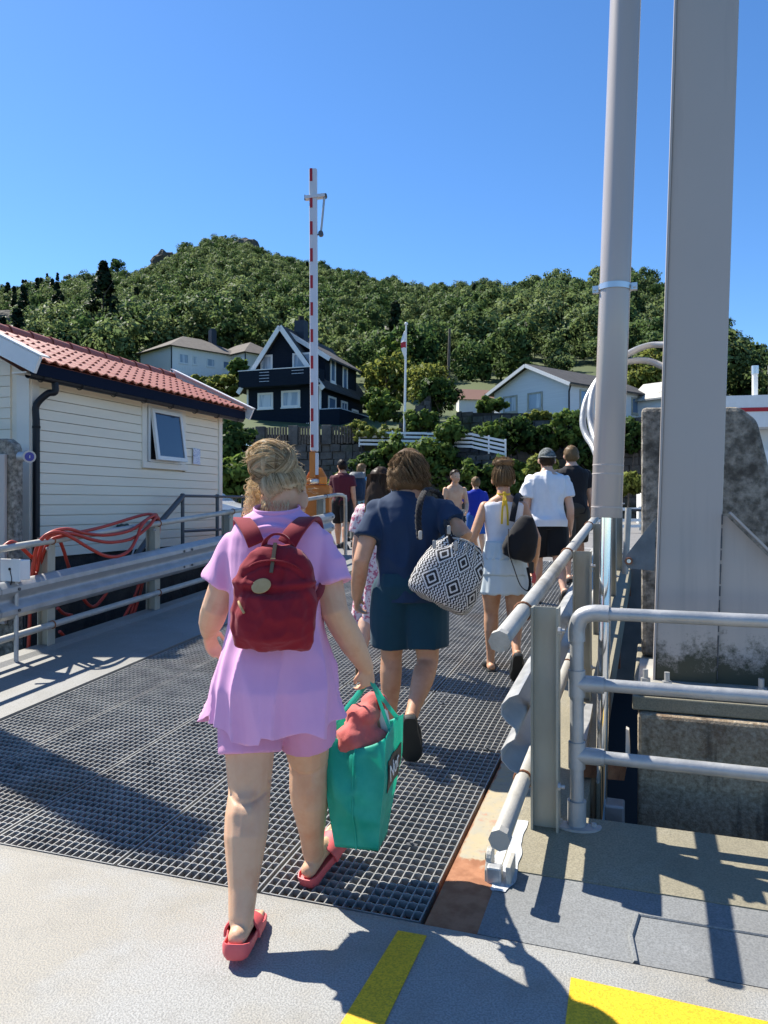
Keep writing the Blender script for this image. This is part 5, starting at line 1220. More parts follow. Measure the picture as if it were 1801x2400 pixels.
# ------------------------------------------------------------------ ferry beyond the pier
sh = thing('white_ferry', 'white ferry superstructure with red stripe behind the concrete pier on the right', 'ship', (15.0, 30, -2.3))
S0 = W(1600, 930, 30); S0 = Vector((S0.x, 30, 0)); sd_ = Vector((.98, -.2, 0)); bkd = Vector((.2, .98, 0)); zt = 5.68
def shipbox(name, x0, x1, y0, y1, z0, z1, m):
    mb = MB(); P = [S0 + sd_ * x0 + bkd * y0, S0 + sd_ * x1 + bkd * y0, S0 + sd_ * x1 + bkd * y1, S0 + sd_ * x0 + bkd * y1]; mb.prism([Vector((p.x, p.y, z0)) for p in P], (0, 0, z1 - z0)); return mb.build(name, M(m), sh)
shipbox('upper_deck', 0, 14, 0, 6, 4.45, zt, 'white_paint')
shipbox('red_stripe', 0, 14, -.03, -.005, 5.05, 5.2, 'barrier_red')
shipbox('recess_wall', 0, 14, 1.2, 6, 2.7, 4.44, 'white_clad')
shipbox('bulwark', 0, 14, 0, .15, 2.9, 3.55, 'white_paint')
shipbox('side_deck', 0, 14, 0, 6, 2.3, 2.7, 'white_paint')
shipbox('hull', -1, 14, -.1, 6.2, -2.2, 2.28, 'white_paint')
for x in (2.5, 4.6, 6.7): shipbox('window', x, x + 1.1, -.13, -.105, 1.4, 2.1, 'glass')
for x in (3.0, 3.62, 3.95):
    mb = MB(); b0 = S0 + sd_ * x + bkd * 1.5; mb.tube([b0 + UP * zt, b0 + UP * 6.75], .11, 12); st = mb.build('exhaust_pipe', M('white_paint'), sh, True)
    mb = MB(); mb.tube([b0 + UP * 6.72, b0 + UP * 7.05], .14, 12); mb.build('pipe_cap', M('steel_bright'), st, True)
# ------------------------------------------------------------------ people: materials
def skin_mat(name, c, c2):
    m = mat(name, c, .5, 0, c2, 16, 9, bump=.18, bscale=240, bdist=.002, spec=.35, col3=(c[0] * .86, c[1] * .66, c[2] * .58), n3scale=7, lo3=.5, hi3=.78)
    b = m.node_tree.nodes['Principled BSDF']; b.inputs['Subsurface Weight'].default_value = .12; b.inputs['Subsurface Radius'].default_value = (.9, .35, .2); b.inputs['Subsurface Scale'].default_value = .012
    return m
skin_mat('skin_fair', (.70, .44, .275), (.65, .38, .235)); skin_mat('skin_tan', (.52, .285, .165), (.58, .325, .20)); skin_mat('skin_pale', (.64, .39, .27), (.69, .42, .30))
def cloth(name, c, c2=None, bump=.25, sc=260, **k): return mat(name, c, .85, 0, c2 or tuple(x * .9 for x in c), 5, 4, bump=bump, bscale=sc, bdist=.0015, sheen=.12, spec=.25, **k)
cloth('lilac', (.72, .36, .60), (.76, .39, .62)); cloth('lilac_short', (.70, .33, .56)); cloth('red_canvas', (.215, .008, .018), (.25, .011, .022), .5, 340); cloth('red_strap', (.23, .012, .022), None, .4, 300)
cloth('navy_shirt', (.012, .034, .080)); cloth('teal_short', (.007, .045, .072)); cloth('white_knit', (.78, .77, .80)); cloth('white_tee', (.80, .80, .82)); cloth('black_tee', (.014, .013, .015)); cloth('black_short', (.010, .010, .011))
cloth('maroon_tee', (.095, .014, .026)); cloth('blue_tee', (.012, .035, .36)); cloth('blue_wet', (.02, .11, .42)); cloth('skirt', (.60, .66, .66), (.54, .61, .62)); cloth('beige_short', (.46, .43, .37)); cloth('grey_pant', (.11, .115, .105)); cloth('lightblue_tee', (.13, .36, .52), (.30, .50, .58)); cloth('black_bag', (.012, .012, .014)); cloth('yellow_rib', (.74, .50, .05)); cloth('khaki_dark', (.05, .045, .035))
mat('coral', (.66, .10, .11), .55, 0, (.70, .12, .125), 6, 3); mat('clog', (.012, .017, .018), .6); mat('sole_dark', (.014, .014, .015), .7); mat('sandal', (.13, .085, .055), .7)
mat('leather', (.44, .29, .13), .7, 0, (.50, .35, .18), 30, 4, spec=.2); mat('zipper', (.20, .13, .07), .35, .5)
def hairmats(pre, cols): return [mat('%s%d' % (pre, i), c, .45, 0, spec=.25, transl=.42) for i, c in enumerate(cols)]
BLOND = hairmats('hair_blond', [(.84, .67, .42), (.94, .81, .58), (.60, .44, .25), (.38, .27, .155)]); BROWN = hairmats('hair_brown', [(.34, .22, .115), (.46, .32, .175), (.19, .12, .06), (.13, .08, .04)])
DARK = hairmats('hair_dark', [(.030, .018, .011), (.055, .033, .02), (.02, .012, .008), (.19, .12, .065)]); SHORT_BLOND = hairmats('hair_sblond', [(.40, .28, .14), (.50, .37, .21), (.26, .17, .085), (.33, .23, .12)]); WHITE = hairmats('hair_white', [(.66, .65, .63), (.74, .73, .71), (.52, .51, .49), (.6, .59, .57)])
SBROWN = hairmats('hair_sbrown', [(.085, .05, .028), (.12, .07, .04), (.055, .033, .02), (.15, .09, .05)])
m_, N_, L_, b_ = node_mat('floral'); tc = N_.new('ShaderNodeTexCoord'); v1 = _noise(N_, L_, tc.outputs['Object'], 42, 3); L_.new(_mix(N_, L_, _mr(N_, L_, v1, .5, .56), (.72, .60, .60), (.50, .13, .20)), b_.inputs['Base Color']); b_.inputs['Roughness'].default_value = .9
m_, N_, L_, b_ = node_mat('camo_cap'); tc = N_.new('ShaderNodeTexCoord'); v1 = _noise(N_, L_, tc.outputs['Object'], 30, 3); L_.new(_mix(N_, L_, _mr(N_, L_, v1, .47, .53), (.07, .08, .075), (.19, .2, .19)), b_.inputs['Base Color']); b_.inputs['Roughness'].default_value = .9

# ------------------------------------------------------------------ people: body
def rx_(v, a): c, s = math.cos(a), math.sin(a); return Vector((v.x, v.y * c - v.z * s, v.y * s + v.z * c))
MALE = [(.455, .046, .046, 0), (.49, .086, .066, -.006), (.53, .092, .070, -.010), (.58, .085, .061, -.002), (.63, .083, .057, .002), (.69, .094, .063, .002), (.75, .104, .065, 0), (.79, .106, .056, -.004), (.820, .086, .048, -.010), (.838, .050, .040, -.008), (.87, .034, .035, .002)]
FEM = [(.455, .046, .046, 0), (.49, .094, .070, -.006), (.53, .098, .072, -.012), (.58, .084, .058, -.002), (.63, .074, .050, .002), (.69, .082, .057, .004), (.75, .090, .060, .002), (.79, .092, .050, -.004), (.822, .066, .040, -.008), (.842, .034, .031, -.006), (.88, .028, .030, .002)]
def sring(c, rx, ry, X, Y, n=22, p=2.4):
    out = []
    for k in range(n):
        a = 2 * math.pi * k / n; ca, sa = math.cos(a), math.sin(a)
        out.append(c + X * (rx * math.copysign(abs(ca) ** (2 / p), ca)) + Y * (ry * math.copysign(abs(sa) ** (2 / p), sa)))
    return out
def hand(mb, wr, d, n, th, S=1.0, curl=25, thumb_in=.2):
    d = d.normalized(); n = (n - d * n.dot(d)).normalized(); th = (th - d * th.dot(d) - n * th.dot(n)).normalized()
    mb.capsule([wr - d * .01 * S, wr + d * .035 * S, wr + d * .072 * S], [(.024 * S, .019 * S), (.036 * S, .016 * S), (.037 * S, .013 * S)], 12, side=th)
    for k, (off, L, r) in enumerate(((.029, .066, .0086), (.010, .074, .009), (-.010, .069, .0086), (-.028, .054, .0076))):
        p = wr + d * (.074 - abs(off) * .15) * S + th * off * S; pts = [p - d * .012 * S, p]; dd = d.copy(); c_ = R(curl * (1 + .12 * k))
        for j, f in enumerate((.42, .32, .26)):
            ang = c_ * (1 if j else .8); dd = (dd * math.cos(ang) + n * math.sin(ang)).normalized(); n2 = (n - dd * n.dot(dd)).normalized()
            p = p + dd * L * f * S; pts.append(p)
            nn = n2; n_cur = nn
            n = n  # palm normal stays the reference
        mb.capsule(pts, [r * S, r * S, r * .97 * S, r * .9 * S, r * .75 * S], 8)
    p = wr + d * .022 * S + th * .028 * S; q = p + (d * .6 + th * .55 + n * .35).normalized() * .034 * S; w_ = q + (d * .8 + th * (.2 - thumb_in) + n * (.3 + thumb_in)).normalized() * .03 * S
    mb.capsule([p - th * .012 * S, p, q, w_], [.013 * S, .013 * S, .010 * S, .0085 * S], 8)
class Fig: pass
def figure(label, loc, yaw, H, pose, skin='skin_tan', fem=False, build=1.0, vox=.009, rings=None, legr=None, armr=None, head=(0, 0), shoulder=None, hip=None, hscale=1.06, groupname=None, neck=None):
    F = Fig(); F.H = H; F.root = thing('person', label, 'person', loc, -R(yaw), groupname); F.M = wm(F.root); MI = F.M.inverted()
    lean = R(pose.get('lean', 4)); U = Vector((0, math.sin(lean), math.cos(lean))); FW = Vector((0, math.cos(lean), -math.sin(lean))); X = Vector((1, 0, 0)); F.U, F.FW = U, FW
    P0 = Vector((0, 0, .53 * H)); S = lambda z: P0 + U * ((z - .53) * H); F.S = S
    hx = (hip or (.054 if fem else .052)) * H; F.leg = {}
    for sd, key in ((-1, 'L'), (1, 'R')):
        a, k, fp, ab, tout = pose[key + 'leg'][:5]; si = pose[key + 'leg'][5] if len(pose[key + 'leg']) > 5 else None; hp = Vector((sd * hx, -.004 * H, .515 * H)); a, k, fp, ab = R(a), R(k), R(fp), R(ab)
        d1 = rx_(Vector((math.sin(ab) * sd, 0, -math.cos(ab))), a); kn = hp + d1 * .238 * H; d2 = rx_(Vector((math.sin(ab) * sd * .6 if si is None else math.sin(R(si)) * sd, 0, -1)), a - k); an = kn + d2.normalized() * .235 * H
        Ff = Matrix.Rotation(-R(tout) * sd, 3, 'Z') @ Matrix.Rotation(fp, 3, 'X')
        F.leg[key] = dict(hip=hp, knee=kn, ankle=an, Ff=Ff, sd=sd)
    mz = min((L['ankle'] + L['Ff'] @ Vector((0, y * H, -.042 * H))).z for L in F.leg.values() for y in (-.045, .105))
    dz = Vector((0, 0, -mz)); P0 += dz
    for L in F.leg.values():
        for q in ('hip', 'knee', 'ankle'): L[q] = L[q] + dz
    mb = MB(); RG = rings or (FEM if fem else MALE); F.RG = RG
    mb.loft([sring(S(z) + FW * dy * H, rx * H * build, ry * H * build, X, FW) for z, rx, ry, dy in RG])
    lr = legr or [.060, .056, .045, .036, .038, .036, .0235, .021]; F.lr = lr
    if fem and not legr: lr = [.064, .058, .046, .035, .036, .034, .022, .019]
    F.lr = lr
    for key, L in F.leg.items():
        h, k, a = L['hip'], L['knee'], L['ankle']; bk = Vector((0, -1, 0))
        pts = [h + (k - h) * .02, h.lerp(k, .3), h.lerp(k, .68), k, k.lerp(a, .2) + bk * .006 * H, k.lerp(a, .36) + bk * .008 * H, k.lerp(a, .78), a]
        mb.capsule(pts, [r * H * build for r in lr], 16)
        Ff = L['Ff']; q = lambda x, y, z: a + Ff @ Vector((x * H * L['sd'], y * H, z * H)); L['q'] = (lambda x, y, z, a=a, Ff=Ff, L=L: a + Ff @ Vector((x * H * L['sd'], y * H, z * H)))
        mb.capsule([q(0, -.030, -.024), q(0, .02, -.022), q(.004, .065, -.030), q(.004, .092, -.033)], [(.019 * H, .019 * H), (.021 * H, .020 * H), (.026 * H, .0125 * H), (.026 * H, .009 * H)], 12, side=Ff @ X)
        mb.capsule([a, q(0, .02, -.012), q(.0, .06, -.026)], [.0205 * H, .020 * H, .014 * H], 10)
        for j, (ox, ln) in enumerate(((-.020, .026), (-.008, .024), (.002, .021), (.012, .017), (.021, .012))): mb.capsule([q(ox, .085, -.034), q(ox, .095 + ln * .5, -.034), q(ox, .095 + ln, -.036)], [.0072 * H * (1.25 if j == 0 else 1), .0068 * H * (1.25 if j == 0 else 1), .006 * H], 8)
    sx, sz = shoulder or ((.090, .782) if fem else (.106, .782)); F.arm = {}; ar = armr or ([.031, .029, .026, .026, .025, .0165] if not fem else [.027, .025, .0222, .022, .021, .0145]); F.ar = ar
    for sd, key in ((-1, 'L'), (1, 'R')):
        sh = S(sz) + X * sd * sx * H; A = pose[key + 'arm']
        if 'elbow' in A: el_ = MI @ A['elbow']; wr = MI @ A['wrist']
        else:
            d1 = rx_(Vector((math.sin(R(A['ab'])) * sd, 0, -math.cos(R(A['ab'])))), R(A['sw'])); el_ = sh + d1 * .172 * H
            d2 = rx_(Vector((math.sin(R(A['ab'] * .4 + A.get('in', 0))) * sd, 0, -1)), R(A['sw'] + A['fl'])); wr = el_ + d2.normalized() * .150 * H
        F.arm[key] = dict(sh=sh, el=el_, wr=wr, sd=sd)
        mb.capsule([sh, sh.lerp(el_, .5), el_, el_.lerp(wr, .25), el_.lerp(wr, .6), wr], [r * H * build for r in ar], 14)
        hd = (MI.to_3x3() @ A['hdir']) if 'hdir' in A else (wr - el_); pn = (MI.to_3x3() @ A['palm']) if 'palm' in A else Vector((-sd, -.2, 0)); tn = (MI.to_3x3() @ A['thumb']) if 'thumb' in A else Vector((-sd * .2, 1, .1))
        hand(mb, wr, hd, pn, tn, H / 1.72 * A.get('hs', 1), A.get('curl', 28), A.get('tin', .2)); F.arm[key]['hd'] = hd.normalized()
    hy, hp_ = R(head[0]), R(head[1]); nb = S(.853); HM = Matrix.Translation(nb) @ Matrix.Rotation(-hy, 4, 'Z') @ Matrix.Rotation(hp_ - lean * .5, 4, 'X'); F.HM = HM; hs = H * hscale; F.hs = hs
    h = lambda x, y, z: HM @ Vector((x * hs, y * hs, z * hs)); F.h = h; r3 = HM.to_3x3()
    def he(c, r, n=16, m=12): mb.ell(h(*c), tuple(x * hs for x in r), n, m, r3)
    he((0, .008, .072), (.0445, .056, .058)); he((0, .032, .040), (.032, .034, .040)); he((0, .038, .022), (.024, .022, .018)); he((0, .062, .052), (.0085, .012, .014)); he((0, .054, .066), (.006, .012, .016)); he((0, .050, .030), (.018, .016, .007))
    for sd in (-1, 1):
        mb.ell(h(sd * .0475, .002, .058), (.0062 * hs, .0135 * hs, .020 * hs), 10, 8, r3 @ Matrix.Rotation(sd * -.45, 3, 'Z')); he((sd * .020, .045, .050), (.014, .012, .012))
    nr0 = neck or (.029 if fem else .034); mb.capsule([S(.83), h(0, .004, .035)], [nr0 * H, nr0 * .95 * H], 14)
    me = fuse(mb, vox, 3); smooth_all(me); F.body = link('body', me, M(skin), F.root, local=True)
    for sd in (-1, 1):
        e = MB(); e.ell(h(sd * .019, .0525, .066), (.0075 * hs, .005 * hs, .0045 * hs), 8, 6, r3); link('eye', e.mesh('eye'), M('black_plastic'), F.root, local=True)
    return F
def folds(amp, fx=9, fz=2.2, off=0): return lambda p: amp * (ridge(p, fx, fx, fz, off) - .45) + amp * .5 * noise.noise(p * 5.0)
def shirt(F, m, hem=.50, sleeve=.55, loose=.012, neck=.845, name='shirt', amp=.006, slv=1.28, vox=.009, tuck=0, flare=0.0, open_neck=True, off=0.0):
    H = F.H; mb = MB(); rg = []
    z0 = hem
    def ringat(z):
        RG = F.RG
        for a, b in zip(RG, RG[1:]):
            if a[0] <= z <= b[0]:
                f = (z - a[0]) / (b[0] - a[0]); return [a[i] + (b[i] - a[i]) * f for i in range(4)]
        return list(RG[-1])
    zs = [hem - .012] + [z for z in (.50, .53, .56, .60, .64, .68, .72, .76, .79, .815, .832) if z > hem + .01] + [neck]
    X = Vector((1, 0, 0)); bd = 1.0
    for z in zs:
        _, rx, ry, dy = ringat(z); k = loose if z < .79 else loose * max(.25, (neck - z) / (neck - .79)); fl = flare * max(0, (.62 - z) / .12)
        if z < .66 and not tuck: rx = max(rx, .086); ry = max(ry, .062)
        rg.append(sring(F.S(z) + F.FW * dy * H, (rx + k + fl) * H, (ry + k + fl) * H, X, F.FW))
    mb.loft(rg); cuts = []
    for key, A in F.arm.items():
        if sleeve <= 0: continue
        s, e = A['sh'], A['el']; end = s.lerp(e, sleeve); d = (e - s).normalized(); r0 = F.ar[0] * H
        mb.ell(s, (r0 * 1.15 + .006,) * 3, 16, 12)
        mb.tube([s - d * .01 - Vector((A['sd'] * .02 * H, 0, 0)), s.lerp(e, .2), s.lerp(e, sleeve * .7), end], [r0 * 1.16 + .006, r0 * slv + .006, r0 * slv * 1.04 + .008, r0 * slv * 1.08 + .009], 18)
    me = fuse(mb, vox, 3)
    displace(me, folds(amp, 8, 2.6, off))
    for co, no, rad in cuts: cut(me, co, no, rad)
    cut(me, F.S(hem), -F.U); cut(me, F.S(neck - .006) + F.FW * .01, (F.U * .97 + F.FW * .22)) if open_neck else None
    smooth_all(me); o = link(name, me, M(m), F.root, local=True); so = o.modifiers.new('t', 'SOLIDIFY'); so.thickness = .004; so.offset = -1
    return o
def shorts(F, m, hem=.8, waist=.57, loose=.013, name='shorts', amp=.005, vox=.009, flare=1.12, off=3.0):
    H = F.H; mb = MB(); X = Vector((1, 0, 0)); rg = []
    for z in (.475, .50, .53, .56, waist + .012):
        rr = [r for r in F.RG if r[0] >= z - 1e-6]; a = max([r for r in F.RG if r[0] <= z], key=lambda r: r[0]); b = min(rr, key=lambda r: r[0]); f = 0 if a is b or b[0] == a[0] else (z - a[0]) / (b[0] - a[0])
        rx = a[1] + (b[1] - a[1]) * f; ry = a[2] + (b[2] - a[2]) * f; dy = a[3] + (b[3] - a[3]) * f
        if z < .5: rx = max(rx, .07); ry = max(ry, .055)
        rg.append(sring(F.S(z) + F.FW * dy * H, (rx + loose) * H, (ry + loose) * H, X, F.FW))
    mb.loft(rg); cuts = []
    for key, L in F.leg.items():
        h, k, a = L['hip'], L['knee'], L['ankle']; r = F.lr
        path = lambda f: h.lerp(k, f) if f <= 1 else k.lerp(a, f - 1)
        rad = lambda f: np.interp(f, [0, .3, .68, 1, 1.2, 1.36, 1.78, 2], r)
        fs = [.02, .3, .6] + ([1.0] if hem > 1.05 else []) + ([1.4] if hem > 1.5 else []) + [hem]
        fs = [f for f in fs if f <= hem + .001]
        mb.tube([path(f) for f in fs], [(rad(f) + loose) * H * (1 + (flare - 1) * f / hem) for f in fs], 18); mb.ell(path(.03), ((rad(0) + loose) * H,) * 3, 16, 12)
    me = fuse(mb, vox, 3); displace(me, folds(amp, 7, 2.0, off))
    for co, no, rd in cuts: cut(me, co, no, rd)
    cut(me, F.S(waist), F.U); smooth_all(me); o = link(name, me, M(m), F.root, local=True); so = o.modifiers.new('t', 'SOLIDIFY'); so.thickness = .004; so.offset = -1
    return o
def footwear(F, m, ms=None, kind='clog', name='shoe'):
    for key, L in F.leg.items():
        q = L['q']; H = F.H; Ff = L['Ff']; X = Ff @ Vector((1, 0, 0)); outl = [(-.052, .006), (-.05, .016), (-.035, .022), (0, .023), (.04, .027), (.08, .034), (.105, .032), (.122, .022), (.128, .008)]
        ring = [(x, y) for y, x in outl] + [(-x, y) for y, x in outl[::-1]]
        mb = MB(); lay = [(-.0545, .93), (-.050, 1.0), (-.040, 1.03), (-.036, .98)]
        mb.loft([[q(x * w * L['sd'] + (.004 if y > .03 else 0), y * (w * .5 + .5), z) for x, y in ring] for z, w in lay]); o = mb.build('sole', M(ms or m), F.root, True, local=True)
        o.name = 'shoe_sole'
        mb = MB(); r3 = Ff
        if kind in ('clog', 'shoe'):
            mb.capsule([q(.003, .025, -.018), q(.004, .07, -.028), q(.004, .10, -.034)], [(.030 * H, .027 * H), (.034 * H, .019 * H), (.029 * H, .012 * H)], 14, side=X)
            if kind == 'shoe': mb.capsule([q(0, -.034, -.022), q(0, .03, -.014)], [(.026 * H, .028 * H), (.028 * H, .028 * H)], 14, side=X)
            mb.build('shoe_upper', M(m), F.root, True, local=True)
        else:
            mb.tube([q(.033 * math.cos(R(a_)) , .055, -.040 + .036 * math.sin(R(a_))) for a_ in range(-10, 191, 20)], [(.004, .018 if kind == 'strap' else .03)] * 11, 8, side=None); mb.build('shoe_strap', M(m), F.root, True, local=True)
def strand_mesh(lines, r, mats, parent, name='hair', seed=0, n=3, local=True):
    rg = random.Random(seed); mb = MB()
    for ln in lines:
        q_ = noise.noise(Vector(ln[len(ln) // 3]) * 55) + rg.gauss(0, .16); k = len(ln)
        mb.mi = min(len(mats) - 1, 1 if q_ > .18 else (0 if q_ > -.12 else (2 if q_ > -.36 else 3))); rr = r * rg.uniform(.7, 1.25)
        mb.tube(ln, [rr * (1 - .75 * (i / (k - 1)) ** 2) for i in range(k)], n, False)
    return mb.build(name, mats, parent, True, local=local, angle=180)
def hair_shell(F, mats, front=.30, low=-.15, thick=1.09, amp=.004, name='hair', nstr=500, sl=.022, seed=1, drop=.0, r=.0011):
    hs = F.hs; mb = MB(); h = F.h; n, m_ = 40, 26; rings = []; pts = []
    keep = lambda y, z: z > (-.12 + .74 * max(0, y + .25)) if y > -.25 else z > -.80 - drop   # y forward, z up, unit head space
    for i in range(m_ + 1):
        th = math.pi * i / m_; row = []
        for k in range(n):
            ph = 2 * math.pi * k / n; x, y, z = math.sin(th) * math.cos(ph), math.sin(th) * math.sin(ph), math.cos(th); row.append((x, y, z))
        rings.append(row)
    vs = []; ok = []
    for row in rings:
        for x, y, z in row:
            ds = 1 + amp / .05 * noise.noise(Vector((x * 6, y * 6, z * 2.5 + seed))) * 1.2
            vs.append(h(x * .0455 * thick * ds, .008 + y * .057 * thick * ds, .072 + z * .059 * thick * ds)); ok.append(keep(y, z))
    fs = [(i * n + k, i * n + (k + 1) % n, (i + 1) * n + (k + 1) % n, (i + 1) * n + k) for i in range(m_) for k in range(n)]
    fs = [f for f in fs if all(ok[j] for j in f)]
    mb.add(vs, fs); o = mb.build(name, mats[2], F.root, True, local=True, angle=180); so = o.modifiers.new('t', 'SOLIDIFY'); so.thickness = .006; so.offset = -1
    rg = random.Random(seed); lines = []
    for _ in range(nstr):
        while True:
            v = Vector((rg.gauss(0, 1), rg.gauss(0, 1), rg.gauss(0, 1))).normalized()
            if keep(v.y, v.z): break
        p = Vector((v.x * .0455 * thick, .008 + v.y * .057 * thick, .072 + v.z * .059 * thick)); t = Vector((v.x * .4, -.4 + v.y * .3, -1)); t = (t - v * t.dot(v)).normalized() + v * .30 + Vector((rg.uniform(-.3, .3), rg.uniform(-.3, .3), rg.uniform(-.2, .2)))
        L_ = sl / 1.7 * rg.uniform(.6, 1.3); lines.append([h(*(p - v * .002)), h(*(p + t * L_ * .5 + v * .001)), h(*(p + t * L_))])
    strand_mesh(lines, r, mats, F.root, name + '_strands', seed); return o
# ------------------------------------------------------------------ the woman in lilac
def Wm(u, v, Y): return W(u, v, Y)
WR = [(.455, .060, .060, 0), (.49, .104, .095, -.012), (.53, .110, .102, -.016), (.58, .098, .088, -.004), (.63, .096, .080, .0), (.69, .094, .076, .002), (.75, .098, .076, 0), (.79, .104, .068, -.006), (.828, .092, .056, -.010), (.852, .050, .044, -.008), (.88, .039, .040, .002)]
wl_ = Vector((-.405, 2.90, 0.0))
wpose = dict(lean=5, Lleg=(-17, 9, -7, -3.5, 2), Rleg=(21, 6, 24, 0, 24),
  Larm=dict(elbow=Wm(504, 1426, 2.97), wrist=Wm(488, 1480, 3.13), hdir=Vector((.05, .45, -.75)), palm=Vector((.75, -.5, -.1)), thumb=Vector((.4, .7, .4)), curl=24, hs=.98),
  Rarm=dict(elbow=Wm(784, 1432, 2.88), wrist=Wm(857, 1562, 3.0), hdir=Vector((.12, .10, -.9)), palm=Vector((-.55, .75, 0)), thumb=Vector((-.6, .2, .1)), curl=62, tin=.7, hs=.98))
F = figure('woman in lilac tunic and shorts with blond bun and coral slides walking nearest the camera', wl_, 4, 1.695, wpose, 'skin_fair', True, 1.0, .0055, WR,
           [.062, .060, .053, .045, .047, .045, .030, .0255], [.041, .036, .031, .0315, .029, .019], (14, -12), (.090, .806), .058, 1.09, None, .040)
WOM = F; H = F.H
def _knee(p):
    v = 0
    for L in F.leg.values():
        k, a = L['knee'], L['ankle']
        if abs(p.x - k.x) < .1 and abs(p.z - k.z) < .16:
            b = max(0, min(1, (k.y + .01 - p.y) / .05)); dx = (p.x - k.x) / .05; v += b * (-.0055 * math.exp(-((p.z - k.z - .012 * dx * dx + .004) / .008) ** 2) - .004 * math.exp(-((p.z - k.z - .05) / .03) ** 2) * math.exp(-dx * dx * 2) + .005 * math.exp(-((p.z - k.z + .03) / .03) ** 2) * math.exp(-(abs(dx) - .55) ** 2 * 8))
    return v
displace(F.body.data, _knee)
H = F.H; X = Vector((1, 0, 0))
MIW = F.M.inverted()
# tunic
mb = MB(); rg_ = []
TZ = [(.62, .254, .232, -.035), (.68, .250, .230, -.035), (.76, .238, .222, -.038), (.86, .224, .214, -.042), (.96, .196, .194, -.03), (1.06, .174, .170, -.012), (1.16, .174, .158, .0), (1.26, .184, .150, .004), (1.34, .188, .140, .004), (1.40, .182, .124, .0), (1.44, .160, .108, -.004), (1.468, .128, .096, -.004), (1.490, .092, .084, -.002), (1.512, .080, .080, .0), (1.53, .078, .078, .0)]
ln = math.tan(R(5)) * .5
for z, a, b, dy in TZ: rg_.append(sring(Vector((0, dy + (z - .9) * ln * .55, z)), a, b, X, Vector((0, 1, 0)), 32, 2.25))
mb.loft(rg_); cuts = []
for key, A in F.arm.items():
    s, e = A['sh'], A['el']; d = (e - s).normalized(); end = s.lerp(e, .60); sd = A['sd']
    mb.ell(s - X * sd * .012, (.079, .080, .079), 18, 12); mb.tube([s - X * sd * .06 + Vector((0, 0, .005)), s + X * sd * .0, s.lerp(e, .3) + X * sd * .004, end + X * sd * .006], [.076, .079, .083, .090], 24)
me = fuse(mb, .0075, 5)
def tunic_fold(p):
    z = p.z; k = min(1, max(0, (1.25 - z) / .5)); ang = math.atan2(p.y, p.x)
    v = .030 * k * ((1 - abs(math.sin(ang * 5.5 + 1.1 * math.sin(z * 4.2 + ang) + .4))) ** 2 - .25)
    v += .009 * k * math.sin(ang * 8 + 1.6 * math.sin(z * 5 + ang * 2) + 1.0) * (.6 + .4 * noise.noise(Vector((ang * 2, z * 2, 0))))
    v += .026 * (k + .15) * (ridge(p + Vector((.35 * (1.1 - z) * p.x, 0, 0)), 7, 7, 1.4, 2.0) - .5)
    arm = max(0, min(1, (abs(p.x) - .15) / .08)) * max(0, min(1, (z - 1.1) / .1)); v += arm * .011 * (ridge(p, 11, 9, 4.5, 4.0) - .5)
    sh = max(0, 1 - ((p.x - .02) / .11) ** 2) * max(0, 1 - ((z - 1.425) / .06) ** 2); v += sh * .009 * math.sin((z + p.x * p.x * 3.0) * 150)
    return v + .002 * noise.noise(p * 14)
displace(me, tunic_fold)
for co, no, rad in cuts: cut(me, co, no, rad)
cut(me, (0, 0, 1.500), (0, -.22, 1)); cut(me, (0, 0, .700), (0, 0, -1))
def hemfn(c):
    if c.z < .86:
        ang = math.atan2(c.y, c.x); f = (.86 - c.z) / .16
        dz_ = .026 * math.sin(ang * 2 + .6) + .014 * math.sin(ang * 5 + 1) + .010 * math.sin(ang * 11)
        lf = max(0, -c.x - .14) * .04
        return Vector((c.x - lf * f, c.y, c.z + dz_ * f + (.03 if c.y < 0 else .0) * f * (1 if c.x > 0 else .2)))
move(me, hemfn); smooth_all(me); tn = link('tunic', me, M('lilac'), F.root, local=True); so = tn.modifiers.new('t', 'SOLIDIFY'); so.thickness = .003; so.offset = -1
rn_ = None
mb = MB(); rn_ = [Vector((.086 * math.cos(R(a)), .082 * math.sin(R(a)) + .002, 1.500 + .018 * math.sin(R(a)))) for a in range(0, 360, 12)]; mb.tube(rn_, [(.004, .009)] * 30, 8, closed=True); mb.build('collar', M('lilac'), F.root, True, local=True)
shorts(F, 'lilac_short', .66, .56, .010, 'shorts', .003, .0075, 1.08)
# coral slides: sole with raised rim, ribbed band
for key, L in F.leg.items():
    q = L['q']; sdn = L['sd']; outl = [(-.056, .004), (-.054, .016), (-.04, .025), (0, .027), (.04, .031), (.08, .037), (.105, .035), (.122, .024), (.130, .008)]
    ring = [(x, y) for y, x in outl] + [(-x, y) for y, x in outl[::-1]]
    lay = [(-.058, .90), (-.055, .97), (-.048, 1.05), (-.038, 1.07), (-.034, 1.04), (-.034, .95), (-.041, .92), (-.042, .5)]
    mb = MB(); mb.loft([[q(x * w * sdn + (.004 if y > .03 else 0) , y * (w * .45 + .55), z + (.007 * max(0, -y - .02) / .035 if z > -.045 else 0)) for x, y in ring] for z, w in lay]); mb.build('slide_sole', M('coral'), F.root, True, local=True, angle=60)
    mb = MB(); rings = []
    for k in range(13):
        y = .028 + .062 * k / 12; rib = .0012 * (k % 2); rr = []
        for r_ in (.0345 + rib, .0305):
            row = [(r_ * math.cos(R(a)) * (1.08), -.044 + (r_ * 1.02 - .010 * (k / 12)) * math.sin(R(a))) for a in range(-8, 189, 14)]
            rr += row if r_ > .032 else row[::-1]
        rings.append([q(x * sdn + .004, y, z) for x, z in rr])
    mb.loft(rings); mb.build('slide_band', M('coral'), F.root, True, local=True, angle=60)
    L['sole'] = 1
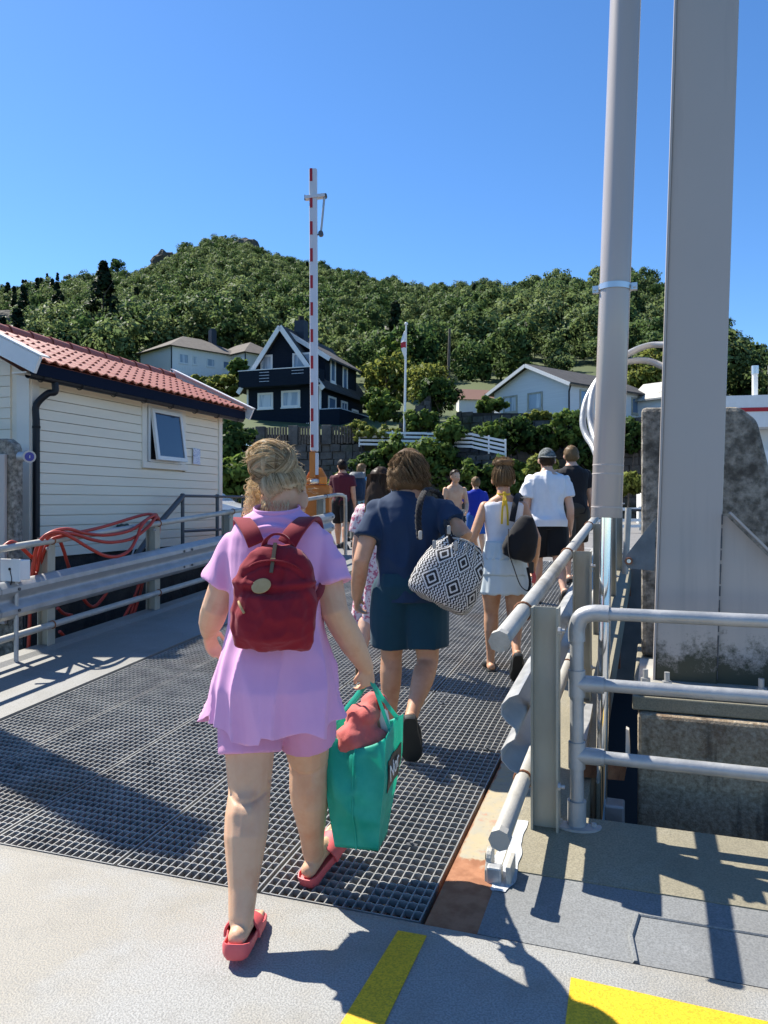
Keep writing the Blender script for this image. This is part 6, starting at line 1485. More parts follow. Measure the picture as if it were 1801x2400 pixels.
# hair
h = F.h; hs = F.hs; rg = random.Random(21)
def hp(x, y, z): return h(x, y, z)
mb = MB(); n, m_ = 44, 30; vs = []; ok = []
def wkeep(x, y, z): return z > (-.12 + .95 * (y + .35)) if y > -.35 else z > -.50 + .60 * abs(x + .10) + .10 * noise.noise(Vector((x * 5, y * 5, 0)))
for i in range(m_ + 1):
    th = math.pi * i / m_
    for k in range(n):
        ph = 2 * math.pi * k / n; x, y, z = math.sin(th) * math.cos(ph), math.sin(th) * math.sin(ph), math.cos(th); lim_ = (-.12 + .95 * (y + .35)) if y > -.35 else (-.50 + .60 * abs(x + .10) + .10 * noise.noise(Vector((x * 5, y * 5, 0)))); ds = 1.02 + .10 * min(1, max(0, (z - lim_) / .35)) + .02 * noise.noise(Vector((x * 8, y * 3, z * 3)))
        vs.append(hp(x * .046 * ds, .006 + y * .058 * ds, .072 + z * .059 * ds)); ok.append(wkeep(x, y, z))
fs = [(i * n + k, i * n + (k + 1) % n, (i + 1) * n + (k + 1) % n, (i + 1) * n + k) for i in range(m_) for k in range(n)]
mb.add(vs, [f for f in fs if all(ok[j] for j in f)]); o = mb.build('hair', BLOND[0], F.root, True, local=True, angle=180); so = o.modifiers.new('t', 'SOLIDIFY'); so.thickness = .003; so.offset = -1
BUN = Vector((-.018, -.030, .130)); BR = Vector((.050, .043, .043))   # bun in head units
lines = []
def on(v, k): return Vector((v.x * .046 * k, .006 + v.y * .058 * k, .072 + v.z * .059 * k))
bv = Vector((-.38, -.48, .80)).normalized()
while len(lines) < 5200:
    v = Vector((rg.gauss(0, 1), rg.gauss(0, 1), rg.gauss(0, 1))).normalized()
    if not wkeep(v.x, v.y, v.z) or v.dot(bv) > .93: continue
    edge = v.z < -.08 or v.y > .2
    if not edge and rg.random() < .35: continue
    pts = []; w = rg.uniform(-.05, .05); kk = rg.uniform(1.13, 1.19) + .05 * noise.noise(Vector((v.x * 7, v.y * 7, v.z * 2)))
    for j in range(9):
        f = j / 8; d = v.lerp(bv, f * .93).normalized(); d = (d + Vector((w * math.sin(f * 3.1), 0, 0))).normalized(); lim_ = (-.12 + .95 * (d.y + .35)) if d.y > -.35 else (-.50 + .60 * abs(d.x + .10)); pts.append(hp(*on(d, 1.0 + (kk - 1.0) * min(1, max(0, (d.z - lim_) / .35)) + .02 * math.sin(math.pi * f) + rg.uniform(-.002, .002))))
    lines.append(pts)
for lk in range(95):  # locks wound round the bun
    ax_ = Vector((rg.gauss(.15, .45), rg.gauss(-.2, .9), rg.gauss(.3, .7))).normalized(); e1_ = ax_.orthogonal().normalized(); e2_ = ax_.cross(e1_); A0 = rg.uniform(0, 6.28); DA = rg.uniform(1.2, 2.8); K0 = rg.uniform(.90, 1.08); S0_ = rg.uniform(-.45, .45); lump = 1 + .22 * noise.noise(Vector((lk * 1.7, 0, 0)))
    for _ in range(46):
        u_ = rg.gauss(0, 1); w_ = rg.gauss(0, 1); a0 = A0 + rg.gauss(0, .12); pts = []
        for j in range(9):
            f = j / 8; a = a0 + DA * f; d = (e1_ * math.cos(a) + e2_ * math.sin(a) + ax_ * (S0_ + .055 * u_ * (1 + .4 * math.sin(f * 5)))).normalized(); pts.append(hp(*(BUN + Vector((d.x * BR.x, d.y * BR.y, d.z * BR.z)) * (K0 * lump + .022 * w_ + .05 * math.sin(math.pi * f)))))
        lines.append(pts)
strand_mesh(lines, .00085, BLOND, F.root, 'hair_locks', 5)['kind'] = 'stuff'
mb = MB(); mb.ell(hp(*BUN), (BR.x * hs * .9, BR.y * hs * .9, BR.z * hs * .9), 18, 14, F.HM.to_3x3()); mb.build('hair_bun', BLOND[0], F.root, True, local=True)
lines = []
def curl(p, d, L, r, turns, n=14):
    d = d.normalized(); a = d.orthogonal().normalized(); b = d.cross(a); ph = rg.uniform(0, 6.28); return [p + d * L * (j / (n - 1)) + (a * math.cos(ph + turns * 6.28 * j / (n - 1)) + b * math.sin(ph + turns * 6.28 * j / (n - 1))) * r * min(1, j / 4) + Vector((0, 0, -.25 * L * (j / (n - 1)) ** 2)) for j in range(n)]
for _ in range(260):   # fly-aways round the bun and crown
    d = Vector((rg.gauss(-.15, 1), rg.gauss(-.1, .8), abs(rg.gauss(.3, .7)))).normalized()
    if rg.random() < .55: p = hp(*(BUN + Vector((d.x * BR.x, d.y * BR.y, d.z * BR.z))))
    else: p = hp(*on(Vector((d.x, d.y - .3, d.z * .7)).normalized(), 1.15))
    lines.append(curl(p, F.HM.to_3x3() @ (d + Vector((rg.uniform(-.6, .6), rg.uniform(-.3, .3), rg.uniform(-.2, .4)))), rg.uniform(.015, .045), rg.uniform(.001, .005), rg.uniform(.3, 1.2)))
strand_mesh(lines, .0006, BLOND[:2], F.root, 'flyaway_hair', 6)['kind'] = 'stuff'
lines = []
for _ in range(480):   # loose curls on the left side and at the nape
    t = rg.random(); x = -.051 - abs(rg.gauss(0, .006)); y = .012 - .05 * rg.random(); z = .10 - .115 * t; p = hp(x - .012 * rg.random(), y, z); lines.append(curl(p, Vector((rg.uniform(-.35, .15), rg.uniform(-.4, .1), -1)), rg.uniform(.018, .050), rg.uniform(.004, .011), rg.uniform(.7, 2.0)))
for _ in range(160):
    p = hp(-.034 + rg.gauss(0, .008), -.022 - rg.random() * .018, .030 - .02 * rg.random()); lines.append(curl(p, Vector((rg.uniform(-.3, .4), -.2, -1)), rg.uniform(.02, .06), rg.uniform(.004, .010), rg.uniform(.8, 2.0)))
for _ in range(110):
    a_ = rg.uniform(-2.4, -.75); p = hp(.044 * math.cos(a_), .006 + .054 * math.sin(a_), .044 + .012 * abs(math.cos(a_)) - .012 * rg.random()); lines.append(curl(p, Vector((rg.uniform(-.3, .3), -.25, -1)), rg.uniform(.012, .035), rg.uniform(.001, .004), rg.uniform(.3, 1.0)))
strand_mesh(lines, .0010, BLOND[:2], F.root, 'loose_curls', 7)['kind'] = 'stuff'

# ---- her red backpack
bpk = thing('backpack', 'dark red canvas backpack with round leather patch on the lilac woman', 'backpack', W(650, 1500, 2.70))
Mb = Matrix.Translation(W(646, 1398, 2.665)) @ Matrix.Rotation(R(-3), 4, 'Z') @ Matrix.Rotation(R(-6), 4, 'X') @ Matrix.Rotation(R(1.5), 4, 'Y') @ Matrix.Diagonal((.9, .9, .92, 1))
def bp(x, y, z): return Mb @ Vector((x, y, z))      # y negative: towards the camera
mb = MB(); rings = []
for z, w, d0, d1 in ((-.200, .100, .035, .03), (-.192, .135, .055, .05), (-.165, .158, .072, .065), (-.11, .166, .080, .07), (-.03, .165, .080, .07), (.05, .158, .074, .065), (.11, .138, .062, .06), (.155, .108, .050, .055), (.180, .080, .038, .045), (.194, .045, .02, .03)):
    rr = []
    for k in range(28):
        a = 2 * math.pi * k / 28; ca, sa = math.cos(a), math.sin(a); p_ = 2.8; x = w * math.copysign(abs(ca) ** (2 / p_), ca); y = (d0 if sa < 0 else d1) * math.copysign(abs(sa) ** (2 / p_), sa); rr.append(Vector((x, y, z)))
    rings.append(rr)
mb.loft(rings); 
pk = []   # front pocket swelling
for z, w, d in ((-.185, .10, .02), (-.16, .132, .05), (-.08, .14, .066), (-.01, .134, .058), (.012, .12, .03)): pk.append([Vector((w * math.cos(a), -.045 + (-d if math.sin(a) < 0 else .02) * abs(math.sin(a)) ** .8, z + .012 * math.cos(a) ** 2)) for a in [2 * math.pi * k / 24 for k in range(24)]])
mb.loft(pk)
me = fuse(mb, .006, 4)
def bpfold(p):
    v = .009 * (ridge(p, 8, 8, 10, 1.0) - .5) + .007 * noise.noise(p * 9) + .004 * (ridge(p, 22, 22, 16, 3.0) - .5)
    if p.y < 0:
        v -= .010 * math.exp(-((p.z - .018 - .25 * abs(p.x + .02) ** 1.4) / .010) ** 2) * (1 if p.x > -.11 else .3); v += .008 * math.exp(-((p.z - .036 - .25 * abs(p.x + .02) ** 1.4) / .014) ** 2)
        v -= .006 * math.exp(-((p.z - .118 + .9 * (p.x) ** 2 * 4) / .007) ** 2) * (1 if abs(p.x) < .12 else 0)
        v -= .012 * math.exp(-((p.x - .035) / .018) ** 2) * math.exp(-((p.z - .075) / .05) ** 2); v += .007 * math.exp(-((p.x - .065) / .018) ** 2) * math.exp(-((p.z - .07) / .06) ** 2)
    return v
displace(me, bpfold); smooth_all(me); o = link('pack_body', me, M('red_canvas'), bpk); o.matrix_basis = Mb; 
def ribbon(mb, pts, nrm, w, th):
    pts = spline(pts, 6) ; rings = []
    for i, p in enumerate(pts):
        t = (pts[min(i + 1, len(pts) - 1)] - pts[max(i - 1, 0)]).normalized(); nn = nrm(i / (len(pts) - 1)) if callable(nrm) else Vector(nrm); s_ = t.cross(nn).normalized(); nn = s_.cross(t); rings.append([p + s_ * w / 2 * a + nn * th / 2 * b for a, b in ((-1, -.6), (-.9, -1), (.9, -1), (1, -.6), (1, .6), (.9, 1), (-.9, 1), (-1, .6))])
    mb.loft(rings)
for sgn, pts in ((-1, [(600, 1275, 2.71), (588, 1246, 2.735), (575, 1226, 2.785), (567, 1217, 2.84), (565, 1224, 2.91), (568, 1262, 2.99)]), (1, [(672, 1275, 2.71), (690, 1246, 2.735), (707, 1226, 2.775), (722, 1215, 2.835), (734, 1222, 2.92), (742, 1262, 3.0)])):
    mb = MB(); ribbon(mb, [W(*p) for p in pts], lambda f: Vector((0, -math.cos(f * 2.9), math.sin(f * 2.9) + .25)), .068 if sgn > 0 else .060, .014); mb.build('shoulder_strap', M('red_strap'), bpk, True, angle=50)
mb = MB(); ribbon(mb, [W(722, 1425, 2.70), W(738, 1405, 2.74), W(753, 1380, 2.80), W(757, 1350, 2.9)], Vector((.6, -.7, .2)), .030, .006); mb.build('side_strap', M('red_strap'), bpk, True)
mb = MB(); mb.prism([W(716, 1440, 2.68), W(742, 1400, 2.72), W(724, 1470, 2.7)], (.01, .02, 0)); mb.build('side_wing', M('red_canvas'), bpk)
mb = MB(); ribbon(mb, [bp(-.055, .01, .170), bp(-.050, -.005, .205), bp(-.02, -.012, .232), bp(.02, -.012, .232), bp(.050, -.005, .205), bp(.055, .01, .170)], Vector((0, 0, 1)), .022, .008); mb.build('handle', M('red_strap'), bpk, True)
mb = MB(); c = bp(-.040, -.083, .038); rx3 = Mb.to_3x3(); n_ = (rx3 @ Vector((-.05, -1, .32))).normalized(); ex = (rx3 @ Vector((1, 0, .30))).normalized(); ey = n_.cross(ex)
mb.prism([c + ex * .034 * math.cos(a) - ey * .026 * math.sin(a) for a in [2 * math.pi * k / 32 for k in range(32)]], n_ * .004); mb.build('leather_patch', M('leather'), bpk, True, bevel=.001)
mb = MB(); mb.beam(bp(-.004, -.034, .200), bp(-.004, -.062, .140), .013, .006, up=rx3 @ Vector((0, -1, 0))); mb.beam(bp(-.004, -.066, .132), bp(-.006, -.079, .088), .012, .005, up=rx3 @ Vector((0, -1, 0))); mb.tube([bp(-.013, -.066, .136), bp(.006, -.066, .136)], .006, 8); mb.build('zip_pull', M('zipper'), bpk)
mb = MB(); mb.tube(spline([bp(-.128, -.062, -.022), bp(-.118, -.082, -.035), bp(-.098, -.094, -.062)], 4), [.0045] * 9, 8); mb.build('zip_pull', M('leather'), bpk, True)
mb = MB(); mb.tube(spline([bp(-.118, -.042, .088), bp(-.08, -.066, .118), bp(-.03, -.076, .132), bp(.03, -.076, .132), bp(.08, -.066, .118), bp(.118, -.042, .088)], 6), .0032, 6); mb.build('zip_line', M('red_strap'), bpk, True)

# ---- her teal bag and the towel in it
def teal_mat():
    m, N, L, b = node_mat('teal_bag'); tc = N.new('ShaderNodeTexCoord'); v = tc.outputs['Object']; n = _noise(N, L, v, 9, 5); c = _mix(N, L, _mr(N, L, n, .4, .65), (.03, .60, .45), (.07, .70, .54)); n2 = _noise(N, L, v, 300, 2)
    L.new(c, b.inputs['Base Color']); b.inputs['Roughness'].default_value = .55; bn = N.new('ShaderNodeBump'); bn.inputs['Strength'].default_value = .25; bn.inputs['Distance'].default_value = .002; L.new(n2, bn.inputs['Height']); L.new(bn.outputs[0], b.inputs['Normal'])
    tr = N.new('ShaderNodeBsdfTranslucent'); L.new(c, tr.inputs[0]); ms = N.new('ShaderNodeMixShader'); ms.inputs[0].default_value = .5; L.new(b.outputs[0], ms.inputs[1]); L.new(tr.outputs[0], ms.inputs[2]); L.new(ms.outputs[0], N['Material Output'].inputs['Surface'])
teal_mat()
BT = Matrix.Translation(W(835, 1990, 3.02)) @ Matrix.Rotation(R(-13), 4, 'Z')      # local x right, y away, z up
tb = thing('tote_bag', 'teal fabric tote bag with black logo patch carried by the lilac woman', 'bag', BT.translation); TD = .36
def tbp(x, y, z): return BT @ Vector((x, y, z))
nx_, nz_ = 18, 26; hgt = .445
def wid(f): return .088 + .034 * min(1, f * 1.6) - .004 * f
def bagpt(side, a, f):   # four walls: 0 near gusset, 1 right, 2 far, 3 left; a 0..1, f height 0..1
    w = wid(f); d = .16 + .19 * min(1, f * 1.5); y0 = .0 - .03 * math.sin(math.pi * f); z = hgt * f
    dz = 0; 
    if f > .85: dz = (f - .85) / .15 * (-.045 * math.sin(math.pi * a) if side in (0, 2) else .02 * math.sin(math.pi * a))
    if side == 0: p = Vector((-w + 2 * w * a, y0, z + dz))
    elif side == 1: p = Vector((w, y0 + d * a, z + dz))
    elif side == 2: p = Vector((w - 2 * w * a, y0 + d, z + dz))
    else: p = Vector((-w, y0 + d * (1 - a), z + dz))
    q = p * 1.0; cr = .020 * (ridge(Vector((p.x + side, p.y, p.z + p.x * .8)), 8, 8, 8, 3) - .5) + .016 * noise.noise(Vector((p.x * 6 + side * 3, p.y * 6, p.z * 7)))
    cr *= (1.5, .25, 1.0, 1.0)[side]
    nn = (Vector((0, -1, 0)), Vector((1, 0, 0)), Vector((0, 1, 0)), Vector((-1, 0, 0)))[side]; e = min(1, min(a, 1 - a) * 6) * min(1, f * 6)
    if side == 0: cr += .022 * math.sin(math.pi * a) * math.sin(math.pi * f) - .014 * math.exp(-((a - .5) / .05) ** 2) * .5
    return q + nn * cr * e
rings = []
for j in range(nz_ + 1):
    f = j / nz_; r_ = []
    for s_ in range(4):
        for k in range(nx_): r_.append(BT @ bagpt(s_, k / nx_, f))
    rings.append(r_)
mb = MB(); mb.loft(rings, False); nn_ = len(rings[0]); mb.add(rings[0], [tuple(range(nn_))[::-1]])
bag = mb.build('bag_body', M('teal_bag'), tb, True, angle=60); so = bag.modifiers.new('t', 'SOLIDIFY'); so.thickness = .0015; so.offset = -1
mb = MB(); mb.tube([BT @ (bagpt(0, .5, k / 12) + Vector((0, -.004, 0))) for k in range(0, 13)], [(.0035, .002)] * 13, 6, side=BT.to_3x3() @ Vector((1, 0, 0))); mb.build('seam', M('teal_bag'), tb, True)
hx_ = W(866, 1603, 3.02); 
for k, (a0, a1) in enumerate(((bagpt(3, .72, .98), bagpt(3, .25, .98)), (bagpt(1, .25, .98), bagpt(1, .72, .98)))):
    mb = MB(); p0 = BT @ a0; p1 = BT @ a1; hh = hx_ + Vector((-.012 + .024 * k, 0, 0)); ribbon(mb, [p0, p0.lerp(hh, .55) + Vector((0, .012, 0)), hh + Vector((0, .012, .004)), hh + Vector((0, -.010, .004)), p1.lerp(hh, .55) + Vector((0, -.012, 0)), p1], Vector((1 if k else -1, -.5, 0)), .022, .003); mb.build('bag_handle', M('teal_bag'), tb, True)
mb = MB(); npl = 24; vs = []
for j in range(npl + 1):
    for k in range(npl + 1): vs.append(BT @ (bagpt(1, .16 + .72 * k / npl, .50 + .27 * j / npl) + Vector((.004, 0, 0))))
mb.add(vs, [(j * (npl + 1) + k, j * (npl + 1) + k + 1, (j + 1) * (npl + 1) + k + 1, (j + 1) * (npl + 1) + k) for j in range(npl) for k in range(npl)]); lg = mb.build('logo_patch', M('black_plastic'), tb); so = lg.modifiers.new('t', 'SOLIDIFY'); so.thickness = .002
cu = bpy.data.curves.new('t', 'FONT'); cu.body = 'Nor'; cu.size = .10; cu.extrude = .001; to = bpy.data.objects.new('t', cu); COL.objects.link(to); tme = bpy.data.meshes.new_from_object(to.evaluated_get(bpy.context.evaluated_depsgraph_get())); bpy.data.objects.remove(to)
base = bagpt(1, .20, .58) + Vector((.010, 0, 0)); tme.transform(BT @ Matrix.Translation(base) @ Matrix(((0, 0, 1, 0), (1, 0, 0, 0), (0, 1, 0, 0), (0, 0, 0, 1))) @ Matrix.Rotation(R(6), 4, 'Z') @ Matrix.Diagonal((1.0, .95, 1, 1))); link('logo_lettering', tme, M('white_paint'), tb)
cloth('towel', (.56, .13, .115), (.62, .16, .14), 1.0, 190)
def blob(parts, vox, fold, m, name, label, cat, sm=4):
    mb = MB()
    for p, r in parts: mb.ell(p, r, 16, 12)
    me = fuse(mb, vox, sm); displace(me, fold); smooth_all(me); return tag(link(name, me, M(m)), label, cat)
blob([(tbp(-.02, .06, .40), (.085, .07, .09)), (tbp(.005, .10, .48), (.07, .07, .07)), (tbp(.035, .14, .535), (.045, .05, .055)), (tbp(.04, .07, .40), (.065, .06, .08)), (tbp(-.01, .15, .40), (.09, .10, .10)), (tbp(.03, .12, .30), (.07, .09, .12))], .006,
     lambda p: .022 * (ridge(p, 9, 7, 8, 5) - .5) + .012 * math.sin((p.z * 38 + p.x * 30 + 4 * noise.noise(p * 7))) * .6 + .003 * noise.noise(p * 40), 'towel', 'rolled_towel', 'coral pink terry towel stuffed in the teal bag', 'towel')
sn_ = thing('snack_packet', 'small white and red packet sticking out of the teal bag', 'packet', tbp(.09, .12, .42)); mb = MB(); mb.box(tbp(.085, .13, .47), (.03, .05, .12), tuple(BT.to_3x3() @ Vector(v) for v in ((1, 0, .2), (0, 1, 0), (-.2, 0, 1)))); mb.build('packet_side', M('white_paint'), sn_, bevel=.006); mb = MB(); mb.box(tbp(.075, .12, .55), (.028, .05, .05), tuple(BT.to_3x3() @ Vector(v) for v in ((1, 0, .2), (0, 1, 0), (-.2, 0, 1)))); mb.build('packet_top', M('barrier_red'), sn_, bevel=.006)

# ------------------------------------------------------------------ the man in navy
def onramp(u, Y):
    x = (u - 900) / 1800 * Y; s = DX * (x - .129) + DY * (Y - 2.80); return Vector((x, Y, -.03 + SL * s if s < 9.2 else LAND))
F = figure('man in navy T-shirt and teal shorts with wavy shoulder-length hair', onramp(958, 4.6), 3, 1.77,
  dict(lean=5, Lleg=(9, 8, 0, 2, 4), Rleg=(-2, 48, -64, 3, 0, -14),
       Larm=dict(elbow=W(846, 1318, 4.52), wrist=W(836, 1398, 4.62), hdir=Vector((.0, .3, -.9)), palm=Vector((.8, -.2, 0)), thumb=Vector((.2, .9, 0)), curl=48),
       Rarm=dict(elbow=W(1092, 1262, 4.42), wrist=W(1060, 1246, 4.62), hdir=Vector((-.25, .6, .15)), palm=Vector((-.5, 0, -.7)), thumb=Vector((-.2, .3, .8)), curl=50)), 'skin_tan', False, 1.0, .008, None, None, [.033, .032, .028, .028, .026, .018], (-4, -8), (.112, .785))
shirt(F, 'navy_shirt', .475, .56, .016, amp=.026, flare=.006); shorts(F, 'teal_short', .80, .57, .018, amp=.007, flare=1.22); footwear(F, 'clog', 'clog', 'clog'); MAN = F
h = F.h; rg = random.Random(31); lines = []
hair_shell(F, BROWN, thick=1.14, nstr=10, drop=.3)
mb = MB(); mb.ell(h(0, -.008, .060), (.062 * F.hs, .060 * F.hs, .068 * F.hs), 20, 14, F.HM.to_3x3()); mb.ell(h(0, -.022, .020), (.058 * F.hs, .036 * F.hs, .030 * F.hs), 18, 12, F.HM.to_3x3()); me = fuse(mb, .008, 4)
displace(me, lambda p: .007 * (ridge(p, 22, 22, 9, 1) - .5)); smooth_all(me); link('hair', me, BROWN[2], F.root, local=True)
for _ in range(3600):
    a = rg.uniform(-math.pi, math.pi)
    if abs(a - math.pi / 2) < .95: continue
    up0 = rg.uniform(.0, .45); d = Vector((math.cos(a), math.sin(a), 0)); L_ = rg.uniform(.75, 1.12); pts = []; ph = rg.uniform(0, 6.28); wv = rg.uniform(.004, .009); ph = 9 * noise.noise(d * 2.2) + rg.gauss(0, .5); k0 = rg.uniform(.96, 1.08)
    for j in range(13):
        f = up0 + (L_ - up0) * j / 12; th = min(f, .62) / .62 * 1.62; rr = math.sin(th); z = math.cos(th) * .064 + .068 - max(0, f - .62) * .125
        bulge = 1.12 + .10 * max(0, min(1, (f - .4) / .4)); w_ = wv * min(1, j / 4)
        pts.append(h(d.x * .050 * rr * bulge * k0 + w_ * math.sin(ph + f * 26), -.004 + d.y * .058 * rr * bulge * k0 + w_ * math.cos(ph + f * 22), z + w_ * .6 * math.sin(f * 30 + ph)))
    lines.append(pts)
strand_mesh(lines, .0010, BROWN, F.root, 'hair_locks', 8)
# his patterned bag
def tribal():
    m, N, L, b = node_mat('tribal_weave'); tc = N.new('ShaderNodeTexCoord'); sx = N.new('ShaderNodeSeparateXYZ'); L.new(tc.outputs['Object'], sx.inputs[0])
    at = _math(N, L, 'ARCTAN2', sx.outputs[1], sx.outputs[0]); u = _math(N, L, 'MULTIPLY', at, 7.0 / 6.2832); v = _math(N, L, 'MULTIPLY', sx.outputs[2], 6.4)
    def F_(x): return _math(N, L, 'SUBTRACT', _math(N, L, 'FRACT', x, 0), .5)
    fx = _math(N, L, 'ABSOLUTE', F_(u), 0); fy = _math(N, L, 'ABSOLUTE', F_(v), 0)
    qx = _math(N, L, 'DIVIDE', _math(N, L, 'FLOOR', _math(N, L, 'MULTIPLY', fx, 24), 0), 24.0); qy = _math(N, L, 'DIVIDE', _math(N, L, 'FLOOR', _math(N, L, 'MULTIPLY', fy, 24), 0), 24.0)
    d = _math(N, L, 'ADD', qx, qy); r1 = _math(N, L, 'GREATER_THAN', _math(N, L, 'FRACT', _math(N, L, 'MULTIPLY', d, 5.0), 0), .48)
    zz = _math(N, L, 'GREATER_THAN', _math(N, L, 'SINE', _math(N, L, 'ADD', _math(N, L, 'MULTIPLY', u, 44.0), _math(N, L, 'MULTIPLY', _math(N, L, 'PINGPONG', v, .07), 50.0)), 0), 0)
    far = _math(N, L, 'GREATER_THAN', d, .44); c = _mix(N, L, far, r1, zz); c2 = _mix(N, L, c, (.018, .017, .018), (.62, .60, .56)); L.new(c2, b.inputs['Base Color']); b.inputs['Roughness'].default_value = .9
tribal()
BQ = Matrix.Translation(W(1055, 1346, 4.32)) @ Matrix.Rotation(R(26), 4, 'Y') @ Matrix.Rotation(R(-10), 4, 'X') @ Matrix.Diagonal((1.0, .85, .98, 1))
pb = thing('shoulder_bag', 'black and white diamond patterned bucket bag on the navy man\'s shoulder', 'bag', W(1056, 1430, 4.32))
mb = MB(); rings = []
for z, r_ in ((-.185, .135), (-.18, .165), (-.15, .188), (-.08, .196), (0, .192), (.07, .176), (.13, .150), (.175, .122), (.20, .10)): rings.append([Vector((r_ * math.cos(a), r_ * .72 * math.sin(a), z)) for a in [2 * math.pi * k / 36 for k in range(36)]])
mb.loft(rings); me = fuse(mb, .009, 3); displace(me, lambda p: .012 * (ridge(p, 7, 7, 4, 2) - .5) + (.014 * math.sin(math.atan2(p.y, p.x) * 11) * max(0, (p.z - .10) / .1))); smooth_all(me); o = link('bag_body', me, M('tribal_weave'), pb); o.matrix_basis = BQ
mb = MB(); mb.tube([BQ @ Vector((.108 * math.cos(a), .08 * math.sin(a), .195 + .01 * math.sin(3 * a))) for a in [2 * math.pi * k / 24 for k in range(24)]], .006, 6, closed=True); mb.build('drawstring', M('beige_short'), pb, True)
for p in ((985, 1254, 4.25), (1018, 1276, 4.22), (1052, 1242, 4.30), (1068, 1280, 4.25)):
    c = W(*p); mb = MB(); mb.capsule([c - UP * .02, c + UP * .02], [(.011, .005), (.011, .005)], 10, side=SIDE); mb.build('leather_tab', M('beige_short'), pb, True)
for pts in ([(985, 1262, 4.27), (980, 1220, 4.30), (984, 1180, 4.34), (992, 1158, 4.42), (1003, 1146, 4.52), (1012, 1150, 4.66)], [(1064, 1300, 4.28), (1050, 1240, 4.36), (1042, 1200, 4.6), (1030, 1160, 4.7), (1012, 1150, 4.66)]):
    mb = MB(); sp = spline([W(*p) for p in pts], 8)
    for k in range(3): mb.tube([p + Vector((.011 * math.sin(i * .9 + k * 2.1), -.006 + .006 * math.cos(i * .9 + k * 2.1), 0)) for i, p in enumerate(sp)], .010, 8)
    mb.build('braided_strap', M('black_bag'), pb, True)

# ------------------------------------------------------------------ girl with the yellow halter tie
F = figure('girl in white sleeveless top and pale tiered skirt with yellow halter tie', onramp(1181, 6.0), 4, 1.64,
  dict(lean=4, Lleg=(7, 6, 0, 1, 3), Rleg=(-4, 44, -52, -2, 0), Larm=dict(elbow=W(1108, 1262, 5.98), wrist=W(1118, 1322, 6.08), curl=30), Rarm=dict(elbow=W(1258, 1262, 5.95), wrist=W(1252, 1325, 6.08), curl=40)), 'skin_tan', True, .98, .008, None, None, None, (2, -12), (.090, .785))
shirt(F, 'white_knit', .60, 0, .006, .80, 'top', .004, tuck=1, off=1.0); H = F.H
def skirt(F, m, tiers, name='skirt', ruf=14, amp=.006):
    for i, (za, zb, ra, rb) in enumerate(tiers):
        mb = MB(); rings = []
        for j in range(9):
            f = j / 8; z = za + (zb - za) * f; r_ = ra + (rb - ra) * f; row = []
            for k in range(84):
                a = 2 * math.pi * k / 84; w_ = 1 + amp / r_ * f * math.sin(a * ruf + 1.3 * math.sin(a * 3 + i)) + .012 * noise.noise(Vector((math.cos(a) * 3, math.sin(a) * 3, z * 4))); c = F.S(z / F.H)
                row.append(c + Vector((r_ * w_ * math.cos(a), r_ * .74 * w_ * math.sin(a) - .02, .005 * f * math.sin(a * ruf + i) + .012 * f * noise.noise(Vector((math.cos(a) * 4, math.sin(a) * 4, i))))))
            rings.append(row)
        mb.loft(rings, False); o = mb.build(name, M(m), F.root, True, local=True, angle=180); so = o.modifiers.new('t', 'SOLIDIFY'); so.thickness = .003
skirt(F, 'skirt', [(1.02, .88, .138, .172), (.89, .76, .170, .192), (.77, .615, .182, .200)]); footwear(F, 'clog', 'clog', 'clog'); h = F.h; rg = random.Random(41)
hair_shell(F, BROWN, thick=1.10, nstr=60, amp=.002); lines = []
for _ in range(620):
    v = Vector((rg.gauss(0, 1), rg.gauss(0, 1), rg.gauss(0, 1))).normalized()
    if v.y > .25 and v.z < .3 or v.z < -.6: continue
    bvv = Vector((0, -.55, .85)).normalized(); lines.append([h(*on(v.lerp(bvv, j / 6 * .9).normalized(), 1.14 + .05 * math.sin(j / 6 * 3.1))) for j in range(7)])
for _ in range(260):
    d = Vector((rg.gauss(0, 1), rg.gauss(0, .7), rg.gauss(.3, .7))).normalized(); c = Vector((0, -.030, .132)); p = c + Vector((d.x * .046, d.y * .026, d.z * .022)); t = Vector((rg.gauss(0, 1), rg.gauss(0, .5), rg.gauss(0, .6))); t = t - d * t.dot(d); lines.append([h(*(p - t * .012)), h(*(p + d * .004)), h(*(p + t * .014 + d * .001))])
strand_mesh(lines, .0013, BROWN, F.root, 'hair_bun', 9)
mb = MB(); mb.ell(h(0, -.030, .130), (.042 * F.hs, .024 * F.hs, .020 * F.hs), 12, 9, F.HM.to_3x3()); mb.build('hair', BROWN[0], F.root, True, local=True)
nk = [Vector((.050 * math.cos(a), .052 * math.sin(a) + .01, .845 * H + .008 * math.sin(a))) for a in [2 * math.pi * k / 24 for k in range(24)]]; mb = MB(); mb.tube(nk, [(.003, .009)] * 24, 6, closed=True)
for dx_, L_ in ((-.022, .24), (.018, .25), (-.006, .10), (.008, .09)): ribbon(mb, [Vector((0, -.048, .848 * H)), Vector((dx_ * .6, -.095, .80 * H)), Vector((dx_, -.112, .848 * H - L_ * .6)), Vector((dx_ * 1.15, -.108, .848 * H - L_))], Vector((0, -1, 0)), .016, .003)
mb.ell((0, -.055, .848 * H), (.014, .01, .012), 8, 6); mb.build('halter_tie', M('yellow_rib'), F.root, True, local=True)
db = thing('drawstring_bag', 'black drawstring bag hanging from the right shoulder of the girl in white', 'bag', W(1224, 1310, 5.8)); mb = MB(); rings = []; BD = Matrix.Translation(W(1224, 1262, 5.80)) @ Matrix.Rotation(R(16), 4, 'Y')
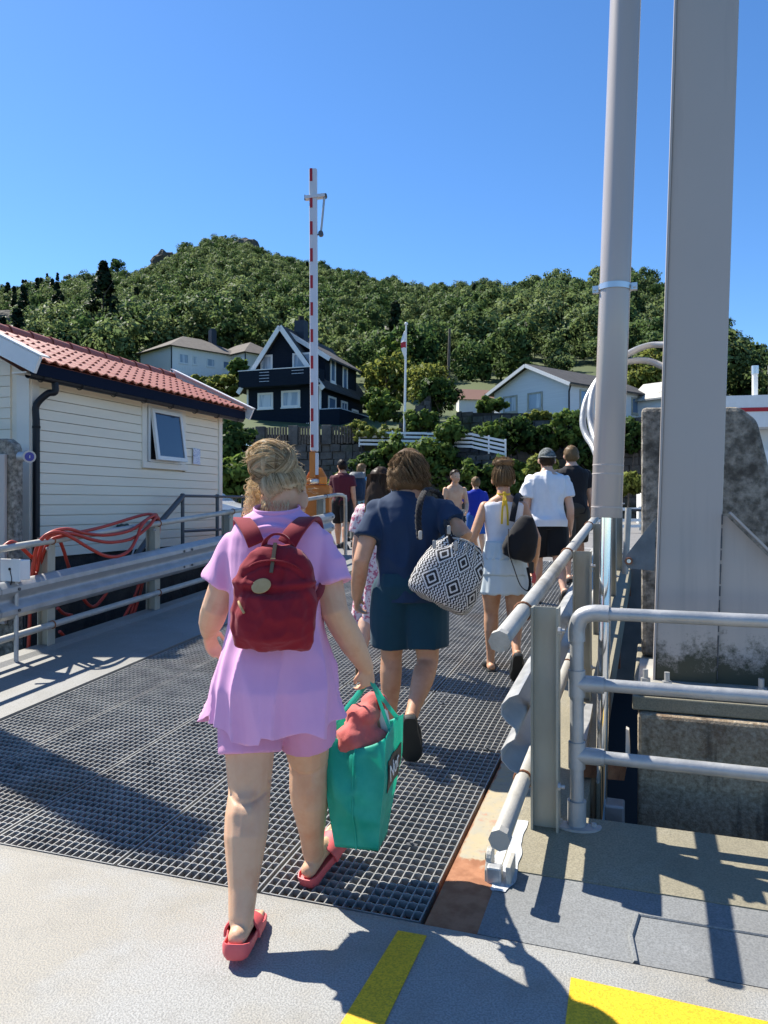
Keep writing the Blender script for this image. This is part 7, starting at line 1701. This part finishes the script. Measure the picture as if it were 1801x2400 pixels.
for z, r_ in ((-.165, .075), (-.155, .105), (-.10, .122), (-.02, .118), (.06, .10), (.12, .075), (.16, .05), (.175, .03)): rings.append([Vector((r_ * 1.05 * math.cos(a), r_ * .7 * math.sin(a), z)) for a in [2 * math.pi * k / 28 for k in range(28)]])
mb.loft(rings); me = fuse(mb, .008, 3); displace(me, lambda p: .010 * (ridge(p, 8, 8, 4, 2) - .5)); smooth_all(me); o = link('bag_body', me, M('black_bag'), db); o.matrix_basis = BD
mb = MB(); ribbon(mb, [W(1200, 1222, 5.82), W(1206, 1190, 5.86), W(1212, 1165, 5.95), W(1222, 1160, 6.05)], Vector((0, -1, .3)), .045, .006); mb.build('shoulder_strap', M('black_bag'), db, True)
mb = MB(); mb.tube(spline([W(1192, 1240, 5.76), W(1192, 1290, 5.74), W(1204, 1330, 5.74), W(1220, 1372, 5.76), W(1238, 1384, 5.8), W(1242, 1362, 5.84), W(1236, 1330, 5.86)], 6), [(.010, .004)] * 37, 8); mb.build('hanging_strap', M('black_bag'), db, True)
cmr = thing('small_camera', 'small black camera with a striped orange strap in the girl\'s right hand', 'camera', W(1240, 1338, 6.02)); mb = MB(); mb.box(W(1240, 1330, 6.0), (.07, .05, .09)); mb.build('camera_body', M('black_plastic'), cmr, bevel=.01); mb = MB(); ribbon(mb, [W(1246, 1335, 6.0), W(1252, 1352, 5.98), W(1250, 1366, 6.0)], Vector((0, -1, 0)), .03, .004); mb.build('camera_strap', M('coral'), cmr, True)

# ------------------------------------------------------------------ woman in the floral dress, half hidden by the man
F = figure('woman with long brown hair in a pink floral dress, half hidden behind the navy man', onramp(889, 6.1), 8, 1.62, dict(lean=3, Lleg=(-14, 20, -30, 0, 0), Rleg=(12, 6, 0, 0, 0), Larm=dict(sw=2, ab=9, fl=12), Rarm=dict(sw=8, ab=6, fl=20)), 'skin_pale', True, 1.0, .010, None, None, None, (6, -4))
shirt(F, 'floral', .58, .62, .016, name='dress_top', amp=.006, slv=1.5, off=5.0); skirt(F, 'floral', [(1.02, .28, .135, .235)], 'dress_skirt', 9, .022); footwear(F, 'sandal', 'sandal', 'strap')
h = F.h; rg = random.Random(51); lines = []; hair_shell(F, SBROWN, thick=1.12, nstr=20)
mb = MB(); mb.capsule([h(0, -.02, .06), h(0, -.045, -.01), h(.0, -.062, -.09), h(0, -.066, -.15)], [(.05 * F.hs, .04 * F.hs), (.056 * F.hs, .03 * F.hs), (.054 * F.hs, .022 * F.hs), (.04 * F.hs, .012 * F.hs)], 14, side=X); me = fuse(mb, .01, 3); displace(me, lambda p: .008 * (ridge(p, 24, 24, 4, 1) - .5)); smooth_all(me); link('hair', me, SBROWN[0], F.root, local=True)
for _ in range(600):
    a = rg.uniform(-1, 1); o_ = rg.uniform(.9, 1.1); ph = rg.uniform(0, 6.28); lines.append([h(.054 * a * (1 + .15 * f) + .004 * math.sin(ph + f * 9), -.052 * o_ * math.sqrt(max(0, 1 - a * a * .8)) * (1 - .1 * f) - .035 * f, .10 - .26 * f) for f in [j / 10 for j in range(11)]])
strand_mesh(lines, .0018, [SBROWN[0], SBROWN[3], SBROWN[1], BROWN[0]], F.root, 'hair_locks', 10)

# ------------------------------------------------------------------ white T-shirt and cap; black T-shirt
F = figure('boy in white T-shirt, black shorts and a backwards grey camouflage cap', onramp(1284, 8.5), 2, 1.74, dict(lean=4, Lleg=(10, 6, 0, 2, 4), Rleg=(-8, 34, -46, 2, 4), Larm=dict(sw=-4, ab=10, fl=15), Rarm=dict(sw=-6, ab=12, fl=30)), 'skin_pale', False, .95, .010, head=(0, -4))
shirt(F, 'white_tee', .490, .62, .020, amp=.022, slv=1.5, flare=.012, off=7.0); shorts(F, 'black_short', .88, .525, .014, amp=.007, flare=1.24); footwear(F, 'sole_dark', 'sole_dark', 'clog'); hair_shell(F, SBROWN, thick=1.05, nstr=120)
h = F.h; mb = MB(); rings = []
for k in range(8):
    th = R(8 + 82 * k / 7); rings.append([h(.053 * math.sin(th) * math.cos(a), .004 + .064 * math.sin(th) * math.sin(a), .074 + .064 * math.cos(th)) for a in [2 * math.pi * j / 28 for j in range(28)]])
mb.loft(rings); mb.build('cap', M('camo_cap'), F.root, True, local=True)
mb = MB(); mb.loft([[h(.046 * math.cos(a), -.05 + k * -.032 * math.sin(a), .078 - .012 * k * math.sin(a)) for a in [math.pi * j / 12 for j in range(13)]] for k in (0, .5, 1.0)], False); o = mb.build('cap_peak', M('camo_cap'), F.root, True, local=True); so = o.modifiers.new('t', 'SOLIDIFY'); so.thickness = .005
F = figure('young man in black T-shirt and dark shorts ahead of the boy with the cap', onramp(1341, 9.9), -2, 1.76, dict(lean=3, Lleg=(-10, 10, -10, 2, 4), Rleg=(10, 4, 6, 2, 4), Larm=dict(sw=4, ab=8, fl=14), Rarm=dict(sw=2, ab=14, fl=16)), 'skin_pale', False, 1.04, .010, head=(6, -2))
shirt(F, 'black_tee', .49, .58, .018, amp=.008, slv=1.4, off=9.0); shorts(F, 'khaki_dark', .95, .57, .018, flare=1.2); footwear(F, 'sole_dark', 'sole_dark', 'clog'); hair_shell(F, SHORT_BLOND, thick=1.07, nstr=420, sl=.016, seed=4, r=.0014)

# ------------------------------------------------------------------ the two boys
def flat(u, Y): return Vector(((u - 900) / 1800 * Y, Y, LAND))
F = figure('shirtless boy in pale shorts facing the camera in front of the wall', flat(1066, 12.6), 176, 1.47, dict(lean=0, Lleg=(2, 4, 0, 2, 8), Rleg=(4, 6, 0, 2, 8), Larm=dict(sw=10, ab=8, fl=48, **{'in': -14}), Rarm=dict(sw=6, ab=8, fl=20)), 'skin_fair', False, .92, .010, head=(-24, 2), hscale=1.10)
shorts(F, 'beige_short', .9, .56, .016, flare=1.2); hair_shell(F, SBROWN, thick=1.08, nstr=300, sl=.02, seed=5, r=.0013); F.h
mb = MB(); mb.ell(F.h(0, .066, .029), (.012 * F.hs, .004 * F.hs, .0035 * F.hs), 10, 6, F.HM.to_3x3()); mb.build('mouth', mat('lip', (.35, .12, .10), .5), F.root, True, local=True)
F = figure('boy in bright blue T-shirt and wet blue shorts seen from behind', flat(1116, 13.2), -8, 1.37, dict(lean=2, Lleg=(6, 4, 0, 2, 4), Rleg=(-6, 8, -8, 2, 4), Larm=dict(sw=34, ab=30, fl=10), Rarm=dict(sw=4, ab=8, fl=14)), 'skin_fair', False, .95, .010, head=(-6, 0), hscale=1.10)
shirt(F, 'blue_tee', .48, .6, .018, amp=.008, slv=1.4, off=11.0); shorts(F, 'blue_wet', .98, .56, .016, flare=1.2); hair_shell(F, SHORT_BLOND, thick=1.06, nstr=320, sl=.014, seed=6, r=.0013)

# ------------------------------------------------------------------ group at the ramp head
F = figure('dark haired man in maroon T-shirt and black shorts beside the orange barrier', flat(802, 15.6), 12, 1.83, dict(lean=3, Lleg=(12, 6, 6, 2, 4), Rleg=(-14, 14, -14, 2, 4), Larm=dict(sw=6, ab=8, fl=12), Rarm=dict(sw=-8, ab=8, fl=16)), 'skin_tan', False, 1.06, .011, head=(-35, -6))
shirt(F, 'maroon_tee', .49, .55, .016, amp=.008, off=13.0); shorts(F, 'black_short', .95, .57, .016, flare=1.15); footwear(F, 'sole_dark', 'sole_dark', 'shoe'); hair_shell(F, DARK, thick=1.07, nstr=300, sl=.018, seed=7, r=.0014)
F = figure('person in light blue shirt and grey trousers carrying a blue backpack', flat(845, 16.4), 6, 1.79, dict(lean=4, Lleg=(-12, 12, -12, 2, 4), Rleg=(10, 4, 5, 2, 4), Larm=dict(sw=-2, ab=12, fl=12), Rarm=dict(sw=4, ab=10, fl=14)), 'skin_tan', False, .98, .011, head=(24, -4))
shirt(F, 'lightblue_tee', .50, .58, .018, amp=.008, slv=1.4, off=15.0); shorts(F, 'grey_pant', 1.9, .57, .016, name='trousers', flare=1.1); footwear(F, 'sole_dark', 'sole_dark', 'shoe'); hair_shell(F, SHORT_BLOND, thick=1.08, nstr=320, sl=.03, seed=8, r=.0014, drop=.2)
rk = thing('rucksack', 'blue and grey hiking rucksack on the person in light blue', 'backpack', flat(842, 16.1) + UP * .95); Mk = Matrix.Translation(flat(840, 16.12) + UP * 1.28) @ Matrix.Rotation(R(-6), 4, 'Z')
mb = MB(); rings = []
for z, w, d in ((-.30, .10, .07), (-.27, .15, .11), (-.1, .165, .14), (.08, .16, .13), (.2, .13, .10), (.26, .09, .06)): rings.append(sring(Vector((0, 0, z)), w, d, Vector((1, 0, 0)), Vector((0, 1, 0)), 20, 3))
mb.loft(rings); me = fuse(mb, .012, 3); displace(me, lambda p: .010 * (ridge(p, 6, 6, 6, 2) - .5)); smooth_all(me); o = link('pack_body', me, cloth('pack_blue', (.022, .045, .085)), rk); o.matrix_basis = Mk
cloth('pack_grey', (.20, .215, .22))
mb = MB(); mb.loft([sring(Mk @ Vector((0, -.11, z)), w, d, Vector((1, 0, 0)), Vector((0, 1, 0)), 16, 3) for z, w, d in ((-.22, .08, .04), (-.16, .11, .06), (.0, .11, .06), (.08, .08, .03))]); mb.build('front_pocket', M('pack_blue'), rk, True)
mb = MB(); mb.loft([sring(Mk @ Vector((0, -.03, z)), w, d, Vector((1, 0, 0)), Vector((0, 1, 0)), 16, 3) for z, w, d in ((.17, .14, .12), (.24, .135, .11), (.30, .09, .06))]); mb.build('top_lid', M('pack_grey'), rk, True)
for sg in (-1, 1):
    mb = MB(); ribbon(mb, [Mk @ Vector((sg * .09, .05, .26)), Mk @ Vector((sg * .10, .12, .30)), Mk @ Vector((sg * .10, .24, .26)), Mk @ Vector((sg * .12, .26, .05))], Vector((0, 0, 1)), .05, .014); mb.build('shoulder_strap', M('pack_grey'), rk, True)
    mb = MB(); mb.tube([Mk @ Vector((sg * .168, -.02, -.2)), Mk @ Vector((sg * .168, -.02, .12))], .028, 10); mb.build('side_pocket', M('pack_grey'), rk, True)
for lab, u, Y, Hh, hm, tee in (('white haired person in dark clothes just behind the maroon shirt', 826, 18.6, 1.68, WHITE, 'khaki_dark'), ('grey haired person in white top between backpack and navy man', 893, 19.0, 1.66, WHITE, 'white_tee')):
    F = figure(lab, flat(u, Y), 4, Hh, dict(lean=5, Lleg=(8, 6, 0, 2, 4), Rleg=(-8, 8, -8, 2, 4), Larm=dict(sw=4, ab=8, fl=14), Rarm=dict(sw=-4, ab=8, fl=14)), 'skin_pale', False, 1.0, .013)
    shirt(F, tee, .49, .6, .016, vox=.012, off=17.0); shorts(F, 'grey_pant', 1.9, .57, .014, name='trousers', vox=.012, flare=1.08); footwear(F, 'sole_dark', 'sole_dark', 'shoe'); hair_shell(F, hm, thick=1.12, nstr=350, sl=.024, seed=9, r=.0018)
